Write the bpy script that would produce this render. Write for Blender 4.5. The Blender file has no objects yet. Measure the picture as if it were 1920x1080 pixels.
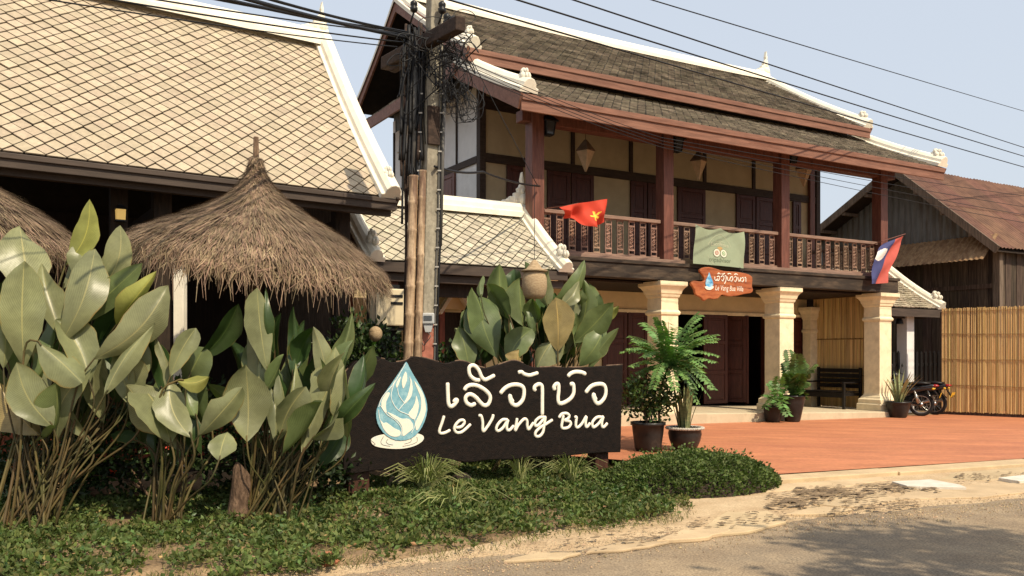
import bpy, bmesh, math, random
from mathutils import Vector, Matrix, noise
random.seed(11)
R = math.radians
scene = bpy.context.scene
COL = scene.collection

# ------------------------------------------------------------------ camera
F, CX, HY, CAMZ = 1600.0, 960.0, 660.0, 1.6        # focal length, centre and horizon in photo pixels (1920 wide)
cam_d = bpy.data.cameras.new('camera'); cam = bpy.data.objects.new('camera', cam_d); COL.objects.link(cam)
cam.location = (0, 0, CAMZ); cam.rotation_euler = (R(90), 0, 0)
cam_d.sensor_width = 36; cam_d.lens = 36 * F / 1920
cam_d.shift_y = (HY - 540) / 1920
cam_d.clip_start = 0.05; cam_d.clip_end = 3000
scene.camera = cam

# ------------------------------------------------------------------ sky and sun
SUN_H = Vector((0.618, -0.786)).normalized(); SUN_EL = R(50)
world = bpy.data.worlds.new('World'); scene.world = world; world.use_nodes = True
wn = world.node_tree.nodes; wl = world.node_tree.links
sky = wn.new('ShaderNodeTexSky'); sky.sky_type = 'NISHITA'; sky.sun_disc = False
sky.sun_elevation = SUN_EL; sky.sun_rotation = math.atan2(SUN_H.x, SUN_H.y)
sky.air_density = 1.3; sky.dust_density = 5.0; sky.ozone_density = 1.2; sky.altitude = 300
hz = wn.new('ShaderNodeMix'); hz.data_type = 'RGBA'; hz.inputs[0].default_value = 0.70      # pale dry season haze over the blue
wl.new(sky.outputs[0], hz.inputs[6]); hz.inputs[7].default_value = (5.75, 6.2, 6.85, 1)
wl.new(hz.outputs[2], wn['Background'].inputs[0]); wn['Background'].inputs[1].default_value = 0.12
sl = bpy.data.lights.new('sun', 'SUN'); sun = bpy.data.objects.new('sun', sl); COL.objects.link(sun)
sl.energy = 4.5; sl.angle = R(0.7); sl.color = (1.0, 0.865, 0.66)
sd = Vector((SUN_H.x * math.cos(SUN_EL), SUN_H.y * math.cos(SUN_EL), math.sin(SUN_EL)))
sun.rotation_euler = sd.to_track_quat('Z', 'Y').to_euler(); sun.location = sd * 40
scene.view_settings.view_transform = 'Standard'; scene.view_settings.look = 'None'
scene.view_settings.gamma = 1.0; scene.view_settings.use_curve_mapping = False
scene.view_settings.exposure = 0.22
scene.cycles.max_bounces = 6; scene.cycles.diffuse_bounces = 3; scene.cycles.transparent_max_bounces = 6

# ------------------------------------------------------------------ geometry of the place
def at(x, y, Y):                                    # photo pixel + distance -> point
    return Vector(((x - CX) / F * Y, Y, CAMZ + (HY - y) / F * Y))
def gp(x, y, z=0.0):                                # photo pixel on level ground z
    Y = (CAMZ - z) * F / (y - HY)
    return Vector(((x - CX) / F * Y, Y, z))
VU = Vector((0.8636, 0.5042, 0)); VV = Vector((-0.5042, 0.8636, 0)); VP = Vector((0.38, 15.44, 0))
def V(s, d, z=0): return VP + VU * s + VV * d + Vector((0, 0, z))
def s_at(px, d, o=VP, u=VU, v=VV):                  # distance along a facade plane at depth d seen at pixel column px
    r = (px - CX) / F; b = o + v * d
    return (b.x - r * b.y) / (r * u.y - u.x)
def z_at(px, py, d, o=VP, u=VU, v=VV):
    b = o + v * d + u * s_at(px, d, o, u, v)
    return CAMZ + (HY - py) / F * b.y
def smooth(pts, n=6, closed=False):                 # Catmull-Rom through the points
    P = [Vector(p) for p in pts]; out = []
    m = len(P); rng = range(m if closed else m - 1)
    for i in rng:
        if closed: a, b, c, d = P[(i-1) % m], P[i], P[(i+1) % m], P[(i+2) % m]
        else: a, b, c, d = P[max(i-1, 0)], P[i], P[i+1], P[min(i+2, m-1)]
        for k in range(n):
            t = k / n
            out.append(0.5 * ((2*b) + (c-a)*t + (2*a-5*b+4*c-d)*t*t + (3*b-a-3*c+d)*t*t*t))
    if not closed: out.append(P[-1])
    return out

class MB:
    def __init__(s): s.v = []; s.f = []; s.mi = []; s.uv = None
    def add(s, vs, fs, mi=0):
        o = len(s.v); s.v.extend(tuple(p) for p in vs)
        for f in fs: s.f.append(tuple(i + o for i in f)); s.mi.append(mi)
        return s
    def obox(s, c, a, b, d, mi=0):                  # centre and three half axes
        c, a, b, d = Vector(c), Vector(a), Vector(b), Vector(d)
        if a.cross(b).dot(d) < 0: b = -b
        vs = [c + a*i + b*j + d*k for k in (-1, 1) for j in (-1, 1) for i in (-1, 1)]
        return s.add(vs, [(0,2,3,1), (4,5,7,6), (0,1,5,4), (2,6,7,3), (0,4,6,2), (1,3,7,5)], mi)
    def box(s, x0, x1, y0, y1, z0, z1, mi=0):
        return s.obox(((x0+x1)/2, (y0+y1)/2, (z0+z1)/2), ((x1-x0)/2,0,0), (0,(y1-y0)/2,0), (0,0,(z1-z0)/2), mi)
    def beam(s, p, q, w, h, up=(0,0,1), mi=0):
        p, q = Vector(p), Vector(q); a = (q-p); L = a.length; a.normalize()
        sd_ = a.cross(Vector(up)).normalized(); u2 = sd_.cross(a)
        return s.obox((p+q)/2, a*L/2, sd_*w/2, u2*h/2, mi)
    def tube(s, pts, r, n=6, cap=True, mi=0, side=None, flat=1.0):
        P = [Vector(p) for p in pts]; m = len(P)
        rr = r if isinstance(r, (list, tuple)) else [r]*m
        prev = None; vs = []
        for i, p in enumerate(P):
            t = (P[min(i+1, m-1)] - P[max(i-1, 0)])
            if t.length < 1e-9: t = Vector((0,0,1))
            t.normalize()
            if side is not None: nrm = Vector(side)
            else:
                ref = prev if prev is not None else (Vector((0,0,1)) if abs(t.z) < 0.9 else Vector((1,0,0)))
                nrm = (ref - t*ref.dot(t))
                if nrm.length < 1e-6: nrm = Vector((1,0,0)) - t*t.x
                nrm.normalize(); prev = nrm
            b = t.cross(nrm); b.normalize()
            for k in range(n):
                an = 2*math.pi*k/n
                vs.append(p + nrm*(math.cos(an)*rr[i]*flat) + b*(math.sin(an)*rr[i]))
        fs = [(i*n+k, i*n+(k+1) % n, (i+1)*n+(k+1) % n, (i+1)*n+k) for i in range(m-1) for k in range(n)]
        if cap: fs += [tuple(range(n-1, -1, -1)), tuple((m-1)*n+k for k in range(n))]
        return s.add(vs, fs, mi)
    def lathe(s, prof, n=16, c=(0,0,0), mi=0, cap=True, sx=1, sy=1):
        c = Vector(c); vs = []
        for r, z in prof:
            for k in range(n):
                a = 2*math.pi*k/n; vs.append(c + Vector((math.cos(a)*r*sx, math.sin(a)*r*sy, z)))
        m = len(prof)
        fs = [(i*n+k, i*n+(k+1) % n, (i+1)*n+(k+1) % n, (i+1)*n+k) for i in range(m-1) for k in range(n)]
        if cap: fs += [tuple(range(n-1, -1, -1)), tuple((m-1)*n+k for k in range(n))]
        return s.add(vs, fs, mi)
    def ball(s, c, r, n=8, m=6, mi=0):
        rx, ry, rz = r if isinstance(r, (tuple, list)) else (r, r, r); c = Vector(c)
        vs = [c + Vector((0,0,-rz))]
        for i in range(1, m):
            p = -math.pi/2 + math.pi*i/m
            for k in range(n):
                a = 2*math.pi*k/n; vs.append(c + Vector((math.cos(a)*math.cos(p)*rx, math.sin(a)*math.cos(p)*ry, math.sin(p)*rz)))
        vs.append(c + Vector((0,0,rz))); fs = []
        for k in range(n): fs.append((0, 1+(k+1) % n, 1+k))
        for i in range(m-2):
            for k in range(n): fs.append((1+i*n+k, 1+i*n+(k+1) % n, 1+(i+1)*n+(k+1) % n, 1+(i+1)*n+k))
        l = len(vs)-1
        for k in range(n): fs.append((l, 1+(m-2)*n+k, 1+(m-2)*n+(k+1) % n))
        return s.add(vs, fs, mi)
    def prism(s, poly, off, mi=0):
        P = [Vector(p) for p in poly]; off = Vector(off); n = len(P)
        nr = Vector((0,0,0))
        for i in range(n): nr += P[i].cross(P[(i+1) % n])
        if nr.dot(off) > 0: P.reverse()
        vs = P + [p+off for p in P]
        return s.add(vs, [tuple(range(n)), tuple(range(2*n-1, n-1, -1))] + [((i+1) % n, i, n+i, n+(i+1) % n) for i in range(n)], mi)
    def mesh(s, name, mats, smooth=False):
        me = bpy.data.meshes.new(name); me.from_pydata(s.v, [], s.f)
        for m in (mats if isinstance(mats, (list, tuple)) else [mats]): me.materials.append(m)
        if any(s.mi): me.polygons.foreach_set('material_index', s.mi)
        if smooth: me.polygons.foreach_set('use_smooth', [True]*len(me.polygons))
        if s.uv:
            ul = me.uv_layers.new(name='uv'); k = 0
            for p in me.polygons:
                for li in p.loop_indices: ul.data[li].uv = s.uv[me.loops[li].vertex_index]
        me.update(); return me
    def build(s, name, mats, parent=None, smooth=False, bev=0, label=None, kind=None):
        return link(name, s.mesh(name, mats, smooth), parent, bev, label, kind)

def link(name, me, parent=None, bev=0, label=None, kind=None, mw=None):
    o = bpy.data.objects.new(name, me); COL.objects.link(o)
    if parent is not None: o.parent = parent
    if mw is not None: o.matrix_local = mw
    if bev:
        b = o.modifiers.new('bevel', 'BEVEL'); b.width = bev; b.segments = 2; b.limit_method = 'ANGLE'; b.angle_limit = R(40)
    if label: o['label'] = label
    if kind: o['kind'] = kind
    return o
def empty(name, loc=(0,0,0), rz=0, parent=None):
    o = bpy.data.objects.new(name, None); COL.objects.link(o); o.location = loc; o.rotation_euler = (0, 0, rz)
    o.empty_display_size = 0.2
    if parent is not None: o.parent = parent
    return o
def tag(o, label=None, cat=None, group=None, kind=None):
    if label: o['label'] = label
    if cat: o['category'] = cat
    if group: o['group'] = group
    if kind: o['kind'] = kind
    return o
def copy_tree(o, parent=None):
    c = o.copy(); COL.objects.link(c)
    if parent is not None: c.parent = parent
    for ch in list(o.children): copy_tree(ch, c)
    return c

# ------------------------------------------------------------------ materials
def srgb(r, g, b):
    return tuple(((c/255)/12.92 if c/255 <= 0.04045 else ((c/255+0.055)/1.055)**2.4) for c in (r, g, b))
def mat(name, col, rough=0.8, var=0.18, scale=6, bump=0.25, bscale=60, col2=None, lo=0.4, hi=0.65, stretch=(1,1,1),
        orand=0.0, irand=0.0, spec=0.3, stain=None, sscale=1.2, slo=0.5, shi=0.7, transl=None, metal=0.0, bdist=0.01, veins=False, coat=0, grain=None):
    m = bpy.data.materials.new(name); m.use_nodes = True
    n = m.node_tree.nodes; l = m.node_tree.links; b = n['Principled BSDF']
    b.inputs['Roughness'].default_value = rough; b.inputs['Specular IOR Level'].default_value = spec; b.inputs['Metallic'].default_value = metal
    if coat: b.inputs['Coat Weight'].default_value = coat
    tc = n.new('ShaderNodeTexCoord'); mp = n.new('ShaderNodeMapping'); mp.inputs['Scale'].default_value = stretch
    l.new(tc.outputs['Object'], mp.inputs[0])
    nz = n.new('ShaderNodeTexNoise'); nz.inputs['Scale'].default_value = scale; nz.inputs['Detail'].default_value = 6; nz.inputs['Roughness'].default_value = 0.65
    l.new(mp.outputs[0], nz.inputs['Vector'])
    rp = n.new('ShaderNodeValToRGB'); rp.color_ramp.elements[0].position = lo; rp.color_ramp.elements[1].position = hi
    if col2 is None:
        c0 = [c*(1-var) for c in col]; c1 = [min(1, c*(1+var)) for c in col]
    else: c0, c1 = col, col2
    rp.color_ramp.elements[0].color = (*c0, 1); rp.color_ramp.elements[1].color = (*c1, 1)
    l.new(nz.outputs[0], rp.inputs[0]); out = rp.outputs[0]
    if stain:
        n2 = n.new('ShaderNodeTexNoise'); n2.inputs['Scale'].default_value = sscale; n2.inputs['Detail'].default_value = 8; n2.inputs['Roughness'].default_value = 0.7
        l.new(mp.outputs[0], n2.inputs['Vector'])
        r2 = n.new('ShaderNodeValToRGB'); r2.color_ramp.elements[0].position = slo; r2.color_ramp.elements[1].position = shi
        l.new(n2.outputs[0], r2.inputs[0])
        mx = n.new('ShaderNodeMix'); mx.data_type = 'RGBA'; l.new(r2.outputs[0], mx.inputs[0]); l.new(out, mx.inputs[6]); mx.inputs[7].default_value = (*stain, 1)
        out = mx.outputs[2]
    if veins:
        uvn = n.new('ShaderNodeUVMap'); mp2 = n.new('ShaderNodeMapping'); l.new(uvn.outputs[0], mp2.inputs[0]); 
        wv = n.new('ShaderNodeTexWave'); wv.wave_type = 'BANDS'; wv.bands_direction = 'X'; wv.inputs['Scale'].default_value = 9; wv.inputs['Distortion'].default_value = 1.2
        sx = n.new('ShaderNodeSeparateXYZ'); l.new(uvn.outputs[0], sx.inputs[0])
        ab = n.new('ShaderNodeMath'); ab.operation = 'ABSOLUTE'; l.new(sx.outputs[1], ab.inputs[0])
        ms = n.new('ShaderNodeMath'); ms.operation = 'MULTIPLY_ADD'; l.new(ab.outputs[0], ms.inputs[0]); ms.inputs[1].default_value = -0.35; l.new(sx.outputs[0], ms.inputs[2])
        cb = n.new('ShaderNodeCombineXYZ'); l.new(ms.outputs[0], cb.inputs[0]); l.new(cb.outputs[0], wv.inputs['Vector'])
        mr = n.new('ShaderNodeMapRange'); l.new(wv.outputs[1], mr.inputs[0]); mr.inputs[3].default_value = 0.82; mr.inputs[4].default_value = 1.08
        hv = n.new('ShaderNodeHueSaturation'); l.new(out, hv.inputs['Color']); l.new(mr.outputs[0], hv.inputs['Value']); out = hv.outputs[0]
        # pale midrib
        rib = n.new('ShaderNodeMath'); rib.operation = 'LESS_THAN'; l.new(ab.outputs[0], rib.inputs[0]); rib.inputs[1].default_value = 0.035
        mxr = n.new('ShaderNodeMix'); mxr.data_type = 'RGBA'; l.new(rib.outputs[0], mxr.inputs[0]); l.new(out, mxr.inputs[6])
        mxr.inputs[7].default_value = (min(1,col[0]*1.5), min(1,col[1]*1.35), min(1,col[2]*1.2), 1); out = mxr.outputs[2]
        # dry brown margin that varies along the blade
        ed = n.new('ShaderNodeMath'); ed.operation = 'MULTIPLY_ADD'; l.new(nz.outputs[0], ed.inputs[0]); ed.inputs[1].default_value = 0.55; l.new(ab.outputs[0], ed.inputs[2])
        eg = n.new('ShaderNodeMapRange'); l.new(ed.outputs[0], eg.inputs[0]); eg.inputs[1].default_value = 1.24; eg.inputs[2].default_value = 1.34
        mxe = n.new('ShaderNodeMix'); mxe.data_type = 'RGBA'; l.new(eg.outputs[0], mxe.inputs[0]); l.new(out, mxe.inputs[6]); mxe.inputs[7].default_value = (0.30, 0.22, 0.07, 1); out = mxe.outputs[2]
    if grain:
        ng_ = n.new('ShaderNodeTexNoise'); ng_.inputs['Scale'].default_value = grain[0]; ng_.inputs['Detail'].default_value = 3; l.new(tc.outputs['Object'], ng_.inputs['Vector'])
        gr = n.new('ShaderNodeMapRange'); l.new(ng_.outputs[0], gr.inputs[0]); gr.inputs[1].default_value = 0.3; gr.inputs[2].default_value = 0.7; gr.inputs[3].default_value = 1-grain[1]; gr.inputs[4].default_value = 1+grain[1]
        hg = n.new('ShaderNodeHueSaturation'); l.new(out, hg.inputs['Color']); l.new(gr.outputs[0], hg.inputs['Value']); out = hg.outputs[0]
    if orand or irand:
        hv = n.new('ShaderNodeHueSaturation'); l.new(out, hv.inputs['Color'])
        if orand:
            oi = n.new('ShaderNodeObjectInfo'); src = oi.outputs['Random']; am = orand
        else:
            ge = n.new('ShaderNodeNewGeometry'); src = ge.outputs['Random Per Island']; am = irand
        mr = n.new('ShaderNodeMapRange'); l.new(src, mr.inputs[0]); mr.inputs[3].default_value = 1-am; mr.inputs[4].default_value = 1+am*0.7
        l.new(mr.outputs[0], hv.inputs['Value'])
        mh = n.new('ShaderNodeMapRange')
        wn_ = n.new('ShaderNodeTexWhiteNoise'); wn_.noise_dimensions = '1D'; l.new(src, wn_.inputs['W']); l.new(wn_.outputs[0], mh.inputs[0])
        mh.inputs[3].default_value = 0.5-am*0.05; mh.inputs[4].default_value = 0.5+am*0.05; l.new(mh.outputs[0], hv.inputs['Hue'])
        out = hv.outputs[0]
    l.new(out, b.inputs['Base Color'])
    if bump:
        nb = n.new('ShaderNodeTexNoise'); nb.inputs['Scale'].default_value = bscale; nb.inputs['Detail'].default_value = 5
        l.new(mp.outputs[0], nb.inputs['Vector'])
        bp = n.new('ShaderNodeBump'); bp.inputs['Strength'].default_value = bump; bp.inputs['Distance'].default_value = bdist
        l.new(nb.outputs[0], bp.inputs['Height']); l.new(bp.outputs[0], b.inputs['Normal'])
    if transl:
        tr = n.new('ShaderNodeBsdfTranslucent'); mxs = n.new('ShaderNodeMixShader'); mxs.inputs[0].default_value = 0.28
        hs = n.new('ShaderNodeMix'); hs.data_type = 'RGBA'; hs.blend_type = 'MULTIPLY'; hs.inputs[0].default_value = 1; l.new(out, hs.inputs[6]); hs.inputs[7].default_value = (*transl, 1)
        l.new(hs.outputs[2], tr.inputs[0]); l.new(b.outputs[0], mxs.inputs[1]); l.new(tr.outputs[0], mxs.inputs[2]); l.new(mxs.outputs[0], n['Material Output'].inputs[0])
    return m
def flat(name, col, rough=0.6, **k): return mat(name, col, rough, var=0.08, scale=20, bump=0.05, **k)
M = {}
M['tile_tan'] = mat('tan cement tile', (0.43, 0.352, 0.25), 0.85, var=0.10, scale=14, bump=0.3, bscale=150, orand=0.13, stain=(0.37,0.31,0.22), sscale=2.5, slo=0.5, shi=0.75)
M['tile_tan_field'] = mat('tan cement tile field', (0.43, 0.352, 0.25), 0.85, var=0.10, scale=14, bump=0.3, bscale=150, irand=0.13, stain=(0.37,0.31,0.22), sscale=2.5, slo=0.5, shi=0.75)
M['tile_grey'] = mat('weathered cement tile', (0.47, 0.42, 0.32), 0.9, var=0.16, scale=9, bump=0.3, bscale=120, orand=0.16, stain=(0.20,0.18,0.14), sscale=5, slo=0.52, shi=0.78)
M['underlay'] = mat('dark batten underlay', (0.020, 0.014, 0.009), 0.95, var=0.2)
M['shingle'] = mat('old blackened shingle', (0.14, 0.118, 0.088), 0.92, col2=(0.37, 0.315, 0.24), scale=3, lo=0.36, hi=0.72, bump=0.4, bscale=60, irand=0.30, stain=(0.035,0.033,0.025), sscale=1.6, slo=0.56, shi=0.75)
M['plaster_white'] = mat('whitewashed plaster ridge', (0.82, 0.76, 0.62), 0.75, var=0.06, scale=4, bump=0.25, bscale=40, stain=(0.52,0.46,0.33), sscale=3, slo=0.58, shi=0.82)
M['cream_col'] = mat('cream column paint', (0.80, 0.68, 0.45), 0.7, var=0.05, scale=3, bump=0.1, bscale=60, stain=(0.60,0.49,0.31), sscale=3.5, slo=0.52, shi=0.78, grain=(9,0.07))
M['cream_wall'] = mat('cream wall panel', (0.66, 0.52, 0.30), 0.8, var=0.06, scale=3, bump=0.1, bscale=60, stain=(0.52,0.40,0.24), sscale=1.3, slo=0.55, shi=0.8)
M['cream_upper_shade_tint'] = mat('cream upper wall panel with shade in its colour', (0.43, 0.345, 0.215), 0.8, var=0.06, scale=3, bump=0.1, bscale=60, stain=(0.34,0.27,0.165), sscale=1.3, slo=0.55, shi=0.8)  # darker copy of the cream wall, deep shade under the roof put into its colour
M['white_wall'] = mat('white end wall', (0.70, 0.69, 0.66), 0.8, var=0.05, scale=3, bump=0.1, bscale=60, stain=(0.52,0.5,0.46), sscale=1.3, slo=0.55, shi=0.8)
M['red_wood'] = mat('oiled red brown timber', (0.155, 0.060, 0.040), 0.5, var=0.25, scale=5, bump=0.25, bscale=30, stretch=(6,6,0.7), stain=(0.09,0.03,0.02), sscale=1.5)
M['fascia'] = mat('red brown fascia board', (0.215, 0.102, 0.067), 0.6, var=0.2, scale=3, bump=0.25, bscale=30, stretch=(0.6,6,6), stain=(0.14,0.055,0.033), sscale=1.2)
M['door_wood'] = mat('dark red door timber', (0.075, 0.022, 0.014), 0.42, var=0.25, scale=5, bump=0.2, bscale=30, stretch=(7,7,0.8))
M['beam_dark'] = mat('dark brown beam', (0.045, 0.028, 0.019), 0.7, var=0.3, scale=5, bump=0.3, bscale=30, stretch=(1,6,6))
M['beam_black'] = mat('mould blackened floor beam', (0.030, 0.022, 0.016), 0.8, col2=(0.12,0.085,0.055), scale=3, lo=0.45, hi=0.8, bump=0.5, bscale=25, stretch=(0.7,4,4))
M['baluster'] = mat('dusty carved baluster wood', (0.30, 0.185, 0.13), 0.75, var=0.3, scale=12, bump=0.2, bscale=60, orand=0.25)
M['rail'] = mat('worn hand rail', (0.24, 0.15, 0.11), 0.65, var=0.2, scale=6, bump=0.3, bscale=30, stretch=(0.6,6,6))
M['black_wood'] = mat('black painted wood', (0.012, 0.010, 0.009), 0.4, var=0.3, scale=8, bump=0.2)
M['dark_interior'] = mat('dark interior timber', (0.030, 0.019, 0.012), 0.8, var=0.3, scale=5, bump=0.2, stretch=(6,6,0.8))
M['gutter'] = mat('dark brown gutter board', (0.065, 0.047, 0.036), 0.7, var=0.2, scale=4, bump=0.2, stretch=(0.5,5,5))
M['plank_grey'] = mat('weathered grey planks', (0.10, 0.075, 0.052), 0.9, col2=(0.20,0.15,0.105), scale=4, bump=0.4, bscale=20, stretch=(7,7,0.6), irand=0.25)
M['plank_dark'] = mat('dark old house planks', (0.050, 0.034, 0.024), 0.9, col2=(0.15,0.105,0.07), scale=3, lo=0.45, hi=0.75, bump=0.4, bscale=20, stretch=(8,8,0.5), orand=0.35)
M['rust'] = mat('rusty corrugated iron', (0.10, 0.046, 0.030), 0.75, col2=(0.185,0.092,0.058), scale=2.5, lo=0.35, hi=0.7, bump=0.2, bscale=50, stain=(0.085,0.040,0.028), sscale=0.9, metal=0.1, orand=0.2)
M['rust_light'] = mat('streaked corrugated iron', (0.22, 0.12, 0.055), 0.7, col2=(0.36,0.23,0.12), scale=3, stretch=(4,4,0.6), bump=0.15, stain=(0.13,0.06,0.03), sscale=1.4, metal=0.1)
M['iron_grey'] = mat('dull grey corrugated iron', (0.13, 0.13, 0.125), 0.7, var=0.2, scale=3, stretch=(4,4,0.6), bump=0.15, stain=(0.08,0.06,0.045), sscale=1.2)
M['reed'] = mat('dry reed canes', (0.50, 0.32, 0.12), 0.7, col2=(0.72,0.52,0.23), scale=2.2, lo=0.35, hi=0.7, bump=0.1, stretch=(10,10,0.5), irand=0.30, stain=(0.27,0.15,0.06), sscale=1.5, slo=0.6)
M['reed_dark'] = mat('reed batten', (0.26, 0.15, 0.06), 0.8, var=0.25)
M['bamboo'] = mat('old bamboo culm', (0.35, 0.235, 0.14), 0.6, col2=(0.48,0.355,0.225), scale=4, bump=0.15, stretch=(5,5,0.6), stain=(0.16,0.095,0.06), sscale=3.0, slo=0.47, shi=0.62, grain=(25,0.15))
M['concrete_pole'] = mat('concrete pole', (0.30, 0.27, 0.205), 0.9, grain=(20,0.2), var=0.15, scale=6, bump=0.4, bscale=60, stain=(0.18,0.15,0.11), sscale=2.5, stretch=(2,2,0.6))
M['red_paint'] = mat('faded red paint', (0.36, 0.13, 0.085), 0.8, var=0.2, scale=8, bump=0.3, stain=(0.33,0.26,0.2), sscale=5, slo=0.58)
M['cable'] = flat('black cable', (0.010, 0.010, 0.011), 0.55)
M['cable_grey'] = flat('grey cable', (0.10, 0.095, 0.085), 0.6)
M['meter'] = mat('grey meter plastic', (0.42, 0.43, 0.42), 0.45, var=0.06, bump=0.05)
M['meter_glass'] = flat('dark meter glass', (0.06, 0.07, 0.075), 0.12, spec=0.6)
M['clip'] = flat('white clip', (0.42, 0.40, 0.36))
M['crossarm'] = mat('tarred crossarm timber', (0.045, 0.028, 0.020), 0.85, var=0.4, scale=4, bump=0.5, bscale=25, stretch=(1,6,6))
M['sign_wood'] = mat('dark stained sign plank', (0.006, 0.004, 0.003), 0.65, spec=0.15, col2=(0.017,0.010,0.007), scale=3.5, lo=0.35, hi=0.75, bump=0.7, bscale=16, stretch=(0.7,9,9), stain=(0.004,0.003,0.0025), sscale=2.2)
M['sign_edge'] = mat('worn sign edge', (0.20, 0.13, 0.085), 0.8, col2=(0.05,0.03,0.02), scale=9, bump=0.4)
M['post_wood'] = mat('dark red sign post', (0.065, 0.026, 0.016), 0.55, var=0.3, scale=5, bump=0.25, stretch=(6,6,0.8))
M['letter'] = mat('cream letter paint', (0.84, 0.77, 0.64), 0.55, var=0.05, scale=18, bump=0.12, bscale=90)
M['drop_blue'] = mat('painted blue', (0.155, 0.345, 0.42), 0.5, col2=(0.27,0.47,0.52), scale=16, bump=0.1, stain=(0.36,0.55,0.58), sscale=9, slo=0.55, shi=0.75)
M['drop_pale'] = mat('painted cream white', (0.78, 0.73, 0.60), 0.5, col2=(0.50,0.62,0.62), scale=12, lo=0.5, hi=0.8, bump=0.1)
M['drop_line'] = flat('painted white line', (0.72, 0.75, 0.70))
M['ripple_line'] = flat('grey ripple line', (0.22, 0.22, 0.19))
M['thatch'] = mat('dry grass thatch', (0.19, 0.130, 0.080), 0.95, col2=(0.36,0.255,0.165), scale=4, lo=0.35, hi=0.7, bump=0, irand=0.45, stain=(0.17,0.125,0.085), sscale=1.6, slo=0.5, shi=0.72)
M['thatch_core'] = mat('thatch underlayer', (0.06, 0.038, 0.022), 0.95, var=0.4, scale=20, bump=0.5)
M['bark'] = mat('rough bark', (0.085, 0.052, 0.032), 0.95, col2=(0.19,0.12,0.075), scale=7, bump=0.8, bscale=18, bdist=0.03, stretch=(3,3,1))
leafk = dict(rough=0.36, bump=0.12, bscale=30, scale=3, veins=True, orand=0.16, spec=0.4)
M['leaf_pale'] = mat('waxy grey green leaf', (0.25, 0.262, 0.128), var=0.22, transl=(0.5,0.7,0.25), **leafk)
M['leaf_mid'] = mat('mid green leaf', (0.155, 0.20, 0.075), var=0.2, transl=(0.6,0.8,0.2), **leafk)
M['leaf_deep'] = mat('deep green leaf', (0.045, 0.085, 0.024), var=0.25, transl=(0.6,0.9,0.2), **leafk)
M['leaf_dry'] = mat('yellowing leaf', (0.36, 0.27, 0.11), var=0.25, transl=(0.7,0.6,0.2), **leafk)
M['leaf_yellow'] = mat('yellow green leaf', (0.36, 0.37, 0.10), var=0.2, transl=(0.7,0.7,0.2), **leafk)
M['stalk'] = mat('olive stalk', (0.055, 0.052, 0.016), 0.6, col2=(0.125,0.080,0.03), scale=3, bump=0.1, orand=0.35)
M['cover'] = mat('ground cover leaf', (0.11, 0.148, 0.040), 0.55, var=0.35, scale=5, bump=0, irand=0.45, transl=(0.6,0.9,0.2), spec=0.25)
M['cover_dry'] = mat('dry grass leaf', (0.19, 0.19, 0.060), 0.8, var=0.3, scale=5, bump=0, irand=0.45, transl=(0.6,0.7,0.2))
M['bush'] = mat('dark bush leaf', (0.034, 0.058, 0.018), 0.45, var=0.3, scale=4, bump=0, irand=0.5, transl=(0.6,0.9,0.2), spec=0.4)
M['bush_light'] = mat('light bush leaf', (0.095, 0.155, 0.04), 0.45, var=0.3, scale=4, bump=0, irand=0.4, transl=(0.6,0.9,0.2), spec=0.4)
M['frond'] = mat('bright feathery leaf', (0.15, 0.27, 0.075), 0.5, var=0.25, scale=6, bump=0, irand=0.35, transl=(0.6,0.9,0.25), spec=0.4)
M['blade'] = mat('snake plant blade', (0.16, 0.19, 0.085), 0.45, col2=(0.34,0.33,0.15), scale=9, bump=0.05, stretch=(1,1,3), orand=0.25)
M['grass'] = mat('grass blade', (0.24, 0.28, 0.095), 0.6, col2=(0.42,0.40,0.18), scale=4, bump=0, irand=0.4, transl=(0.6,0.8,0.2))
M['flower'] = flat('red flower', (0.62, 0.06, 0.025), 0.6)
M['pot'] = mat('black glazed pot', (0.020, 0.018, 0.017), 0.35, var=0.3, scale=5, bump=0.15, stain=(0.075,0.06,0.045), sscale=3, slo=0.55, shi=0.8)
M['pot_rim'] = mat('white fluted pot rim', (0.5, 0.46, 0.39), 0.6, var=0.15)
M['soil'] = mat('potting soil', (0.035, 0.024, 0.016), 0.95, var=0.4, scale=30, bump=0.6)
M['earth'] = mat('dry earth', (0.19, 0.125, 0.068), 0.95, grain=(40,0.35), col2=(0.33,0.225,0.125), scale=2.4, bump=0.6, bscale=25, bdist=0.03, stain=(0.09,0.062,0.034), sscale=0.9, slo=0.5, shi=0.7)
M['sand'] = mat('sandy concrete verge', (0.42, 0.30, 0.175), 0.9, grain=(45,0.22), col2=(0.52,0.39,0.24), scale=3, bump=0.35, bscale=70, stain=(0.28,0.19,0.11), sscale=1.1, slo=0.55, shi=0.75)
M['slab'] = mat('verge concrete slab', (0.50, 0.375, 0.225), 0.85, var=0.10, scale=3, bump=0.3, bscale=80, stain=(0.36,0.26,0.15), sscale=2, slo=0.55, shi=0.8, orand=0.1)
M['cover_slab'] = mat('white concrete cover', (0.62, 0.57, 0.48), 0.7, var=0.10, bump=0.2)
M['dirt_dark'] = mat('damp dark dirt', (0.13, 0.09, 0.055), 0.95, col2=(0.24,0.17,0.10), scale=5, bump=0.7, bscale=40, bdist=0.02)
M['asphalt'] = mat('worn asphalt', (0.235, 0.175, 0.114), 0.92, col2=(0.37,0.28,0.178), scale=1.4, lo=0.38, hi=0.68, bump=0.6, bscale=90, bdist=0.012, grain=(55,0.38), stain=(0.17,0.14,0.105), sscale=0.5, slo=0.45, shi=0.7)
M['terracotta'] = mat('terracotta painted forecourt', (0.47, 0.185, 0.090), 0.65, grain=(18,0.10), var=0.15, scale=2.2, bump=0.25, bscale=50, stretch=(0.35,1.6,1), stain=(0.37,0.135,0.072), sscale=0.9, slo=0.46, shi=0.72)
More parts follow.
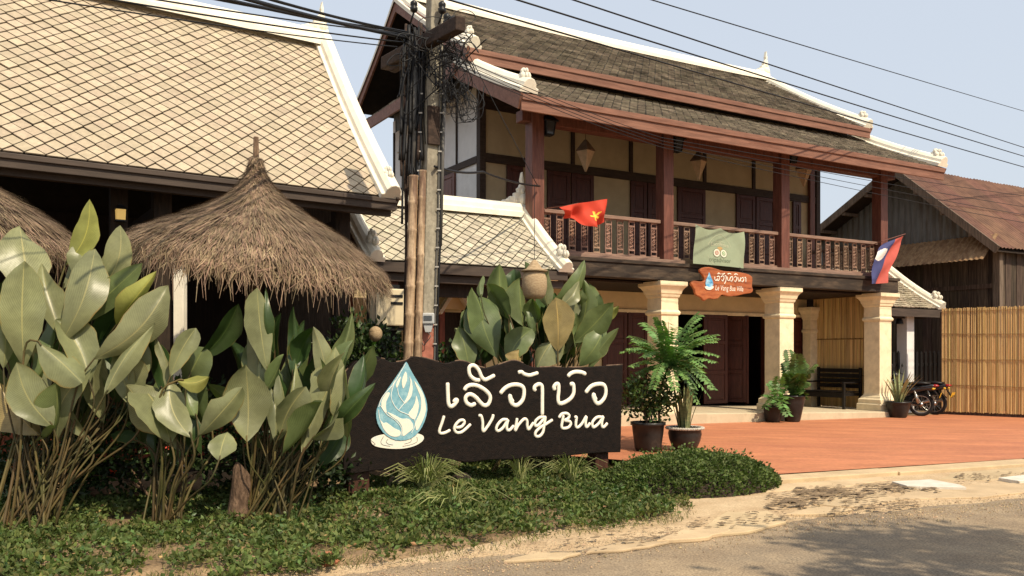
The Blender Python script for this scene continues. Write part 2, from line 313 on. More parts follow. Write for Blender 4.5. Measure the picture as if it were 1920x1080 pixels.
M['porch'] = mat('porch concrete', (0.52, 0.43, 0.29), 0.85, var=0.10, scale=4, bump=0.3, bscale=60, stain=(0.34,0.27,0.18), sscale=2, slo=0.52, shi=0.75)
M['rock'] = mat('pale field stone', (0.32, 0.23, 0.14), 0.9, var=0.25, scale=6, bump=0.6, bscale=20, orand=0.2)
M['rock_red'] = mat('red laterite stone', (0.38, 0.15, 0.075), 0.9, var=0.25, scale=9, bump=0.7, bscale=25)
M['black_metal'] = flat('black iron', (0.012, 0.012, 0.012), 0.4)
M['lantern'] = mat('oiled paper lantern', (0.60, 0.45, 0.28), 0.8, var=0.15, scale=6, bump=0.1, transl=(0.8,0.7,0.5))
M['lantern_dark'] = mat('wicker lantern top', (0.16, 0.10, 0.06), 0.8, var=0.2)
M['basket'] = mat('woven basket', (0.30, 0.21, 0.12), 0.85, col2=(0.44,0.33,0.20), scale=30, bump=0.6, bscale=60, stretch=(1,1,3))
M['flag_red'] = mat('red flag cloth', (0.70, 0.075, 0.040), 0.75, var=0.06, scale=3, bump=0.1, bscale=200, transl=(1,0.6,0.5))
M['flag_yellow'] = flat('yellow star', (0.80, 0.50, 0.05))
M['flag_blue'] = mat('blue flag cloth', (0.075, 0.085, 0.22), 0.75, var=0.1, scale=3, bump=0.1, transl=(0.8,0.8,1))
M['flag_lred'] = mat('faded red flag cloth', (0.62, 0.135, 0.105), 0.75, var=0.08, scale=3, bump=0.1, transl=(1,0.7,0.6))
M['flag_white'] = flat('white flag disc', (0.72, 0.70, 0.66), 0.8)
M['banner'] = mat('pale green banner cloth', (0.36, 0.43, 0.29), 0.8, var=0.06, scale=4, bump=0.1, bscale=200, transl=(0.8,1,0.8))
M['banner_pale'] = flat('faded banner print', (0.52, 0.54, 0.38), 0.8)
M['banner_dark'] = flat('grey banner print', (0.16, 0.20, 0.13), 0.8)
M['banner_white'] = flat('white banner print', (0.62, 0.60, 0.48), 0.8)
M['banner_red'] = flat('red banner print', (0.34, 0.11, 0.075), 0.8)
M['banner_green'] = flat('green banner print', (0.13, 0.30, 0.12), 0.8)
M['banner_tan'] = flat('tan banner print', (0.42, 0.27, 0.11), 0.8)
M['plaque'] = mat('varnished orange root wood', (0.28, 0.068, 0.022), 0.35, col2=(0.47,0.16,0.055), scale=4, lo=0.35, hi=0.7, bump=0.3, bscale=18, stretch=(0.8,3,3), stain=(0.13,0.028,0.014), sscale=3.5, slo=0.55, shi=0.7)
M['plaque_blue'] = mat('sky blue paint', (0.10, 0.36, 0.62), 0.4, col2=(0.45,0.68,0.80), scale=9, bump=0.1)
M['ac'] = mat('cream air conditioner casing', (0.62, 0.52, 0.34), 0.55, var=0.06, bump=0.05)
M['red_panel'] = mat('varnished red plank', (0.23, 0.060, 0.030), 0.45, var=0.3, scale=4, bump=0.2, stretch=(7,7,0.8))
M['rubber'] = mat('tyre rubber', (0.015, 0.014, 0.014), 0.8, var=0.2)
M['chrome'] = mat('worn chrome', (0.45, 0.42, 0.38), 0.3, var=0.1, metal=0.9, bump=0)
M['bike_red'] = flat('red motorbike plastic', (0.30, 0.012, 0.014), 0.25, spec=0.6)
M['bike_black'] = flat('black motorbike plastic', (0.012, 0.012, 0.014), 0.25, spec=0.6)
M['plate'] = flat('yellow number plate', (0.72, 0.42, 0.04), 0.5)
M['plate_ink'] = flat('plate lettering', (0.03, 0.03, 0.03), 0.6)
M['skin'] = mat('skin', (0.30, 0.17, 0.11), 0.6, var=0.08, bump=0.05)
M['hair'] = mat('black hair', (0.010, 0.008, 0.007), 0.5, var=0.2, bump=0.2)
M['shirt'] = mat('dark shirt cloth', (0.018, 0.018, 0.022), 0.9, var=0.2, bump=0.2)
M['lamp_glow'] = None
lg = bpy.data.materials.new('lit lamp glass'); lg.use_nodes = True
lgb = lg.node_tree.nodes['Principled BSDF']; lgb.inputs['Base Color'].default_value = (0.6,0.4,0.1,1); lgb.inputs['Emission Color'].default_value = (1,0.62,0.18,1); lgb.inputs['Emission Strength'].default_value = 0.35
M['lamp_glow'] = lg
gl = bpy.data.materials.new('dark window glass'); gl.use_nodes = True
g_ = gl.node_tree.nodes['Principled BSDF']; g_.inputs['Base Color'].default_value = (0.05,0.055,0.06,1); g_.inputs['Roughness'].default_value = 0.1
M['glass'] = gl
# ------------------------------------------------------------------ ground, road, verge, forecourt
def sheet(name, fn, nu, nv, m, z=None):
    mb = MB()
    vs = [fn(i/nu, j/nv) for j in range(nv+1) for i in range(nu+1)]
    mb.add(vs, [(j*(nu+1)+i, j*(nu+1)+i+1, (j+1)*(nu+1)+i+1, (j+1)*(nu+1)+i) for j in range(nv) for i in range(nu)])
    o = mb.build(name, m, smooth=True); o['kind'] = 'structure'; return o
def poly_at(P, t):
    P = [Vector(p) for p in P]; L = [(P[i+1]-P[i]).length for i in range(len(P)-1)]; tot = sum(L); d = t*tot
    for i, l in enumerate(L):
        if d <= l or i == len(L)-1: return P[i].lerp(P[i+1], min(1, d/l))
        d -= l
def nz2(x, y, s=1.0, seed=0.0): return noise.noise(Vector((x*s, y*s, seed)))
mb = MB(); mb.add([(-700,-500,-0.06), (900,-500,-0.06), (900,1500,-0.06), (-700,1500,-0.06)], [(0,1,2,3)])
mb.build('ground', M['earth'])['kind'] = 'structure'
EDGE = [(-30,-8.0), (-9,2.0), (-3.4,5.05), gp(560,1090).to_2d(), gp(900,1052).to_2d(), gp(1200,1014).to_2d(), gp(1400,988).to_2d(), gp(1600,968).to_2d(), gp(1920,937).to_2d(), (14,13.2), (60,34)]
EDGE = [Vector((p[0], p[1], 0)) for p in EDGE]
RD = Vector((0.93, 0.37, 0)); RN = Vector((0.37, -0.93, 0))
def road_fn(u, v):
    p = poly_at(EDGE, u)
    w = 0.10*nz2(p.x, p.y, 1.7) + 0.05*nz2(p.x, p.y, 6.0)
    q = p + RN*(-0.5 + w + v*15)
    return Vector((q.x, q.y, 0.004*nz2(q.x, q.y, 1.1)))
sheet('road', road_fn, 260, 10, M['asphalt'])
def verge_fn(u, v):
    p = poly_at(EDGE, u)
    w = 0.16*nz2(p.x, p.y, 1.1, 3) + 0.07*nz2(p.x, p.y, 4.5, 3) + 0.045*nz2(p.x, p.y, 14, 3) + 0.025*nz2(p.x, p.y, 37, 3)
    d = -0.05 + w if v == 0 else -0.05 - v*(2.6 if p.x < 20 else 3) 
    q = p + RN*d
    h = (-0.003 if v == 0 else 0.012 + 0.014*min(1, v*3)) + 0.003*nz2(q.x, q.y, 2)
    return Vector((q.x, q.y, h))
sheet('verge', verge_fn, 900, 12, M['sand'])
def vloc(p): 
    r = Vector(p) - VP; return r.dot(VU), r.dot(VV)
def terr_z(x, y):
    s, d = vloc((x, y, 0)); f = max(0, min(1, (d + 7.0)/6.4)); f = f*f*(3-2*f)
    return 0.06 + f*(0.19 - 0.017*max(0, min(12, s)))
TF = [Vector((0.3,11.9,0)), Vector((1.7,11.4,0)), gp(1430,903), gp(1650,887), gp(1920,868), Vector((15,15.8,0))]
def terra_fn(u, v):
    a = poly_at(TF, u); b = V(-1.5 + u*16, -0.2)
    p = a.lerp(b, v); return Vector((p.x, p.y, terr_z(p.x, p.y)))
sheet('forecourt', terra_fn, 40, 24, M['terracotta'])
# kerb strip of concrete along the forecourt's street edge
mb = MB()
K = [gp(1425,905), gp(1650,889), gp(1920,870), Vector((15,15.7,0))]
for i in range(len(K)-1):
    a, b = K[i], K[i+1]; n_ = Vector(((b-a).y, -(b-a).x, 0)).normalized()
    mb.prism([a - n_*0.04 + Vector((0,0,-0.03)), b - n_*0.04 + Vector((0,0,-0.03)), b + n_*(0.30+0.05*i) + Vector((0,0,-0.03)), a + n_*(0.28+0.05*i) + Vector((0,0,-0.03))], (0,0,0.105-0.004*i))
o = mb.build('kerb', M['slab'], bev=0.012); o['kind'] = 'structure'
# broken concrete slabs along the verge, each a piece of its own
verge = bpy.data.objects['verge']
slabs = [
 [(1290,1003),(1360,958),(1440,956),(1475,975),(1400,995)],
 [(1520,943),(1570,925),(1660,922),(1690,935),(1610,948)],
 [(1475,962),(1520,948),(1600,952),(1560,962)],
 [(1230,1012),(1300,985),(1375,992),(1330,1006)],
 [(1090,1030),(1180,1008),(1255,1012),(1170,1028)],
 [(1680,934),(1700,915),(1920,903),(1990,912),(1840,930)],
 [(1760,897),(1790,885),(1925,874),(1960,884),(1850,899)],
 [(1430,921),(1450,909),(1650,893),(1668,899),(1560,914)],
 [(940,1046),(1000,1034),(1080,1030),(1050,1043)],
]
for i, pl in enumerate(slabs):
    P = [gp(x, y, 0.04) for x, y in pl]
    Q = []
    for k in range(len(P)):
        a, b = P[k], P[(k+1) % len(P)]
        for j in range(4):
            t = j/4; p = a.lerp(b, t); p += Vector((nz2(p.x,p.y,5,1), nz2(p.x,p.y,5,7), 0))*0.05; p.z = 0
            Q.append(p)
    mb = MB(); mb.prism(Q, (0,0,(0.025 if i in (4,8) else 0.030) + 0.002*(i % 4)))
    mb.build('paving_slab', M['slab'], verge, bev=0.008)
for pl in ([(1672,903),(1745,899),(1800,909),(1812,914),(1700,911)], [(1872,896),(1925,890),(1960,897),(1910,902)]):
    mb = MB(); mb.prism([gp(x, y, 0.06) - Vector((0,0,0.06)) for x, y in pl], (0,0,0.064)); mb.build('drain_cover', M['cover_slab'], verge, bev=0.006, label='whitish concrete drain cover')
# dark dirt and crumbs caught between the slabs
dz_ = MB(); drn = random.Random(8)
for x0, x1, ya, yb, n, sz in ((1440,1660,908,950,150,1.0), (1490,1600,912,928,60,1.2), (1655,1765,904,922,70,0.9), (1560,1720,936,960,60,0.8), (1290,1480,960,990,40,0.7), (1790,1925,884,904,40,0.8), (1040,1280,990,1030,30,0.7)):
    for k in range(n*2):
        t = drn.random(); x = x0+(x1-x0)*t; y = ya+(yb-ya)*min(1,max(0,(0.5+drn.gauss(0,0.25)) if x1-x0 < 150 else (1-t)*0.6+drn.gauss(0.2,0.2)))
        c = gp(x, y, 0.048); a = R(22)+drn.gauss(0,0.4); L = drn.uniform(0.008,0.06)*sz*(1.6 if drn.random() < 0.1 else 1); W = L*drn.uniform(0.25,0.6); P = []
        for q in range(9):
            b = q*0.698; rr = drn.uniform(0.7,1.25); u_, v_ = math.cos(b)*L*rr, math.sin(b)*W*rr; P.append(c+Vector((u_*math.cos(a)-v_*math.sin(a), u_*math.sin(a)+v_*math.cos(a), 0.004*drn.random())))
        dz_.add(P+[c+Vector((0,0,0.008))], [(i_, (i_+1) % 9, 9) for i_ in range(9)])
o = dz_.build('dirt', M['dirt_dark'], kind='stuff'); tag(o, 'dark dirt caught between the broken verge slabs', 'dirt')

# loose sand and gravel where verge and asphalt meet
gv = MB(); grn = random.Random(21)
for k in range(9000):
    t = grn.random()**0.8*0.62+0.16; p = poly_at(EDGE, t) if False else None
    u_ = grn.uniform(-3.5, 9.5); 
    j_ = 0
    for q in range(len(EDGE)-1):
        if EDGE[q].x <= u_ <= EDGE[q+1].x: j_ = q
    a, b = EDGE[j_], EDGE[j_+1]; c = a.lerp(b, (u_-a.x)/(b.x-a.x)) + RN*(grn.gauss(0.10,0.22)); r = grn.uniform(0.003,0.010)*(2 if grn.random() < 0.04 else 1)
    a0 = grn.random()*6.28; P = [c+Vector((math.cos(a0+w*2.09)*r, math.sin(a0+w*2.09)*r, 0.004+0.02*(1 if (c-a).dot(RN) < 0 else 0))) for w in range(3)]
    gv.add(P+[c+Vector((0,0,0.006+r*0.8+0.02*(1 if (c-a).dot(RN) < 0 else 0)))], [(0,1,3), (1,2,3), (2,0,3)])
o = gv.build('gravel', mat('loose gravel', (0.40,0.29,0.175), 0.9, var=0.3, irand=0.35, bump=0), kind='stuff'); tag(o, 'loose sand and gravel along the road edge', 'gravel')

# ------------------------------------------------------------------ roof helpers
def clip_poly(P, L, H):
    def cut(P, ax, lim, sgn):
        out = []
        for i in range(len(P)):
            a, b = P[i], P[(i+1) % len(P)]; da, db = sgn*(a[ax]-lim), sgn*(b[ax]-lim)
            if da <= 0: out.append(a)
            if (da < 0 < db) or (db < 0 < da):
                t = da/(da-db); out.append((a[0]+(b[0]-a[0])*t, a[1]+(b[1]-a[1])*t))
        return out
    for ax, lim, sg in ((0,0,-1), (0,L,1), (1,0,-1), (1,H,1)):
        P = cut(P, ax, lim, sg)
        if len(P) < 3: return []
    return P
def diamond_roof(parent, O, e, up, n, L, H, w, h, mat_part, mat_field, nparts, key):
    """rhombic tiles: the nearest ones are objects, the others one joined field"""
    e, up, n, O = Vector(e), Vector(up), Vector(n), Vector(O); g = 0.068; th = 0.016
    cells = []
    rows = int(H/(h/2)) + 2; cols = int(L/w) + 2
    for r in range(rows):
        for c in range(cols):
            x = (c + 0.5*(r % 2))*w; y = r*h/2
            P = [(x, y-h/2*(1-g)), (x+w/2*(1-g), y), (x, y+h/2*(1-g)), (x-w/2*(1-g), y)]
            Q = clip_poly(P, L, H)
            if len(Q) >= 3: cells.append((x, y, Q, Q == P))
    def tile(mb, Q, x, y):
        jit = random.uniform(-0.004, 0.006); sl_ = random.uniform(-0.006,0.006) if random.random() < 0.3 else 0; base = []
        for (a, b) in Q:
            lift = 0.012 + 0.020*(0.5 - (b-y)/h) + jit + 0.006*random.uniform(-1,1)*(a-x)/w
            base.append(O + e*(a+sl_*0.5) + up*(b+sl_) + n*lift)
        mb.prism(base, -n*th)
    cells.sort(key=lambda c: key(c[0], c[1])); k = 0; field = MB()
    for (x, y, Q, full) in cells:
        if k < nparts:
            mb = MB(); tile(mb, Q, x, y); mb.build('roof_tile', mat_part, parent); k += 1
        else: tile(field, Q, x, y)
    if field.v: field.build('roof_tiles', mat_field, parent, kind='stuff')
def shingle_roof(parent, O, e, up, n, L, H, w, row, m):
    e, up, n, O = Vector(e), Vector(up), Vector(n), Vector(O); mb = MB(); rows = int(H/row)+1
    for r in range(rows):
        for c in range(-1, int(L/w)+2):
            x = (c + 0.5*(r % 2))*w + random.uniform(-0.006,0.006); a, b = max(0, x), min(L, x+w-0.022)
            if b - a < 0.02: continue
            y0 = r*row + random.uniform(-0.010, 0.010); y1 = min(H, y0 + row*1.3)
            if y0 > H-0.03: continue
            l0 = 0.045 + random.uniform(-0.006, 0.010); l1 = 0.008
            A = O+e*a+up*y0+n*l0; B = O+e*b+up*y0+n*(l0+random.uniform(-0.006,0.006)); C = O+e*b+up*y1+n*l1; D = O+e*a+up*y1+n*l1
            mb.add([A,B,C,D, A-n*0.030, B-n*0.030], [(0,1,2,3), (0,4,5,1), (0,3,4), (1,5,2)])
    return mb.build('roof_shingles', m, parent, kind='stuff')
def cap_along(mb, pts, w, h, nrm=None, mi=0):
    """plaster ridge: half round over a flange along a polyline"""
    P = [Vector(p) for p in pts]; prof = [(-0.5,-0.25), (-0.5,0.15), (-0.36,0.2), (-0.32,0.55), (-0.18,0.85), (0,0.95), (0.18,0.85), (0.32,0.55), (0.36,0.2), (0.5,0.15), (0.5,-0.25)]
    m = len(P); vs = []
    for i, p in enumerate(P):
        t = (P[min(i+1,m-1)]-P[max(i-1,0)]).normalized()
        upv = Vector(nrm) if nrm is not None else Vector((0,0,1)); upv = (upv - t*upv.dot(t)).normalized(); sd_ = t.cross(upv)
        vs += [p + sd_*a*w + upv*b*h for a, b in prof]
    k = len(prof)
    mb.add(vs, [(i*k+j, (i+1)*k+j, (i+1)*k+j+1, i*k+j+1) for i in range(m-1) for j in range(k-1)] + [tuple(range(k)), tuple((m-1)*k+j for j in range(k-1,-1,-1))], mi)
def finial(parent, p, e, h, name='roof_finial'):
    """flame shaped spire with a scalloped crest running back along e"""
    e = Vector(e).normalized(); sd_ = e.cross(Vector((0,0,1))); mb = MB(); p = Vector(p); z = Vector((0,0,1))
    sil = [(0.18,0), (0.15,0.12), (0.20,0.18), (0.12,0.26), (0.15,0.34), (0.07,0.44), (0.09,0.52), (0.035,0.66), (0.045,0.74), (0.0,1.0), (-0.05,0.76), (-0.03,0.68), (-0.10,0.54), (-0.16,0.50), (-0.14,0.40), (-0.26,0.36), (-0.26,0.26), (-0.40,0.25), (-0.40,0.15), (-0.55,0.15), (-0.60,0.04), (-0.72,0)]
    mb.prism([p + e*a*h*1.05 + z*b*h - sd_*0.045 for a, b in sil], sd_*0.09)
    for a, b, r in ((0.02,0.18,0.20), (-0.24,0.16,0.14), (-0.45,0.10,0.11), (-0.62,0.05,0.09), (0.0,0.42,0.13), (0.14,0.06,0.12), (0.0,0.60,0.08)): mb.ball(p + e*a*h + z*b*h, (r*h*0.8, r*h*0.8, r*h), 10, 7)
    return mb.build(name, M['plaster_white'], parent, bev=0.01)
def scroll(parent, p, r, e=(1,0,0), name='scroll_ornament'):
    e = Vector(e).normalized(); mb = MB(); p = Vector(p)
    sd_ = e.cross(Vector((0,0,1)))
    for a, b, k in ((0,0.55,1.0), (0.75,0.75,0.72), (-0.8,0.35,0.62), (0.35,1.25,0.6), (-0.35,1.1,0.5), (1.25,0.35,0.5)):
        mb.ball(p + e*a*r + Vector((0,0,b*r)), (r*0.62*k, r*0.55*k, r*0.66*k), 9, 7)
        mb.tube(smooth([p + e*(a+0.55*k*math.cos(t))*r + Vector((0,0,(b+0.55*k*math.sin(t))*r)) for t in [q*0.9 for q in range(6)]], 3), r*0.15*k+0.008, 6)
    return mb.build(name, M['plaster_white'], parent, smooth=True)
def sq(mb, cx, cy, prof, mi=0, sx=1, sy=1):
    vs = []
    for h, z in prof: vs += [(cx-h*sx, cy-h*sy, z), (cx+h*sx, cy-h*sy, z), (cx+h*sx, cy+h*sy, z), (cx-h*sx, cy+h*sy, z)]
    m = len(prof)
    fs = [(i*4+k, i*4+(k+1) % 4, (i+1)*4+(k+1) % 4, (i+1)*4+k) for i in range(m-1) for k in range(4)] + [(3,2,1,0), tuple((m-1)*4+k for k in range(4))]
    mb.add(vs, fs, mi)

# ------------------------------------------------------------------ the villa (local x along the front, y to the back)
villa = empty('villa', VP, math.atan2(VU.y, VU.x))
tag(villa, 'two storey villa with cream columns, carved balcony railing and blackened tiled roofs', 'house')
SB = lambda s: 0.50 - 0.030*s                      # porch floor falls a little towards the right
mb = MB(); mb.add([(-1.2,-0.50,-0.05), (9.98,-0.50,-0.05), (9.98,2.3,-0.05), (-1.2,2.3,-0.05), (-1.2,-0.50,SB(-1.2)), (9.98,-0.50,SB(9.98)), (9.98,2.3,SB(9.98)), (-1.2,2.3,SB(-1.2))],
       [(0,3,2,1), (4,5,6,7), (0,1,5,4), (1,2,6,5), (2,3,7,6), (3,0,4,7)])
mb.build('porch_slab', M['porch'], villa, bev=0.02)
POSTS = [0.0, 3.03, 6.31, 9.63]
def column(s, d, hw, top, name='column'):
    b = SB(s) - 0.002; k = hw/0.215; mb = MB(); sq(mb, 0, 0, [(0.335*k,0), (0.335*k,0.16), (0.31*k,0.18), (0.31*k,0.27), (0.275*k,0.30), (0.26*k,0.335), (0.235*k,0.36), (hw*1.02,0.40), (hw,0.42),
        (hw,top-b-0.66), (hw*1.13,top-b-0.645), (hw*1.17,top-b-0.60), (hw*1.10,top-b-0.575), (hw*1.02,top-b-0.56), (hw*1.0,top-b-0.32), (hw*1.10,top-b-0.30), (hw*1.15,top-b-0.25), (hw*1.22,top-b-0.235), (hw*1.30,top-b-0.17), (hw*1.45,top-b-0.12), (hw*1.5,top-b-0.11), (hw*1.62,top-b-0.085), (hw*1.62,top-b)])
    o = mb.build(name, M['cream_col'], villa, bev=0.007); o.location = (s, d, b); return o
for s in POSTS: column(s, 0, 0.215, 2.985)
column(s_at(1519, 2.0), 2.0, 0.13, 2.75, 'pilaster')
# ground floor back wall with its openings
DW = 2.25
wall = MB()
door_x = s_at(1128, DW)
dL = [s_at(x, DW) for x in (1175, 1213, 1262, 1317, 1362, 1396, 1432, 1478, 1513)]
wall.box(-1.2, dL[0], DW, DW+0.2, SB(5)-0.3, 2.55); wall.box(dL[1]+0.02, dL[2]-0.02, DW, DW+0.2, 0.1, 2.55)
wall.box(dL[6]+0.35, dL[7], DW, DW+0.2, 0.1, 2.55); wall.box(dL[8], 9.8, DW, DW+0.2, 0.1, 2.55)
wall.box(-1.2, 9.8, DW, DW+0.2, 2.55, 3.05)
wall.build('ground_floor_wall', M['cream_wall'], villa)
mb = MB(); mb.box(-1.0, 9.78, DW-0.05, DW-0.002, 2.49, 2.57); mb.build('moulding', M['cream_col'], villa, bev=0.01)
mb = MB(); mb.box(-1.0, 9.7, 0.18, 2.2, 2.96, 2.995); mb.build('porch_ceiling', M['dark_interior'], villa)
def door(parent, s0, s1, d, z0, z1, ang=0.0, hinge='l', m='door_wood', npan=3):
    w = s1 - s0; e = empty('door', (s0 if hinge == 'l' else s1, d, z0), ang, parent)
    sg = 1 if hinge == 'l' else -1; H = z1 - z0
    mb = MB()
    fr = 0.09
    x0, x1 = (0, w) if sg == 1 else (-w, 0)
    mb.box(x0, x0+fr, -0.022, 0.022, 0, H); mb.box(x1-fr, x1, -0.022, 0.022, 0, H)
    ys = [0, 0.12] ; hs = [0.0] + [H*k/npan for k in range(1, npan)] + [H-fr]
    for k, h in enumerate(hs): mb.box(x0+fr, x1-fr, -0.0215, 0.0215, h, h+fr)
    mb.build('door_frame', M[m], e, bev=0.006)
    for k in range(npan):
        h0 = hs[k]+fr; h1 = hs[k+1]
        p = MB(); p.box(x0+fr, x1-fr, -0.008, 0.008, h0, h1); p.box(x0+fr+0.04, x1-fr-0.04, -0.016, 0.016, h0+0.04, h1-0.04)
        p.build('door_panel', M[m], e, bev=0.008)
    return e
zt = 2.5
door(villa, dL[0]+0.01, dL[1]-0.01, DW-0.03, SB(3), zt)
door(villa, door_x, dL[0]-0.02, DW-0.03, SB(3), zt)
mb = MB(); mb.box(dL[1]-0.04, dL[1]+0.06, DW-0.06, DW-0.002, SB(3), zt); mb.build('door_jamb', M['door_wood'], villa, bev=0.005)
door(villa, dL[3], dL[4]-0.01, DW-0.035, SB(5), zt)
door(villa, dL[4], dL[5], DW-0.07, SB(5), zt, R(-52), 'r')
door(villa, dL[7]+0.01, dL[8]-0.01, DW-0.03, SB(8), zt)
mb = MB(); mb.box(dL[5], dL[5]+0.05, DW-0.09, DW-0.003, SB(6), zt); mb.box(dL[6], dL[6]+0.35, DW-0.045, DW+0.1, SB(6), zt); mb.build('door_jamb', M['door_wood'], villa)
mb = MB()                                           # dim room behind the open door
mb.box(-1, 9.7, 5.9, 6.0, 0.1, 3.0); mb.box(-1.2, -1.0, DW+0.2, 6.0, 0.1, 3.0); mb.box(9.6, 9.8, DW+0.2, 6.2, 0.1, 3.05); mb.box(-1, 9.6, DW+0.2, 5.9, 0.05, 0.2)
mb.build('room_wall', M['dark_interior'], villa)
# upper floor deck, beams, ledge
mb = MB(); mb.box(-0.30, 9.98, -0.30, -0.02, 3.0, 3.27); mb.box(9.70, 9.98, -0.02, 2.2, 3.003, 3.27); mb.build('floor_beam', M['beam_black'], villa, bev=0.012)
mb = MB(); mb.box(-0.33, 10.02, -0.33, 0.0, 3.273, 3.345); mb.build('balcony_edge', M['beam_black'], villa, bev=0.01)
mb = MB(); mb.box(-0.2, 9.9, -0.20, 0.16, 3.347, 3.42); mb.build('balcony_ledge', M['rail'], villa, bev=0.01)
mb = MB(); mb.box(-0.1, 9.7, 0.0, 6.4, 3.02, 3.30); mb.build('balcony_floor', M['dark_interior'], villa)
def post(s, d, z0, z1, hw=0.125):
    mb = MB(); mb.box(-hw, hw, -hw, hw, 0, z1-z0); o = mb.build('balcony_post', M['red_wood'], villa, bev=0.008); o.location = (s, d, z0)
for s in POSTS: post(s, -0.06, 3.40, 6.1)
post(9.63, 2.0, 3.3, 6.5, 0.09)
mb = MB(); mb.box(-0.3, 10.1, -0.13, 0.10, 5.72, 5.92); mb.build('eave_beam', M['red_wood'], villa, bev=0.01)
# carved balusters between a top and a bottom rail
bal = MB(); H = 0.66; hw = 0.074
for sx in (-1, 1): bal.box(sx*hw-0.011 if sx > 0 else -hw, sx*hw if sx > 0 else -hw+0.011, -0.012, 0.012, 0, H)
for z0, z1 in ((0,0.028), (0.085,0.115), (H-0.115,H-0.085), (H-0.028,H)): bal.box(-hw+0.011, hw-0.011, -0.0115, 0.0115, z0, z1)
for k in range(4):
    zc = 0.115 + (k+0.5)*(H-0.23)/4; q = (H-0.23)/8
    sgn = 1 if k % 2 else -1
    bal.tube(smooth([(-sgn*0.045,0,zc-q), (sgn*0.03,0,zc-q*0.55), (-sgn*0.0,0,zc), (-sgn*0.035,0,zc+q*0.5), (sgn*0.045,0,zc+q)], 3), 0.0105, 4)
    bal.tube(smooth([(sgn*0.045,0,zc-q*0.2), (sgn*0.015,0,zc+q*0.15), (sgn*0.03,0,zc+q*0.6)], 3), 0.009, 4)
    bal.tube(smooth([(-sgn*0.045,0,zc+q*0.3), (-sgn*0.015,0,zc-q*0.15), (-sgn*0.03,0,zc-q*0.6)], 3), 0.009, 4)
balm = bal.mesh('baluster', M['baluster'])
for b in range(3):
    s0, s1 = POSTS[b]+0.13, POSTS[b+1]-0.13
    rail = empty('balustrade', (0,0,0), 0, villa)
    mb = MB(); mb.box(s0, s1, -0.10, 0.0, 4.13, 4.20); mb.build('hand_rail', M['rail'], rail, bev=0.01)
    mb = MB(); mb.box(s0, s1, -0.075, -0.015, 3.421, 3.47); mb.build('bottom_rail', M['rail'], rail, bev=0.006)
    nb = (10, 10, 10)[b]
    for k in range(nb):
        link('baluster', balm, rail, mw=Matrix.Translation((s0+(k+0.5)*(s1-s0)/nb, -0.046, 3.47)) @ Matrix.Rotation(random.uniform(-0.03,0.03), 4, 'Z'))
rail = empty('balustrade', (0,0,0), 0, villa)      # the short return at the far end
mb = MB(); mb.box(9.58, 9.68, 0.08, 1.9, 4.13, 4.20); mb.build('hand_rail', M['rail'], rail)
for k in range(7): link('baluster', balm, rail, mw=Matrix.Translation((9.63, 0.2+k*0.26, 3.47)) @ Matrix.Rotation(R(90), 4, 'Z'))
# upper wall behind the balcony
UW = 2.0
mb = MB(); mb.box(0.0, 9.85, UW, UW+0.15, 3.3, 7.2); mb.build('upper_wall', M['cream_upper_shade_tint'], villa)
zr = 5.55
mb = MB(); mb.box(0.09, 9.85, UW-0.05, UW-0.002, zr-0.12, zr+0.06); mb.build('door_head_beam', M['beam_dark'], villa, bev=0.006)
mb = MB(); mb.box(0.09, 9.85, UW-0.05, UW-0.002, 6.5, 6.75); mb.build('wall_plate', M['beam_dark'], villa)
for x in (1073, 1182, 1320, 1412):
    s = s_at(x, UW); mb = MB(); mb.box(s-0.045, s+0.045, UW-0.045, UW-0.001, zr+0.06, 6.55); mb.build('wall_stud', M['beam_dark'], villa, bev=0.005)
mb = MB(); mb.box(-0.05, 0.09, UW-0.06, UW+0.10, 0.3, 7.0); mb.build('corner_post', M['beam_dark'], villa, bev=0.01)
mb = MB(); mb.box(9.80, 9.95, UW-0.07, UW+0.12, 3.3, 7.0); mb.build('corner_post', M['beam_dark'], villa, bev=0.01)
for a, b in ((948,980), (1024,1068), (1069,1112), (1180,1211), (1212,1236), (1268,1321), (1378,1414), (1415,1452), (1484,1500)):
    s0, s1 = s_at(a, UW), s_at(b, UW)
    door(villa, s0+0.01, s1-0.01, UW-0.03, 3.32, zr-0.125, npan=3)
# the shaded end wall
EW = [2.12, 6.55]
mb = MB(); mb.box(0.0, 0.15, EW[0], EW[1], 0.2, 7.0); mb.build('end_wall', M['white_wall'], villa)
mb = MB(); mb.box(-0.04, -0.002, EW[0], EW[1], zr-0.12, zr+0.02); mb.build('end_wall_beam', M['beam_dark'], villa, bev=0.005)
for d in (3.05, 4.1, 5.15, 6.5):
    mb = MB(); mb.box(-0.035, -0.001, d-0.02, d+0.02, zr+0.02, 7.0); mb.build('wall_stud', M['beam_dark'], villa)
e = door(villa, 0, 0.95, 0, 3.32, zr-0.13, m='red_wood'); e.location = (-0.03, 4.05, 3.32); e.rotation_euler = (0,0,R(-90)); e.name = 'shutter_door'
mb = MB(); mb.tube([(-0.10,5.6,3.2), (-0.10,5.6,6.3), (-0.10,5.75,6.42), (-0.10,6.05,6.42)], 0.028, 8); mb.build('drain_pipe', M['clip'], villa, smooth=True)
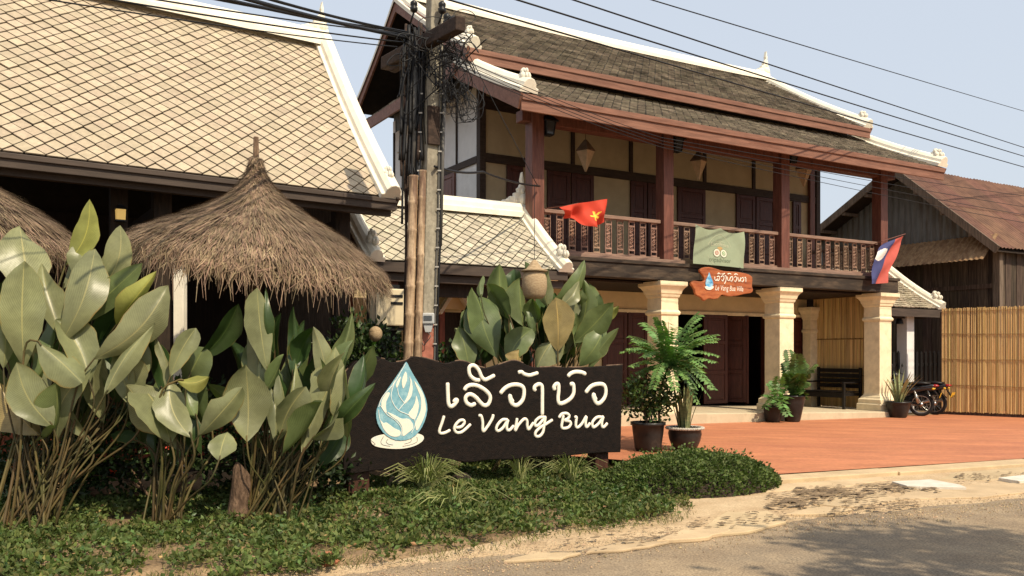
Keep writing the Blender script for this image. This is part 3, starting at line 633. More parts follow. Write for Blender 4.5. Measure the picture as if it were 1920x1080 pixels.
# --- lower roof over the balcony
SL0, SL1, DE, ZE, DT, ZT = -0.80, 10.72, -0.92, 5.90, 1.50, 7.10
up = Vector((0, DT-DE, ZT-ZE)); HL = up.length; up.normalize(); nrm = Vector((1,0,0)).cross(up)
lr = MB(); lr.add([(SL0,DE,ZE-0.10), (SL1,DE,ZE-0.10), (SL1,DT,ZT-0.10), (SL0,DT,ZT-0.10), (SL0,DE,ZE), (SL1,DE,ZE), (SL1,DT,ZT), (SL0,DT,ZT)], [(0,3,2,1), (4,5,6,7), (0,1,5,4), (1,2,6,5), (2,3,7,6), (3,0,4,7)])
lower = lr.build('lower_roof', M['underlay'], villa)
shingle_roof(lower, (SL0+0.1,DE-0.02,ZE), (1,0,0), up, nrm, SL1-SL0-0.2, HL, 0.195, 0.135, M['shingle'])
mb = MB(); mb.box(SL0-0.02, SL1+0.02, DE-0.045, DE-0.003, ZE-0.27, ZE-0.005); mb.box(SL0-0.015, SL1+0.015, DE-0.075, DE-0.047, ZE-0.10, ZE+0.005); mb.build('fascia_board', M['fascia'], lower, bev=0.006)
for s in (SL0, SL1):
    sg = -1 if s < 0 else 1
    mb = MB(); mb.beam((s+sg*0.03,DE-0.03,ZE-0.12), (s+sg*0.03,DT,ZT-0.12), 0.045, 0.26); mb.build('barge_board', M['fascia'], lower, bev=0.006)
    mb = MB(); q0 = Vector((s-sg*0.10,DE-0.10,ZE+0.02)); q1 = Vector((s-sg*0.10,DT,ZT+0.03)); cap_along(mb, [q0.lerp(q1, t)+Vector((0,0,0.05*(2*t-1)**2)) for t in (0,0.1,0.3,0.5,0.7,0.9,1)], 0.36, 0.20)
    mb.build('verge_cap', M['plaster_white'], lower, bev=0.012)
    scroll(lower, q0.lerp(q1, 0.06)+Vector((0,0,0.16)), 0.14, (0,1,0))
# --- upper roof
S0, S1, D0, Z0, DR, ZR, D1, Z1 = -0.88, 10.42, 0.86, 7.20, 4.2, 9.28, 6.75, 7.55
up2 = Vector((0, DR-D0, ZR-Z0)); HU = up2.length; up2.normalize(); n2 = Vector((1,0,0)).cross(up2)
ur = MB(); prof = [(D0,Z0), (DR,ZR), (D1,Z1), (D1,Z1-0.12), (DR,ZR-0.14), (D0,Z0-0.12)]
ur.prism([(S0,d,z) for d, z in prof], (S1-S0,0,0)); upper = ur.build('upper_roof', M['underlay'], villa)
shingle_roof(upper, (S0+0.1,D0-0.02,Z0), (1,0,0), up2, n2, S1-S0-0.2, HU, 0.195, 0.135, M['shingle'])
ub = Vector((0, DR-D1, ZR-Z1)); HB = ub.length; ub.normalize()
shingle_roof(upper, (S1-0.1,D1,Z1), (-1,0,0), ub, Vector((-1,0,0)).cross(ub), S1-S0-0.2, HB, 0.195, 0.135, M['shingle'])
mb = MB(); mb.box(S0-0.02, S1+0.02, D0-0.045, D0-0.003, Z0-0.24, Z0-0.005); mb.box(S0-0.015, S1+0.015, D0-0.07, D0-0.047, Z0-0.09, Z0+0.004); mb.build('fascia_board', M['fascia'], upper, bev=0.006)
for s in (S0, S1):
    sg = -1 if s < 0 else 1
    mb = MB(); mb.beam((s+sg*0.03,D0-0.03,Z0-0.11), (s+sg*0.03,DR,ZR-0.11), 0.05, 0.26); mb.beam((s+sg*0.032,DR,ZR-0.11), (s+sg*0.032,D1,Z1-0.11), 0.05, 0.26); mb.build('barge_board', M['fascia'], upper, bev=0.006)
    for (a, b) in (((D0-0.08,Z0+0.03), (DR,ZR+0.02)), ((D1,Z1+0.03), (DR,ZR+0.02))):
        mb = MB(); q0 = Vector((s-sg*0.08,a[0],a[1])); q1 = Vector((s-sg*0.08,b[0],b[1])); cap_along(mb, [q0.lerp(q1, t)+Vector((0,0,-0.08*math.sin(math.pi*t))) for t in [k/8 for k in range(9)]], 0.34, 0.20); mb.build('verge_cap', M['plaster_white'], upper, bev=0.012)
        if a[0] < 2: scroll(upper, q0.lerp(q1, 0.05)+Vector((0,0,0.15)), 0.115, (0,1,0))
    finial(upper, (s-sg*0.05,DR,ZR+0.18), (sg,0,0), 0.70)
mb = MB(); cap_along(mb, [(S0+(S1-S0)*t, DR, ZR+0.0+0.06*(2*t-1)**2) for t in [k/10 for k in range(11)]], 0.40, 0.24); mb.build('ridge_cap', M['plaster_white'], upper, bev=0.012)
mb = MB(); mb.box(-0.80, 10.38, 1.44, 1.52, 6.98, 7.50); mb.build('roof_gap_board', M['beam_dark'], villa)
# gable end: recessed panels, framing and a small pent roof below
gz = lambda d: ZR-0.2-(abs(d-DR)/(DR-D0)*(ZR-Z0) if d < DR else (d-DR)/(D1-DR)*(ZR-Z1))
mb = MB(); mb.prism([(0.02,1.2,6.95), (0.02,DR,ZR-0.15), (0.02,6.6,7.5), (0.02,6.6,6.95)], (0.1,0,0)); mb.build('gable_panel', M['iron_grey'], villa)
for d in (2.4, 3.3, 4.2, 5.1, 6.0):
    mb = MB(); mb.box(-0.05, 0.0, d-0.045, d+0.045, 7.0, gz(d)); mb.build('gable_stud', M['beam_dark'], villa)
for z, a, b in ((7.55,1.7,6.3), (8.15,2.7,5.6), (8.7,3.4,4.95)):
    mb = MB(); mb.box(-0.07, -0.005, a, b, z-0.04, z+0.04); mb.build('gable_rail', M['beam_dark'], villa)
for s in (0.02, 9.85):                               # rear gable wall ends
    mb = MB(); mb.prism([(s+0.13,1.2,6.95), (s+0.13,DR,ZR-0.17), (s+0.13,6.6,7.45), (s+0.13,6.6,6.95)], (0.06,0,0)); mb.build('gable_backing', M['dark_interior'], villa)
pe = MB(); pe.add([(-0.84,1.45,7.10), (-0.84,6.6,7.10), (-0.02,6.3,7.5), (-0.02,1.7,7.5), (-0.84,1.45,7.02), (-0.84,6.6,7.02), (-0.02,6.3,7.42), (-0.02,1.7,7.42)], [(0,3,2,1), (4,5,6,7), (0,1,5,4), (1,2,6,5), (2,3,7,6), (3,0,4,7)])
pent = pe.build('gable_pent_roof', M['underlay'], villa)
uq = Vector((0.82,0,0.4)).normalized()
shingle_roof(pent, (-0.86,6.5,7.10), (0,-1,0), uq, Vector((0,-1,0)).cross(uq), 4.9, 0.88, 0.195, 0.135, M['shingle'])
mb = MB(); mb.box(-0.90, -0.85, 1.42, 6.62, 6.86, 7.10); mb.build('fascia_board', M['fascia'], pent, bev=0.006)
# rear wall closes the house
mb = MB(); mb.box(0.0, 9.85, 6.45, 6.6, 0.2, 7.3); mb.build('rear_wall', M['white_wall'], villa)
mb = MB(); mb.box(9.72, 9.87, UW+0.15, 6.45, 3.3, 7.1); mb.build('far_end_wall', M['cream_wall'], villa)
# ------------------------------------------------------------------ restaurant on the left
RU = Vector((0.841, 0.541, 0)).normalized(); RV = Vector((-RU.y, RU.x, 0)); RO = Vector((-1.70, 12.2, 0))
rest = empty('restaurant', RO, math.atan2(RU.y, RU.x))
tag(rest, 'open sided restaurant under a steep roof of tan diamond tiles', 'building')
RL, RDp, REZ, RRZ = 8.6, 2.62, 3.80, 6.72            # roof length, depth of ridge, eave and ridge heights
def rz(x): return -0.012*x                           # the eave climbs slightly towards the left
upr = Vector((0, RDp, RRZ-REZ)); RH = upr.length; upr.normalize(); er = Vector((1,0,-0.012)).normalized(); nr_ = er.cross(upr).normalized()
O_ = Vector((-RL,0,REZ+rz(-RL)))
rb = MB(); rb.prism([(-RL,0,REZ+rz(-RL)-0.02), (-RL,RDp,RRZ+rz(-RL)-0.02), (-RL,2*RDp,REZ+rz(-RL)-0.02), (-RL,2*RDp,REZ+rz(-RL)-0.12), (-RL,RDp,RRZ+rz(-RL)-0.14), (-RL,0.02,REZ+rz(-RL)-0.12)], (RL,0,rz(0)-rz(-RL)))
rroof = rb.build('roof', M['underlay'], rest)
def rkey(x, y):
    p = RO + RU*(x-RL) + RV*(y*upr.y); q = ((p.x/p.y)*F+CX)
    zz = REZ + rz(x-RL) + y*upr.z; py = HY-(zz-CAMZ)*F/p.y
    if q < -25 or q > 1000 or py < -15: return 100
    return (p - Vector((0,0,0))).length
diamond_roof(rroof, O_, er, upr, nr_, RL-0.03, RH-0.05, 0.217, 0.222, M['tile_tan'], M['tile_tan_field'], 300, rkey)
ub_ = Vector((0, -RDp, RRZ-REZ)).normalized()
mb = MB(); mb.box(-RL, 0.0, -0.03, 0.0, -0.2, 0.0)
g_ = MB(); g_.beam((-RL,-0.03,REZ+rz(-RL)-0.10), (0.03,-0.03,REZ-0.10), 0.05, 0.17); g_.beam((-RL,-0.07,REZ+rz(-RL)-0.055), (0.035,-0.07,REZ-0.055), 0.03, 0.06); g_.build('gutter_board', M['gutter'], rroof, bev=0.006)
g_ = MB(); g_.beam((-RL,0.12,REZ+rz(-RL)-0.18), (0.0,0.12,REZ-0.18), 0.10, 0.14); g_.build('eave_beam', M['gutter'], rroof)
mb = MB(); q0 = Vector((-0.06,-0.10,REZ-0.03)); q1 = Vector((-0.06,RDp,RRZ+0.06))
cap_along(mb, [q0.lerp(q1, t)+Vector((0,0.0,-0.10*math.sin(math.pi*t)+0.03)) for t in [k/10 for k in range(11)]], 0.34, 0.20); mb.build('verge_cap', M['plaster_white'], rroof, bev=0.012)
scroll(rroof, q0.lerp(q1,0.05)+Vector((0,0,0.15)), 0.12, (0,1,0))
mb = MB(); cap_along(mb, [(-RL*t, RDp, RRZ+rz(-RL*t)+0.05) for t in [k/8 for k in range(9)]], 0.36, 0.26); mb.build('ridge_cap', M['plaster_white'], rroof, bev=0.012)
finial(rroof, (-0.10,RDp,RRZ+0.25), (1,0,0), 0.52)
mb = MB(); mb.beam((0.03,-0.03,REZ-0.10), (0.03,RDp,RRZ-0.06), 0.05, 0.24); mb.beam((0.03,RDp,RRZ-0.06), (0.03,2*RDp,REZ-0.10), 0.05, 0.24); mb.build('barge_board', M['gutter'], rroof, bev=0.006)
# interior: plank end wall, back wall, floor, posts, tie beams
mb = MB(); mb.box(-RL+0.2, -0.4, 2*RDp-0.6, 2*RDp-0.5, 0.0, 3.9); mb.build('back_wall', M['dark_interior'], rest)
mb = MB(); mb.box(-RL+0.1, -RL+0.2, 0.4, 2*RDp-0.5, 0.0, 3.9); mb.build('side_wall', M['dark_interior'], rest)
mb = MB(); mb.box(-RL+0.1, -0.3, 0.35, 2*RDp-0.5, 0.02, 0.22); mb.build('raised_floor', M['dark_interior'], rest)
for k in range(14):                                   # vertical planks closing the right end
    d0 = 0.75 + k*0.29; mb = MB(); dd = d0+0.14
    top = REZ - 0.2 + (dd/RDp if dd < RDp else (2*RDp-dd)/RDp)*(RRZ-REZ); mb.box(-0.46, -0.42+0.008*(k % 2), d0, d0+0.275, 1.9 if k < 2 else 0.2, top); mb.build('wall_plank', M['plank_grey'], rest)
for x in (-0.55, -3.0, -5.45, -7.9):
    mb = MB(); mb.box(-0.11, 0.11, -0.11, 0.11, 0, 3.55); o = mb.build('post', M['dark_interior'], rest, bev=0.01); o.location = (x, 0.62, 0.2)
    mb = MB(); mb.box(x-0.06, x+0.06, 0.5, 2*RDp-0.5, 3.35, 3.52); mb.build('tie_beam', M['dark_interior'], rest)
# low panelled balustrade of red planks
for k in range(26):
    x = -8.3 + k*0.29; mb = MB(); mb.box(x+0.01, x+0.275, 0.36, 0.385+0.006*(k % 2), 0.25, 1.05); mb.build('balustrade_plank', M['red_panel'], rest, bev=0.004)
mb = MB(); mb.box(-8.35, -0.7, 0.33, 0.42, 1.055, 1.13); mb.build('balustrade_rail', M['red_panel'], rest, bev=0.006)
# wall lamp on a post
lx = s_at(226, 0.45, RO, RU, RV); lz = z_at(226, 402, 0.45, RO, RU, RV)
lamp = empty('wall_lamp', RO + RU*lx + RV*0.45 + Vector((0,0,lz)), math.atan2(RU.y, RU.x)); tag(lamp, 'small lit yellow wall lamp in the dark restaurant', 'lamp')
mb = MB(); sq(mb, 0, 0, [(0.05,-0.07), (0.055,0.06)]); mb.build('lamp_glass', M['lamp_glow'], lamp)
mb = MB(); sq(mb, 0, 0, [(0.075,0.062), (0.02,0.12)]); mb.build('lamp_hood', M['black_metal'], lamp)
mb = MB(); mb.box(-0.06,0.06,-0.06,0.06,-0.09,-0.072); mb.build('lamp_base', M['black_metal'], lamp)
mb = MB(); mb.box(-0.015,0.015,0.0,0.12,0.10,0.13); mb.build('lamp_bracket', M['black_metal'], lamp)
mb = MB(); mb.box(-0.10, 0.10, 0.10, 0.26, -2.0, 0.9); mb.build('lamp_post', M['dark_interior'], lamp)
# white square post seen under the thatch
pw = at(338, 560, 11.0); wp = MB(); wp.box(-0.065, 0.065, -0.065, 0.065, 0, 3.0); o = wp.build('white_post', M['plaster_white'], bev=0.008); o.location = (pw.x, pw.y, 0.05); tag(o, 'white square post in the dark beside the thatched parasol', 'post')

# ------------------------------------------------------------------ small entrance gatehouse between restaurant and villa
GO = Vector((0.905, 14.5, 0)); gate = empty('entrance_gatehouse', GO, math.atan2(VU.y, VU.x))
tag(gate, 'small entrance gatehouse with a grey diamond tiled roof and white ridges', 'gatehouse')
GL, GD, GZ, GR = 3.50, 1.28, 2.98, 4.06
upg = Vector((0, GD, GR-GZ)); GH = upg.length; upg.normalize(); ng = Vector((1,0,0)).cross(upg)
gb = MB(); gb.prism([(-GL,0,GZ-0.02), (-GL,GD,GR-0.02), (-GL,2*GD,GZ-0.02), (-GL,2*GD,GZ-0.12), (-GL,GD,GR-0.14), (-GL,0.02,GZ-0.12)], (GL,0,0)); groof = gb.build('roof', M['underlay'], gate)
diamond_roof(groof, (-GL,0,GZ), (1,0,0), upg, ng, GL-0.03, GH-0.04, 0.222, 0.232, M['tile_grey'], M['tile_grey'], 300, lambda x, y: -x+y)
mb = MB(); mb.box(-GL-0.02, 0.02, -0.05, 0.0, GZ-0.17, GZ-0.02); mb.box(-GL, 0, 0.05, 0.17, GZ-0.30, GZ-0.175); mb.build('gutter_board', M['gutter'], groof, bev=0.006)
for x in (-GL+0.05, -0.05):
    mb = MB(); q0 = Vector((x,-0.12,GZ-0.02)); q1 = Vector((x,GD,GR+0.05)); cap_along(mb, [q0.lerp(q1, t)+Vector((0,0,-0.05*math.sin(math.pi*t)+0.02)) for t in [k/8 for k in range(9)]], 0.30, 0.17); mb.build('verge_cap', M['plaster_white'], groof, bev=0.01)
    scroll(groof, q0.lerp(q1,0.10)+Vector((0,0,0.12)), 0.15, (0,1,0))
mb = MB(); cap_along(mb, [(-GL*t, GD, GR+0.03) for t in (0,0.25,0.5,0.75,1)], 0.32, 0.24); mb.build('ridge_cap', M['plaster_white'], groof, bev=0.01)
finial(groof, (-0.10,GD,GR+0.20), (1,0,0), 0.62)
for x in (-0.45, -GL+0.45):
    for d in (0.3, 2*GD-0.3):
        mb = MB(); mb.box(x-0.09, x+0.09, d-0.09, d+0.09, 0, GZ-0.12); mb.build('post', M['red_wood'], gate, bev=0.008)
mb = MB(); mb.box(-GL+0.2, -0.3, 2*GD+0.3, 2*GD+0.45, 0, 3.3); mb.build('rear_wall', M['cream_wall'], gate)
mb = MB(); mb.box(-GL+0.3, -0.3, 0.26, 0.36, GZ-0.5, GZ-0.31); mb.build('lintel_beam', M['dark_interior'], gate)
# little gabled hatch with a triangular pediment on the rear wall
cx_ = s_at(852, 1.6, GO, VU, VV); za = z_at(852, 545, 1.6, GO, VU, VV); zb = z_at(852, 580, 1.6, GO, VU, VV); hw_ = (s_at(885, 1.6, GO, VU, VV)-s_at(832, 1.6, GO, VU, VV))/2
hatch = empty('shrine_door', (cx_,1.6,0), 0, gate)
mb = MB(); mb.prism([(-hw_,0,zb), (hw_,0,zb), (0,0,za)], (0,0.5,0)); mb.build('pediment', M['cream_wall'], hatch, bev=0.01)
for sx in (-1, 1):
    mb = MB(); mb.beam((sx*hw_*1.15,-0.04,zb-0.08), (0,-0.04,za+0.06), 0.14, 0.07); mb.build('pediment_board', M['plaster_white'], hatch, bev=0.006)
    mb = MB(); mb.box(sx*hw_*0.85-0.05, sx*hw_*0.85+0.05, 0.0, 0.1, 0.1, zb-0.01); mb.build('door_post', M['red_panel'], hatch)
mb = MB(); mb.box(-hw_*0.8, hw_*0.8, 0.1, 0.14, 0.1, zb-0.05); mb.build('door_leaf', M['dark_interior'], hatch)
# outdoor air conditioner casing behind the parasol
pc = at(735, 576, 11.9); ac = empty('air_conditioner', (pc.x, pc.y, pc.z-0.26), math.atan2(VU.y, VU.x)); tag(ac, 'cream slotted air conditioner casing beside the bamboo culms', 'air conditioner')
mb = MB(); mb.box(-0.24, 0.24, 0, 0.25, 0, 0.52); mb.build('casing', M['ac'], ac, bev=0.02)
for k in range(2): 
    mb = MB(); mb.box(-0.02, 0.16, -0.012, -0.001, 0.30+k*0.1, 0.335+k*0.1); mb.build('vent_slot', M['black_metal'], ac)
mb = MB(); mb.box(-0.3,-0.24,0.02,0.22,-0.05,0.0); mb.box(-0.24,0.24,0.3,0.36,-1.8,0.6); mb.box(-0.24,0.24,0.05,0.3,-0.06,-0.02); mb.build('bracket', M['black_metal'], ac)

# ------------------------------------------------------------------ side gate with tiled roof right of the villa
rg = empty('side_gatehouse', V(0,0,0), math.atan2(VU.y, VU.x)); tag(rg, 'small side gatehouse with pale tiles and white verge right of the porch', 'gatehouse')
a0 = s_at(1762, 0.55); E0, Z_e = 0.55, z_at(1762, 580, 0.55); 
tops = s_at(1672, 2.1); Z_t = z_at(1676, 512, 2.1)
X0, X1 = 9.95, a0
upx = Vector((0, 1.55, Z_t-Z_e)); HX = upx.length; upx.normalize(); nx = Vector((1,0,0)).cross(upx)
mb = MB(); mb.prism([(X0,E0,Z_e-0.02), (X0,2.1,Z_t-0.02), (X0,3.6,Z_e-0.02), (X0,3.6,Z_e-0.1), (X0,2.1,Z_t-0.12), (X0,E0,Z_e-0.1)], (X1-X0,0,0)); sroof = mb.build('roof', M['underlay'], rg)
tl = MB()
M['tile_pale'] = mat('pale clay shingle', (0.42,0.36,0.26), 0.9, var=0.2, scale=8, irand=0.25, bump=0.2)
shingle_roof(sroof, (X0,E0-0.02,Z_e), (1,0,0), upx, nx, X1-X0, HX, 0.17, 0.10, M['tile_pale'])
mb = MB(); q0 = Vector((X1-0.05,E0-0.1,Z_e)); q1 = Vector((X1-0.05,2.1,Z_t+0.05)); cap_along(mb, [q0.lerp(q1, k/8)+Vector((0,0,-0.06*math.sin(math.pi*k/8)+0.03)) for k in range(9)], 0.30, 0.18); mb.build('verge_cap', M['plaster_white'], sroof, bev=0.01)
scroll(sroof, q0.lerp(q1,0.1)+Vector((0,0,0.14)), 0.14, (0,1,0)); scroll(sroof, q1+Vector((0,0,0.1)), 0.12, (0,1,0))
mb = MB(); mb.box(X0, X1, E0-0.06, E0-0.005, Z_e-0.22, Z_e-0.02); mb.build('gutter_board', M['gutter'], sroof)
sp = s_at(1701, 0.9); mb = MB(); mb.box(sp-0.15, sp+0.15, 0.8, 1.1, 0.02, Z_e-0.03); mb.build('post', M['white_wall'], rg, bev=0.01)
mb = MB(); mb.box(X0+0.02, X1-0.1, 0.86, 0.98, Z_e-0.25, Z_e-0.09); mb.build('lintel_beam', M['dark_interior'], rg)
pk = empty('picket_fence', V(0,0,0), math.atan2(VU.y, VU.x)); tag(pk, 'black picket fence between the porch column and the reed fence', 'fence')
zt_ = z_at(1735, 662, 1.0)
s0_, s1_ = s_at(1672, 1.0), s_at(1765, 1.0); n_ = 11
for k in range(n_):
    s = s0_ + (k+0.5)*(s1_-s0_)/n_
    if abs(s-sp) < 0.2: continue
    mb = MB(); w_ = 0.045; mb.prism([(s-w_,1.0,0.08), (s+w_,1.0,0.08), (s+w_,1.0,zt_), (s,1.0,zt_+0.06), (s-w_,1.0,zt_)], (0,0.025,0)); mb.build('picket', M['black_wood'], pk)
mb = MB(); mb.box(s0_, sp-0.16, 1.03, 1.07, zt_-0.34, zt_-0.27); mb.box(sp+0.16, s1_, 1.03, 1.07, zt_-0.34, zt_-0.27); mb.box(sp+0.16, s1_, 1.03, 1.07, 0.25, 0.33); mb.build('fence_rail', M['black_wood'], pk)
# bell lamp hanging in the side gate
hb = empty('hanging_bell', V(s_at(1686, 0.95), 0.95, z_at(1686, 600, 0.95))); tag(hb, 'dark bell lamp hanging in the side gatehouse', 'lamp')
mb = MB(); mb.lathe([(0.10,-0.10), (0.085,-0.02), (0.05,0.06), (0.015,0.10)], 12); mb.tube([(0,0,0.1),(0,0,0.35)], 0.008, 5); mb.build('bell', M['black_metal'], hb)

# ------------------------------------------------------------------ wooden house with rusty roof at the right
HC = at(1868, 463, 22.0); ho = Vector((HC.x, HC.y, 0)); house = empty('wooden_house', ho, math.atan2(VU.y, VU.x)); tag(house, 'old dark plank house with rusty corrugated iron roof at the far right', 'house')
hd = 3.04; hz0 = HC.z; hz1 = 6.93; hd2 = 6.3; hz2 = 5.15
def corr(mb, A, e, up_, L, Hh, n, per=0.16, amp=0.018):
    e, up_, n, A = Vector(e), Vector(up_), Vector(n), Vector(A); k = max(4, int(L/per*4)); vs = []
    for i in range(k+1):
        x = L*i/k; o = n*(amp*math.sin(2*math.pi*x/per)); vs += [A+e*x+o, A+e*x+up_*Hh+o]
    mb.add(vs, [(2*i, 2*i+2, 2*i+3, 2*i+1) for i in range(k)])
uph = Vector((0, hd, hz1-hz0)); Hh = uph.length; uph.normalize(); nh = Vector((1,0,0)).cross(uph)
hr = MB(); hr.prism([(0.02,0.06,hz0-0.06), (0.02,hd,hz1-0.08), (0.02,hd2,hz2-0.06), (0.02,hd2,hz2-0.1), (0.02,hd,hz1-0.14), (0.02,0.06,hz0-0.1)], (9,0,0)); hroof = hr.build('roof', M['dark_interior'], house)
for i in range(11):
    for j in range(2):
        mb = MB(); corr(mb, Vector((i*0.82,0,hz0)) + uph*(j*Hh*0.5) + nh*(0.012*((i % 2)+j)+0.01*random.random()), (1,0,0), uph, 0.88, Hh*0.53, nh); mb.build('roof_sheet', M['rust'], hroof, smooth=True)
for p, q in (((-0.02,-0.05,hz0-0.08), (-0.02,hd,hz1-0.06)), ((-0.02,hd,hz1-0.06), (-0.02,hd2,hz2-0.08))):
    mb = MB(); mb.beam(p, q, 0.05, 0.20); mb.build('barge_board', M['plank_grey'], hroof)
for k in range(7):
    d = 0.7+k*0.8; mb = MB(); z = hz0+(d/hd)*(hz1-hz0)-0.2 if d < hd else hz1-(d-hd)/(hd2-hd)*(hz1-hz2)-0.2
    mb.box(-0.02, 0.7, d-0.04, d+0.04, z-0.05, z+0.04); mb.build('purlin', M['plank_grey'], hroof)
# gable infill of grey iron, a lean-to strip roof, plank walls
gx = 0.65
mb = MB()
pts_ = [d*0.1 for d in range(4, 62)]
vs = []
for i, d in enumerate(pts_):
    t = hz0+(d/hd)*(hz1-hz0)-0.15 if d < hd else hz1-(d-hd)/(hd2-hd)*(hz1-hz2)-0.15
    vs += [(gx+0.018*(1 if i % 2 else -1), d, 4.3), (gx+0.018*(1 if i % 2 else -1), d, max(4.35, t))]
mb.add(vs, [(2*i, 2*i+1, 2*i+3, 2*i+2) for i in range(len(pts_)-1)]); mb.build('gable_iron', M['iron_grey'], house)
for k in range(5):
    mb = MB(); corr(mb, Vector((-0.15,5.6-k*1.06,4.02)), (0,-1,0), Vector((0.7,0,0.71)).normalized(), 1.1, 1.0, Vector((-0.71,0,0.7)), 0.14, 0.016); mb.build('lean_to_sheet', M['rust_light'], house, smooth=True)
for k in range(22):
    d = 0.3+k*0.27; mb = MB(); mb.box(gx-0.05-0.012*(k % 2), gx, d, d+0.262, 0, 4.4); mb.build('wall_plank', M['plank_dark'], house)
for k in range(30):
    x = gx+0.02+k*0.26; mb = MB(); mb.box(x, x+0.252, 0.30-0.012*(k % 2), 0.36, 0, hz0+0.1); mb.build('wall_plank', M['plank_dark'], house)
mb = MB(); mb.box(gx-0.12, gx+0.05, 0.22, 0.40, 0, 4.4); mb.build('corner_post', M['plank_grey'], house)
mb = MB(); mb.box(gx-0.10, gx-0.06, 0.4, 5.9, 3.3, 3.42); mb.build('wall_rail', M['plank_dark'], house)
mb = MB(); mb.box(gx+0.1, 9, 6.0, 6.1, 0, 5); mb.box(8.8, 9, 0.4, 6, 0, 5); mb.build('rear_wall', M['dark_interior'], house)

# ------------------------------------------------------------------ reed fence and reed blinds
def reeds(parent, P, e, L, z0, z1, pitch, r, name='canes', m='reed', back=(0,0,0)):
    P, e = Vector(P), Vector(e).normalized(); n = int(L/pitch); mb = MB(); s = Vector((-e.y, e.x, 0))
    for k in range(n):
        x = (k+0.5)*pitch + random.uniform(-0.2,0.2)*pitch; rr = r*random.uniform(0.75,1.2); o = s*random.uniform(-0.006,0.006)
        t = random.uniform(-0.012,0.012)
        mb.tube([P+e*x+o+Vector((0,0,z0+random.uniform(-0.015,0.015))), P+e*(x+t)+o+Vector((0,0,z1+random.uniform(-0.015,0.02)))], rr, 6, mi=0)
    return mb.build(name, M[m], parent, kind='stuff')
fa = Vector((10.75, 21.35, 0)); fd = Vector((0.75, -0.66, 0)).normalized(); fn = Vector((-fd.y, fd.x, 0))
if fn.y > 0: fn = -fn
fence = empty('reed_fence', fa); tag(fence, 'tall golden reed fence tied with dark battens along the forecourt', 'fence')
FL = 5.2
for j in range(2):
    reeds(fence, fd*(j*2.6), fd, 2.6, 0.12, 2.68-0.03*j, 0.0205, 0.0125)
for z in (0.78, 1.42, 2.05, 2.62):
    mb = MB(); mb.tube(smooth([fd*(FL*k/6)+fn*0.020+Vector((0,0,z-0.02*k*0.3+random.uniform(-0.012,0.012))) for k in range(7)], 3), 0.006, 5); mb.build('batten', M['reed_dark'], fence)
for k in range(4):
    mb = MB(); mb.box(-0.04, 0.04, -0.04, 0.04, -0.05, 2.6); o = mb.build('fence_post', M['plank_dark'], fence); o.location = fd*(FL*k/3) - fn*0.07
mb = MB(); mb.obox(fd*FL/2+Vector((0,0,0.08))-fn*0.03, fd*FL/2, fn*0.02, (0,0,0.05)); mb.build('base_board', M['plank_dark'], fence)
bl = empty('reed_blind', V(9.76, 0.22, 0)); tag(bl, 'tan reed blind closing the end of the porch behind the bench', 'blind')
zb0 = SB(9.7)+0.02
for k, (za_, zc_) in enumerate(((zb0,1.02), (1.03,1.92), (1.93,2.96))):
    reeds(bl, (0,0,0), VV, 1.78, za_, zc_, 0.021, 0.0115, 'canes')
    mb = MB(); mb.tube([VV*0 - VU*0.018 + Vector((0,0,zc_)), VV*1.78 - VU*0.018 + Vector((0,0,zc_))], 0.011, 5); mb.build('batten', M['reed_dark'], bl)
mb = MB(); mb.obox(VV*0.89+VU*0.05+Vector((0,0,1.6)), VV*0.89, VU*0.012, (0,0,1.35)); mb.build('backing', M['reed_dark'], bl)
# ------------------------------------------------------------------ the big sign board
SG = gp(668, 950); SGU = Vector((0.856, 0.517, 0)).normalized(); SGN = Vector((SGU.y, -SGU.x, 0))   # SGN faces the street
def on_sign(px, py, off=0.0):
    o = SG + SGN*off; r = (px-CX)/F; t = (o.x - r*o.y)/(r*SGU.y - SGU.x); p = o + SGU*t
    return Vector((p.x, p.y, CAMZ + (HY-py)/F*p.y))
sign = empty('sign_board', SG, 0); tag(sign, 'large dark wooden sign board with cream lettering and a blue water drop', 'sign')
def rel(p): return Vector(p) - SG
top_e = [(648,698),(668,676),(690,684),(715,672),(735,679),(760,676),(775,668),(800,672),(835,681),(862,676),(885,682),(910,690),(935,684),(960,676),(975,678),(1000,688),(1040,688),(1080,689),(1120,687),(1168,684)]
bot_e = [(1164,848),(1130,849),(1090,852),(1040,857),(1000,857),(960,862),(920,862),(880,867),(850,864),(810,872),(780,873),(740,880),(700,883),(665,888),(644,886)]
out = [rel(on_sign(x, y)) for x, y in smooth([Vector((a,b,0)) for a,b in top_e], 3) for x, y in [(x, y)]] if False else [rel(on_sign(p.x, p.y)) for p in smooth([Vector((a,b,0)) for a,b in top_e], 3)] + [rel(on_sign(p.x, p.y)) for p in smooth([Vector((a,b,0)) for a,b in bot_e], 3)]
mb = MB(); mb.prism(out, -SGN*0.075); mb.build('board', M['sign_wood'], sign, bev=0.010)
mb = MB()                                            # worn pale arris along the top edge
tp = smooth([rel(on_sign(a, b-0.5)) for a, b in top_e], 3)
for i in range(len(tp)-1):
    if nz2(i*0.31, 0, 1, 4) > -0.05: mb.tube([tp[i]-SGN*0.012, tp[i+1]-SGN*0.012], 0.0075, 5)
mb.build('worn_edge', M['sign_edge'], sign, kind='stuff')
for px, y0 in ((668, 958), (1121, 908)):
    c = rel(on_sign(px, 860, -0.17)); mb = MB(); hw = 0.115 if px < 900 else 0.10
    mb.obox((c.x, c.y, 0.42), SGU*hw, SGN*0.09, (0,0,0.50)); mb.build('post', M['post_wood'], sign, bev=0.012)
mb = MB()
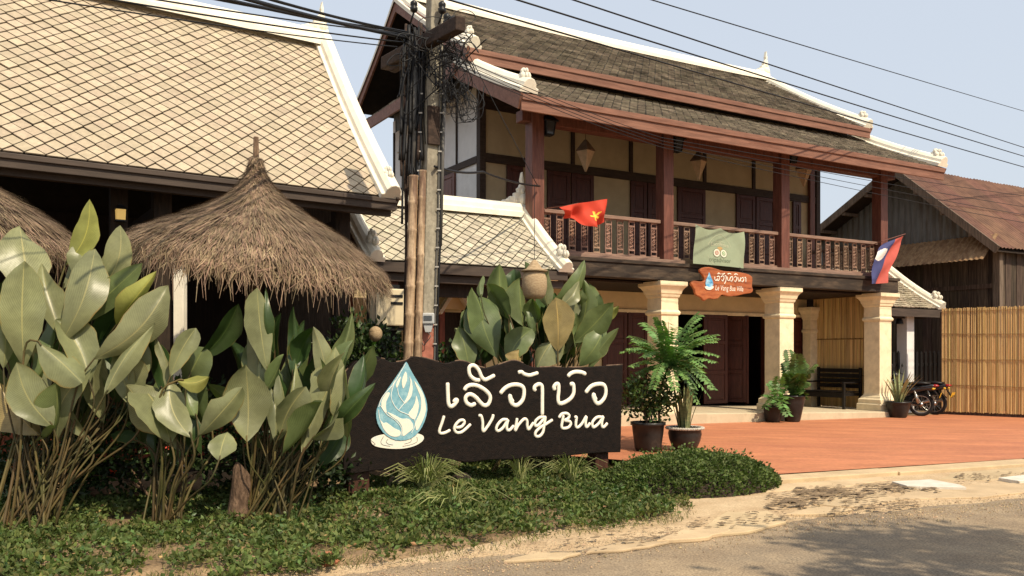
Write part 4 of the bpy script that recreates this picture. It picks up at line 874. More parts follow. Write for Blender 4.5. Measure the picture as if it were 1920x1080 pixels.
def ribbon(mb, pts, w, h=0.014, n=8, ends=True):     # rounded raised stroke on the board
    P = smooth([rel(on_sign(x, y, 0.001)) for x, y in pts], 5); m = len(P); d0 = (P[1]-P[0]).normalized(); d1 = (P[-1]-P[-2]).normalized()
    rr = [w]*m
    P = [P[0]-d0*w*0.55] + P + [P[-1]+d1*w*0.55]; rr = [w*0.62] + rr + [w*0.62]
    mb.tube(P, rr, n, side=SGN, flat=h/w)
za = lambda L: [(810+x/6.75, 670+y/6.75) for x, y in L]
zb_ = lambda L: [(980+x/6.75, 680+y/6.75) for x, y in L]
LET = [
 ('letter', [za([(197,335),(200,450),(208,580),(235,622),(275,605),(312,560),(315,543),(298,540),(278,562)])], 4.1),
 ('letter', [za([(412,408),(445,368),(510,350),(590,367),(680,422),(733,490),(730,555),(700,602),(655,608),(610,570),(560,512),(500,472),(450,477),(422,520),(440,578),(495,608),(540,590)])], 4.1),
 ('letter', [za([(595,290),(540,280),(482,228),(466,150),(490,108),(540,108),(590,162),(630,250),(670,283),(720,265),(782,232)])], 3.9),
 ('letter', [za([(870,450),(922,392),(1000,352),(1090,348),(1150,378),(1165,440),(1150,530),(1100,592),(1050,608),(1000,570),(984,510),(988,482)]), za([(988,490),(1000,530),(1020,560)])], 4.2),
 ('letter', [za([(1098,190),(1135,186),(1160,208),(1195,222)]) + zb_([(90,160),(150,143),(185,132)])], 3.7),
 ('letter', [zb_([(158,345),(146,335),(155,300),(200,274),(238,288),(248,340),(248,480),(248,650)])], 4.0),
 ('letter', [zb_([(405,335),(394,310),(420,274),(452,278),(455,360),(447,450),(462,513),(520,508),(600,458),(643,390),(645,300),(633,270),(608,274)])], 4.1),
 ('letter', [zb_([(578,168),(602,142),(660,118),(740,122),(790,142)])], 4.0),
 ('letter', [zb_([(802,372),(862,302),(940,273),(1018,278),(1050,330),(1045,420),(1000,490),(950,518),(912,480),(893,425),(900,398)]), zb_([(900,402),(912,440),(925,465)])], 4.1),
 ('letter', [za([(150,750),(125,830),(92,930),(112,963),(170,953),(222,925)])], 3.0),
 ('letter', [za([(312,890),(370,878),(408,832),(398,798),(350,802),(300,852),(282,910),(312,953),(370,948),(430,903),(482,852)])], 3.0),
 ('letter', [za([(597,738),(622,745),(640,820),(645,935),(700,878),(758,782),(773,733)])], 3.1),
 ('letter', [za([(950,790),(890,792),(832,850),(812,908),(840,933),(900,888),(960,792),(945,860),(952,918),(985,918),(1028,870)])], 3.0),
 ('letter', [za([(1075,780),(1062,860),(1052,928),(1090,860),(1150,792)]) + zb_([(35,714),(55,740),(57,800),(72,845),(108,800),(132,765)])], 3.0),
 ('letter', [zb_([(285,692),(220,692),(162,740),(158,798),(200,788),(265,712),(285,692),(272,780),(255,880),(210,932),(164,928),(164,880),(222,820),(290,780),(370,728)])], 3.0),
 ('letter', [zb_([(462,692),(492,652),(550,642),(588,670),(570,710),(532,730),(588,742),(608,772),(580,818),(520,833),(492,812),(500,750),(513,675)])], 3.0),
 ('letter', [zb_([(662,690),(680,694),(672,760),(674,808),(700,818),(750,770),(803,682),(796,750),(798,808),(820,808),(848,770)])], 3.0),
 ('letter', [zb_([(1010,692),(940,692),(884,750),(884,808),(910,813),(970,760),(1018,684),(1002,750),(1004,808),(1030,812),(1066,772)])], 3.0)]
for nm, strokes, w in LET:
    mb = MB()
    for st in strokes:
        Yc = on_sign(*st[0]).y; ribbon(mb, st, w*Yc/F)
    mb.build(nm, M['letter'], sign, smooth=True)
zc = lambda L: [(685+x/6.0, 670+y/6.0) for x, y in L]
drop = empty('water_drop_emblem', (0,0,0), 0, sign)
def plate(pts, off, th, m, name, sm=4):
    P = smooth([Vector((x,y,0)) for x, y in zc(pts)], sm, True) if sm else [Vector((x,y,0)) for x, y in zc(pts)]
    mb = MB(); mb.prism([rel(on_sign(p.x, p.y, off)) for p in P], SGN*th); return mb.build(name, M[m], drop, bev=0.002)
tip = [(455,50),(490,115),(540,205),(620,340),(675,470),(690,590),(660,720),(600,830),(510,910),(390,935),(280,910),(190,840),(130,740),(115,630),(140,540),(190,440),(280,310),(370,180),(420,105)]
plate([(60,930),(110,890),(210,865),(300,860),(390,855),(510,860),(580,855),(650,885),(640,940),(540,1000),(380,1030),(200,1020),(90,990)], 0.001, 0.010, 'drop_pale', 'ripple_disc')
plate(tip, 0.001, 0.018, 'drop_blue', 'drop_body', 2)
for pl in ([(455,160),(470,240),(440,330),(420,345),(410,270),(430,200)], [(400,220),(380,290),(355,345),(345,310),(370,250)], [(510,235),(530,320),(520,430),(470,500),(432,520),(470,440),(500,330)],
           [(570,430),(590,480),(600,560),(580,650),(545,700),(482,645),(530,570),(560,500)], [(545,260),(640,390),(672,500),(678,610),(640,720),(600,800),(570,820),(565,730),(612,620),(628,520),(610,420)],
           [(245,615),(330,650),(410,690),(480,690),(530,740),(535,800),(480,850),(420,885),(412,790),(370,720),(300,670)], [(165,705),(205,740),(240,735),(330,800),(392,830),(388,880),(330,895),(260,870),(200,800)],
           [(240,400),(275,405),(235,500),(232,570),(240,625),(200,590),(178,530),(190,470)], [(440,95),(380,200),(310,300),(285,395),(300,320),(365,215)]):
    plate(pl, 0.019, 0.004, 'drop_pale', 'painted_highlight', 3)
def lines(L, w, m, name, off):
    for l in L:
        P = smooth([Vector((x,y,0)) for x, y in zc(l)], 5); mb = MB()
        mb.tube([rel(on_sign(p.x, p.y, off)) for p in P], w, 6, side=SGN, flat=0.6); mb.build(name, M[m], drop)
lines([[(325,290),(290,430),(320,530),(380,600),(470,640),(545,690),(560,760),(520,850)], [(362,350),(380,430),(440,515)], [(500,220),(518,350),(480,460),(375,592)], [(150,590),(160,680),(200,780),(270,870)], [(170,540),(240,640),(340,710),(402,790),(408,880)], [(452,70),(400,160),(325,290),(190,450),(150,560)]], 0.0042, 'drop_line', 'painted_line', 0.022)
lines([[(205,890),(175,950),(200,985),(280,1000)], [(255,920),(235,950),(260,975),(310,985)], [(515,915),(510,950),(440,975)], [(580,895),(580,950),(500,985),(420,1000)], [(60,930),(110,975),(90,985)]], 0.0035, 'ripple_line', 'ripple_line', 0.012)

# ------------------------------------------------------------------ power pole with cross-arms and cables
PP = Vector((-1.10, 10.5, 0)); lean = Vector((0.026, 0, 1))
pole = empty('power_pole', PP); tag(pole, 'square concrete power pole with timber cross-arms and a tangle of black cables', 'utility pole')
def pz(z, dx=0, dy=0): return lean*z + Vector((dx, dy, 0))
def sqbar(z0, z1, h0, h1, m, name):
    mb = MB(); vs = []; 
    for z, h in ((z0,h0), (z1,h1)):
        c = pz(z); ca, sa = math.cos(0.53), math.sin(0.53)
        for a, b in ((-1,-1), (1,-1), (1,1), (-1,1)): vs.append(c + Vector(((a*ca-b*sa)*h, (a*sa+b*ca)*h, 0)))
    mb.add(vs, [(3,2,1,0), (4,5,6,7), (0,1,5,4), (1,2,6,5), (2,3,7,6), (3,0,4,7)]); return mb.build(name, M[m], pole, bev=0.012)
sqbar(1.98, 6.75, 0.095, 0.084, 'concrete_pole', 'shaft'); sqbar(0, 1.98, 0.104, 0.0965, 'red_paint', 'painted_base')
c = pz(4.36, 0.03, -0.10); mb = MB(); mb.obox(c, (0.068,0.035,0), (-0.012,0.025,0), (0,0,0.235)); mb.build('timber_splice', M['crossarm'], pole, bev=0.006)
for (a, b, w, h) in (((722,120,11.35), (864,44,9.75), 0.13, 0.165), ((735,128,11.2), (800,92,10.75), 0.10, 0.12)):
    mb = MB(); mb.beam(at(*a)-PP, at(*b)-PP, w, h); mb.build('cross_arm', M['crossarm'], pole, bev=0.012)
for px, py, Y in ((829,12,10.35), (838,35,10.3), (776,10,10.6), (745,100,11.1), (850,40,9.9)):
    c = at(px, py, Y)-PP; mb = MB(); mb.lathe([(0.02,-0.09), (0.045,-0.07), (0.05,-0.03), (0.03,-0.02), (0.045,0.0), (0.045,0.035), (0.02,0.06)], 10, c); mb.tube([c+Vector((0,0,-0.09)), c+Vector((-0.05,0.05,-0.2))], 0.012, 5); mb.build('insulator', M['black_metal'], pole, smooth=True)
# cables clipped down the sides of the pole
for k, (dx, dy, r) in enumerate(((-0.135,-0.06,0.013), (-0.16,-0.05,0.016), (-0.185,-0.03,0.012), (-0.115,-0.075,0.010), (0.105,-0.06,0.012), (0.125,-0.05,0.010), (0.145,-0.03,0.013), (-0.23,0.0,0.012), (-0.26,0.03,0.016), (-0.29,0.02,0.010))):
    z0 = (0.6, 0.5, 0.4, 1.9, 0.4, 1.2, 0.4, 2.6, 3.2, 2.0)[k]
    mb = MB(); mb.tube(smooth([pz(z, dx+random.uniform(-0.012,0.012), dy) for z in [z0 + q*(5.3-z0)/7 for q in range(8)]], 3), r, 6); mb.build('down_cable', M['cable'] if k % 4 else M['cable_grey'], pole, smooth=True)
for k in range(15):                                   # dark curtain of old cables left of the shaft
    px = random.uniform(757, 797); y1 = random.choice((250,300,330,420,560,640)); a, b = at(px, random.uniform(40,90), 10.55)-PP, at(px+random.uniform(-5,3)-6, y1, 10.42)-PP
    mb = MB(); mb.tube(smooth([a, a.lerp(b,0.3)+Vector((random.gauss(0,0.02),0,0)), a.lerp(b,0.65)+Vector((random.gauss(0,0.02),0,0)), b], 4), random.uniform(0.012,0.024), 6); mb.build('down_cable', M['cable'] if k % 3 else M['crossarm'], pole, smooth=True)
mb = MB()
for q in range(14):
    for dx in (-0.135, 0.115):
        z = 1.7 + q*0.235; mb.obox(pz(z, dx, -0.08), (0.022,0,0), (0,0.004,0), (0,0,0.008))
mb.build('cable_clips', M['clip'], pole, kind='stuff')
for nm, a, b, r in (('conduit', (0.145,-0.03), (2.9,4.9), 0.022), ('conduit', (-0.21,-0.02), (3.6,5.1), 0.03)):
    mb = MB(); mb.tube([pz(b[0],*a), pz(b[1],*a)], r, 8); mb.build(nm, M['cable_grey'], pole, smooth=True)
# the tangle: nobody could count these loops
tg = MB()
def wob(p, s): return Vector(p) + Vector((random.gauss(0,s), random.gauss(0,s*0.7), random.gauss(0,s)))
cA, cB, cC = at(775,85,10.6)-PP, at(845,75,10.1)-PP, at(812,75,10.35)-PP
for k in range(46):
    a = random.choice((cA, cB, cC, at(790,110,10.5)-PP)); b = random.choice((cA, cC, cB, at(770,150,10.6)-PP, at(830,120,10.2)-PP))
    p = wob(a, 0.10); q = wob(b, 0.16); m1 = wob((p+q)/2, 0.20) - Vector((0,0,random.uniform(0,0.45)))
    tg.tube(smooth([p, wob(p.lerp(m1,0.5),0.06), m1, wob(m1.lerp(q,0.5),0.07), q], 5), random.choice((0.0045,0.006,0.008)), 5)
for k in range(26):
    x = random.uniform(758, 800); y1 = random.uniform(150, 330); p = wob(at(x, 80, 10.55)-PP, 0.05); q = wob(at(x+random.uniform(-12,12), y1, 10.45)-PP, 0.04)
    tg.tube(smooth([p, wob(p.lerp(q,0.35),0.05), wob(p.lerp(q,0.7),0.05), q], 4), random.choice((0.006,0.009,0.012)), 5)
for k in range(24):
    p = wob(at(random.uniform(822,885), random.uniform(120,175), 10.2)-PP, 0.03); q = wob(at(random.uniform(830,905), random.uniform(140,175), 10.3)-PP, 0.05); m1 = (p+q)/2 - Vector((random.uniform(-0.1,0.1), 0, random.uniform(0.15,0.45)))
    tg.tube(smooth([p, m1+Vector((-0.08,0,0.05)), m1, m1+Vector((0.1,0,0.07)), q], 5), 0.0042, 5)
for k in range(9):
    c = at(random.uniform(800,890), random.uniform(20,150), 10.2)-PP; r = random.uniform(0.07,0.2); f = random.uniform(0.5,1)
    tg.tube([c + Vector((r*math.cos(t), 0.3*r*math.sin(t+1), r*f*math.sin(t))) for t in [q*0.42 for q in range(16)]], 0.005, 5)
tg.build('cable_tangle', M['cable'], pole, smooth=True, kind='stuff')
mt = empty('electric_meter', PP + pz(1.9)); tag(mt, 'grey electric meter fixed to the pole above its red painted base', 'electric meter')
c = at(803, 600, 10.33) - mt.location
mb = MB(); mb.box(c.x-0.075, c.x+0.075, c.y-0.05, c.y+0.03, c.z-0.05, c.z+0.085); mb.build('housing', M['meter'], mt, bev=0.015)
mb = MB(); mb.prism([(c.x-0.06,c.y-0.03,c.z-0.05), (c.x+0.06,c.y-0.03,c.z-0.05), (c.x+0.035,c.y-0.03,c.z-0.15), (c.x-0.035,c.y-0.03,c.z-0.15)], (0,0.05,0)); mb.build('terminal_cover', M['meter'], mt, bev=0.006)
mb = MB(); mb.box(c.x-0.05, c.x+0.05, c.y-0.058, c.y-0.051, c.z-0.005, c.z+0.05); mb.build('meter_window', M['meter_glass'], mt)
mb = MB(); mb.tube(smooth([(c.x,c.y-0.02,c.z-0.15), (c.x+0.03,c.y-0.05,c.z-0.2), (c.x-0.02,c.y-0.03,c.z-0.27), (c.x-0.06,c.y,c.z-0.3), (c.x-0.10,c.y,c.z-0.15), (c.x-0.11,c.y,c.z+0.1)], 5), 0.006, 5); mb.build('lead', M['cable_grey'], mt)
# two bamboo culms leaning against the pole
for (xa, ya, xb, yb, r, lb) in ((765,690,776,328,0.062,'thick pale bamboo culm tied left of the concrete pole'), (783,690,793,318,0.048,'thinner stained bamboo culm tight against the concrete pole')):
    a, b = at(xa, ya, 10.25), at(xb, yb, 10.35); a0 = a + (a-b)*((a.z-0.0)/(b.z-a.z)); mb = MB(); P = []; rr = []
    n_ = 11
    for i in range(n_+1):
        t = i/n_; p = a0.lerp(b, t); rk = r*(1-0.12*t)
        for dt, k in ((-0.008,1.0), (-0.003,1.10), (0.003,1.10), (0.008,0.97)):
            if 0 <= t+dt <= 1: P.append(a0.lerp(b, t+dt)); rr.append(rk*k)
    mb.tube([p-a0 for p in P], rr, 12); o = mb.build('bamboo_culm', M['bamboo'], smooth=True); o.location = a0; tag(o, lb, 'bamboo pole', 'bamboo culms tied to the pole')
# overhead wires
def wire(pts, r, label, group, sag=0.0, m='cable', name='overhead_wire'):
    P = [Vector(p) for p in pts]; Q = []
    for i in range(len(P)-1):
        for k in range(14):
            t = k/14; Q.append(P[i].lerp(P[i+1], t) - Vector((0,0,4*sag*t*(1-t))))
    Q.append(P[-1]); mb = MB(); o0 = Q[0]; mb.tube([q-o0 for q in Q], r, 6); o = mb.build(name, M[m], smooth=True); o.location = o0; tag(o, label, 'cable', group); return o
g1, g2 = 'wires running right from the pole', 'cables running left from the pole'
wire([at(829,-4,10.35), at(2050,350,31)], 0.013, 'lowest of the four wires crossing the sky right of the pole', g1, 0.02)
wire([at(900,-22,10.2), at(2050,332,31)], 0.013, 'second lowest wire crossing the sky right of the pole', g1, 0.02)
wire([at(985,-30,10.2), at(2050,318,31)], 0.012, 'third wire up crossing the sky right of the pole', g1, 0.02)
wire([at(1140,-25,10.2), at(2050,246,34)], 0.009, 'highest thin wire crossing the sky at the right', g1, 0.02)
for k, (x0, y0, x1, y1, r, lb) in enumerate(((770,62,120,-60,0.010,'uppermost black cable slanting to the left edge from the pole'), (772,68,240,-45,0.016,'thick black cable slanting up left from the cross-arm'), (770,72,330,-40,0.020,'thickest black cable bundle slanting up left from the cross-arm'),
        (768,60,430,-25,0.009,'steep thin cable slanting up left close to the pole'), (774,66,60,-40,0.008,'second thin cable over the tan roof ridge'), (760,80,40,-30,0.009,'third thin cable over the tan roof ridge'), (745,88,20,-12,0.007,'lowest thin cable over the tan roof ridge'), (770,64,380,-38,0.012,'black cable just under the steep one left of the pole'))):
    wire([at(x0,y0,10.6), at(x1,y1,6.0+0.15*k)], r, lb, g2, 0.03)
for k, (y0, y1) in enumerate(((95,378), (104,392), (112,400), (120,408))):
    wire([at(830+4*k,y0,10.1), at(1240,258+6*k,14.2), at(2000,y1+8*k,20.5)], 0.0055, ('top','second','third','lowest')[k] + ' of the thin wires sagging along the villa eave', 'thin wires along the eave', 0.05)
tw0, tw1 = at(815,312,10.35), at(1012,349,15.2)
wire([tw0, at(905,322,12.2), tw1], 0.016, 'twisted service cable from the pole to the nearest balcony post', None, 0.04, name='service_cable')
# woven basket lamp
bc = at(1002, 525, 10.35)
wire([at(853,52,9.95), at(1006,345,10.35), tw1], 0.005, 'thin wire carrying the woven basket lamp', None, 0.0, name='support_wire')
bk = empty('basket_lamp', bc); tag(bk, 'woven jar shaped basket lamp hanging before the leaves', 'lamp')
mb = MB(); mb.lathe([(0.02,-0.225), (0.10,-0.222), (0.135,-0.18), (0.155,-0.08), (0.150,0.02), (0.125,0.085), (0.10,0.105)], 18); mb.build('basket_body', M['basket'], bk, smooth=True)
mb = MB(); mb.lathe([(0.10,0.10), (0.158,0.100), (0.160,0.118), (0.10,0.135), (0.06,0.19), (0.03,0.235), (0.01,0.245)], 18); mb.build('basket_lid', M['basket'], bk, smooth=True)
mb = MB(); mb.tube([(0,0,0.24), (0.0,0,(at(1006,345,10.35)-bc).z)], 0.004, 5); mb.build('cord', M['cable'], bk)

# ------------------------------------------------------------------ thatched parasols
def straw(mb, P, nrm, w):
    m = len(P); vs = []
    for i, p in enumerate(P):
        t = (P[min(i+1,m-1)]-P[max(i-1,0)]).normalized(); s_ = t.cross(nrm).normalized()*w*(1.0 if i < m-1 else 0.35); vs += [p-s_, p+s_]
    mb.add(vs, [(2*i, 2*i+1, 2*i+3, 2*i+2) for i in range(m-1)])
PROF = [(0.050,1.20), (0.060,1.12), (0.080,1.04), (0.115,0.96), (0.175,0.87), (0.27,0.77), (0.40,0.67), (0.60,0.555), (0.86,0.43), (1.09,0.315), (1.28,0.185), (1.42,0.05)]
def skew(p):                                          # the roof sits crooked on its post
    p = Vector(p); r = math.hypot(p.x, p.y); f = min(1, r/1.3)
    return Vector((p.x, p.y, p.z - 0.125*p.x*f + 0.06*p.y*f))
def prof_r(t):
    x = t*(len(PROF)-1); i = min(int(x), len(PROF)-2); f = x-i; return (PROF[i][0]*(1-f)+PROF[i+1][0]*f, PROF[i][1]*(1-f)+PROF[i+1][1]*f)
def parasol(loc, label, n=9000, tx=0.0, ty=0.0, full=True):
    e = empty('thatched_parasol', loc); tag(e, label, 'parasol', 'thatched parasols before the restaurant')
    mb = MB(); mb.lathe([(r*0.97, z-0.03) for r, z in PROF] + [(1.28,0.04), (0.3,0.5)], 28, cap=False); mb.v = [tuple(skew(v)) for v in mb.v]; core = mb.build('thatch_base', M['thatch_core'], e, smooth=True)
    mb = MB()
    for k in range(n):
        t0 = math.sqrt(random.random())*0.97 if random.random() < 0.8 else random.random(); a = random.random()*2*math.pi; L = random.uniform(0.10,0.22)*(0.6 if t0 < 0.4 else 1)
        if t0 > 0.35 and random.random() < 0.65: t0 = (int(t0*9)+0.4*random.random()+0.25*noise.noise(Vector((math.cos(a)*3, math.sin(a)*3, 0))))/9
        P = []; da = random.gauss(0,0.05); lift = random.uniform(0.0,0.045) + 0.03*max(0, noise.noise(Vector((math.cos(a)*6, math.sin(a)*6, t0*7))))
        for q in range(3):
            t = t0 + q*L/2/(1.0+t0)
            if t <= 1: r, z = prof_r(t)
            else: r = 1.42+(t-1)*0.4; z = 0.05-(t-1)*1.9
            aa = a+da*q/2/(0.3+r); lo = lift*(0.3+q*0.55)
            P.append(Vector((math.cos(aa)*(r+lo*0.6), math.sin(aa)*(r+lo*0.6), z+lo*0.7)))
        straw(mb, P, Vector((math.cos(a)*0.5, math.sin(a)*0.5, 0.85)), random.uniform(0.0022,0.0048))
    mb.v = [tuple(skew(v)) for v in mb.v]; mb.build('thatch', M['thatch'], e, kind='stuff')
    mb = MB()
    for k in range(int(n*0.26)):                      # ragged fringe
        a = random.random()*2*math.pi; L = random.uniform(0.06,0.24)*(1.8 if random.random() < 0.12 else 1); r = random.uniform(1.32,1.44); z = 0.17-(r-1.32)*1.2
        sw = random.gauss(0,0.10)
        P = [Vector((math.cos(a+sw*q*0.3)*(r+0.04*q*random.random()), math.sin(a+sw*q*0.3)*(r+0.04*q*random.random()), z-L*q/2)) for q in range(3)]
        straw(mb, P, Vector((math.cos(a), math.sin(a), 0)), random.uniform(0.0022,0.0048))
    mb.v = [tuple(skew(v)) for v in mb.v]; mb.build('fringe', M['thatch'], e, kind='stuff')
    mb = MB(); mb.tube([(0,0,-2.55), (0,0,0.4), (0,0,1.43)], [0.07,0.055,0.028], 10); mb.build('centre_post', M['bark'], e, smooth=True)
    mb = MB(); mb.tube([(0.053*math.cos(t),0.053*math.sin(t),1.13+0.004*t) for t in [q*0.5 for q in range(28)]], 0.010, 5); mb.build('rope_binding', M['thatch_core'], e)
    for k in range(8):
        a = k*math.pi/4; mb = MB(); mb.tube([skew((0.1*math.cos(a),0.1*math.sin(a),0.85)), skew((1.26*math.cos(a),1.26*math.sin(a),0.12))], 0.022, 6); mb.build('rafter', M['bark'], e)
    e.rotation_euler = (tx, ty, 0); return e
pc_ = at(480, 503, 9.3)
parasol((pc_.x, pc_.y, pc_.z), 'thatched grass parasol with a tall tuft in front of the restaurant', 30000, 0, 0)
pc2 = at(-112, 452, 9.0)
parasol((pc2.x, pc2.y, pc2.z), 'thatched parasol cut by the left edge of the picture', 11000, 0, 0)
# ------------------------------------------------------------------ broad leaved plants
def blade_leaf(parent, B, T, W, m, fold=0.25, bow=0.12, roll=0.0, curl=0.0, wav=0.03, name='leaf', droop=0.0, asym=0.0):
    B, T = Vector(B), Vector(T); a = T-B; L = a.length; ax = a.normalized(); sway = random.uniform(-0.12,0.12); tipr = random.uniform(-0.5,0.5)
    vd = (Vector((0,0,CAMZ))-B).normalized(); N = vd - ax*vd.dot(ax)
    N = N.normalized() if N.length > 1e-4 else Vector((0,-1,0)); N = Matrix.Rotation(roll, 3, ax) @ N; S = ax.cross(N)
    nt, ns = 14, 6; pk_ = random.uniform(-0.6,1.2); pm_ = random.uniform(0.45,0.6); cutL, cutR = [(random.uniform(0.55,0.85), random.uniform(0.0,0.45)) if random.random() < 0.45 else (2,0) for _ in range(2)]; ph = random.random()*6; ph2 = random.random()*6; vs = []; uv = []; K = W/2/max(0.5, abs(math.cos(roll)))
    for i in range(nt+1):
        t = i/nt
        w = (t/pm_)**0.95*(1.5-0.5*(t/pm_)) if t < pm_ else max(0.0, 1-((t-pm_)/(1-pm_))**(2.0+pk_))**0.8
        w *= 1+0.05*math.sin(11*t+ph)+0.03*math.sin(27*t+ph2)
        w = max(0.012, min(1.02, w))
        ctr = B + ax*L*t + N*(bow*L*math.sin(math.pi*t)) - N*(droop*L*t*t*t) + S*(sway*L*math.sin(math.pi*t))
        for j in range(ns+1):
            k = j/ns*2-1; kk = abs(k)
            rip = wav*W*kk*kk*math.sin(7*t+ph+(2 if k > 0 else 0)) + 0.012*W*kk*math.sin(19*t+ph2)
            f = fold*(1+asym*(1 if k > 0 else -1))*(0.5+0.9*t) + tipr*t*t*(1 if k > 0 else -1)
            ct = cutL if k < 0 else cutR
            wk = w*(1-ct[1]*min(1, max(0, t-ct[0])*7)) if t > ct[0] else w
            p = ctr + S*(k*wk*K*math.cos(min(1.4, abs(f)))) - N*(kk*w*K*math.sin(max(-1.4, min(1.4, f)))) + N*(curl*kk*kk*w*K) + N*rip
            vs.append(p); uv.append((t, k))
    mb = MB(); fs = [(i*(ns+1)+j, i*(ns+1)+j+1, (i+1)*(ns+1)+j+1, (i+1)*(ns+1)+j) for i in range(nt) for j in range(ns)]
    mb.add(vs, fs); mb.uv = uv; return mb.build(name, M[m], parent, smooth=True)
def stalk(parent, G, B, T, r=0.011, name='stalk', m='stalk'):
    G, B, T = Vector(G), Vector(B), Vector(T); ax = (T-B).normalized(); L = (B-G).length
    m1 = G.lerp(B, 0.45) + Vector((random.gauss(0,0.02), random.gauss(0,0.02), 0)); m2 = B - ax*min(0.25, 0.3*L)
    m2 = m2.lerp(G.lerp(B,0.8), 0.5)
    mb = MB(); mb.tube(smooth([G, m1, m2, B, B+ax*0.06], 4), [r*1.25]*4+[r*1.1]*4+[r]*4+[r*0.8]*4+[r*0.6], 6); return mb.build(name, M[m], parent, smooth=True)
WK = 1.12
def clump(name, label, base, rows, Y, spread, dY=0.35):
    """rows: base px, tip px, width px, material, extra"""
    e = empty(name, base); tag(e, label, 'plant', 'broad leaved plants by the street')
    for i, row in enumerate(rows):
        bx, by, tx, ty, w, m = row[:6]; ex = row[6] if len(row) > 6 else {}
        y0 = Y + ex.pop('dy', random.uniform(-dY, dY)); y1 = y0 + ex.pop('ty', random.uniform(-0.18, 0.18))
        bx, by = bx-(tx-bx)*0.24, by-(ty-by)*0.24; B = at(bx, by, y0)-e.location; T = at(tx, ty, y1)-e.location
        args = dict(fold=random.choice((-1,1,1))*random.uniform(0.2,1.0), bow=random.uniform(-0.06,0.12), roll=random.uniform(-0.8,0.8), curl=random.uniform(-0.15,0.3), asym=random.uniform(-0.8,0.8), droop=random.uniform(-0.25,0.3), wav=random.uniform(0.02,0.07)); args.update(ex)
        off = e.location
        # build in world then shift: view direction matters for facing only
        o = blade_leaf(None, B+off, T+off, w*y0/F*WK, m, **args); o.parent = e; o.matrix_parent_inverse = Matrix.Translation(-off)
        g = Vector((off.x + random.uniform(-1,1)*spread, off.y + random.uniform(-0.7,0.7)*spread, 0.0))
        s = stalk(None, g, B+off, T+off, random.uniform(0.006,0.011)); s.parent = e; s.matrix_parent_inverse = Matrix.Translation(-off)
    return e
z4 = lambda x, y: (x/3, 360+y/3)
def Q4(rows): 
    out = []
    for r in rows: (a, b), (c, d) = z4(r[0], r[1]), z4(r[2], r[3]); out.append((a, b, c, d, r[4]/3, r[5]) + tuple(r[6:]))
    return out
P_, D_, G_, Y_, X_ = 'leaf_pale', 'leaf_deep', 'leaf_mid', 'leaf_yellow', 'leaf_dry'
# left clump
rowsL = Q4([
 (195,560,140,135,250,P_,dict(dy=0.25,roll=0.2,fold=0.2)), (140,880,150,405,215,P_,dict(dy=-0.3,roll=-0.1,fold=0.15)), (330,745,240,390,150,P_,dict(dy=-0.1,roll=0.25)),
 (368,750,500,290,190,P_,dict(dy=-0.2,roll=-0.3,fold=0.15)), (590,480,684,185,150,P_,dict(dy=0.2,roll=0.1)), (395,340,508,40,120,Y_,dict(dy=0.35,roll=-0.5,fold=0.4)),
 (420,430,465,290,110,P_,dict(dy=0.3)), (430,730,808,405,130,G_,dict(dy=0.0,bow=0.12)), (610,865,955,545,200,P_,dict(dy=-0.25,roll=0.25)), (640,1065,862,732,130,P_,dict(dy=-0.35,roll=-0.2)),
 (520,900,720,540,150,D_,dict(dy=0.1,roll=0.6)), (470,1010,320,738,210,P_,dict(dy=-0.2,roll=0.1)), (255,885,462,1078,150,P_,dict(dy=-0.4,fold=0.5,asym=0.6)), (100,900,55,575,90,G_,dict(dy=0.2)),
 (360,500,385,305,70,P_,dict(dy=0.35)), (20,930,20,650,110,P_,dict(dy=-0.3)), (640,880,870,760,90,D_,dict(dy=0.0,roll=0.9)), (590,1075,520,930,120,G_,dict(dy=0.05)), (200,700,75,450,120,P_,dict(dy=0.3,roll=0.3)),
 (40,760,0,480,120,D_,dict(dy=0.6)), (120,1010,40,840,120,D_,dict(dy=0.4)), (560,700,800,470,110,D_,dict(dy=0.3,roll=0.5)), (740,1040,820,830,90,D_,dict(dy=0.4)),
 (700,700,890,500,120,Y_,dict(dy=0.1,roll=0.5))]) + [
 (86,778,30,680,72,P_,dict(dy=-0.4,fold=0.4,roll=0.2)), (100,790,95,712,48,G_,dict(dy=-0.3)), (118,800,155,700,45,P_,dict(dy=-0.2)), (60,800,-10,720,70,X_,dict(dy=-0.35)), (45,815,100,745,28,D_,dict(dy=-0.1)),
 (75,820,105,790,24,G_,dict(dy=-0.3)), (0,640,-30,560,70,P_,dict(dy=-0.1))]
def filler(x0, x1, y0, y1, n, h, dy, ms=None):                 # older leaves deep inside the clump
    out = []
    for k in range(n):
        x, y = random.uniform(x0,x1), random.uniform(y0,y1); out.append((x, y, x+random.gauss(0,25), y-h*random.uniform(0.7,1.2), h*random.uniform(0.35,0.5), random.choice(ms or (D_,D_,G_)), dict(dy=dy+random.uniform(-0.15,0.15), roll=random.uniform(-0.8,0.8))))
    return out
rowsL += filler(0, 250, 640, 790, 18, 120, 0.35) + filler(20, 260, 690, 800, 9, 110, 0.0, (P_,G_))
clump('broad_leaf_plant', 'tall clump of big grey green leaves at the left edge', gp(40,1005), rowsL, 7.7, 0.30)
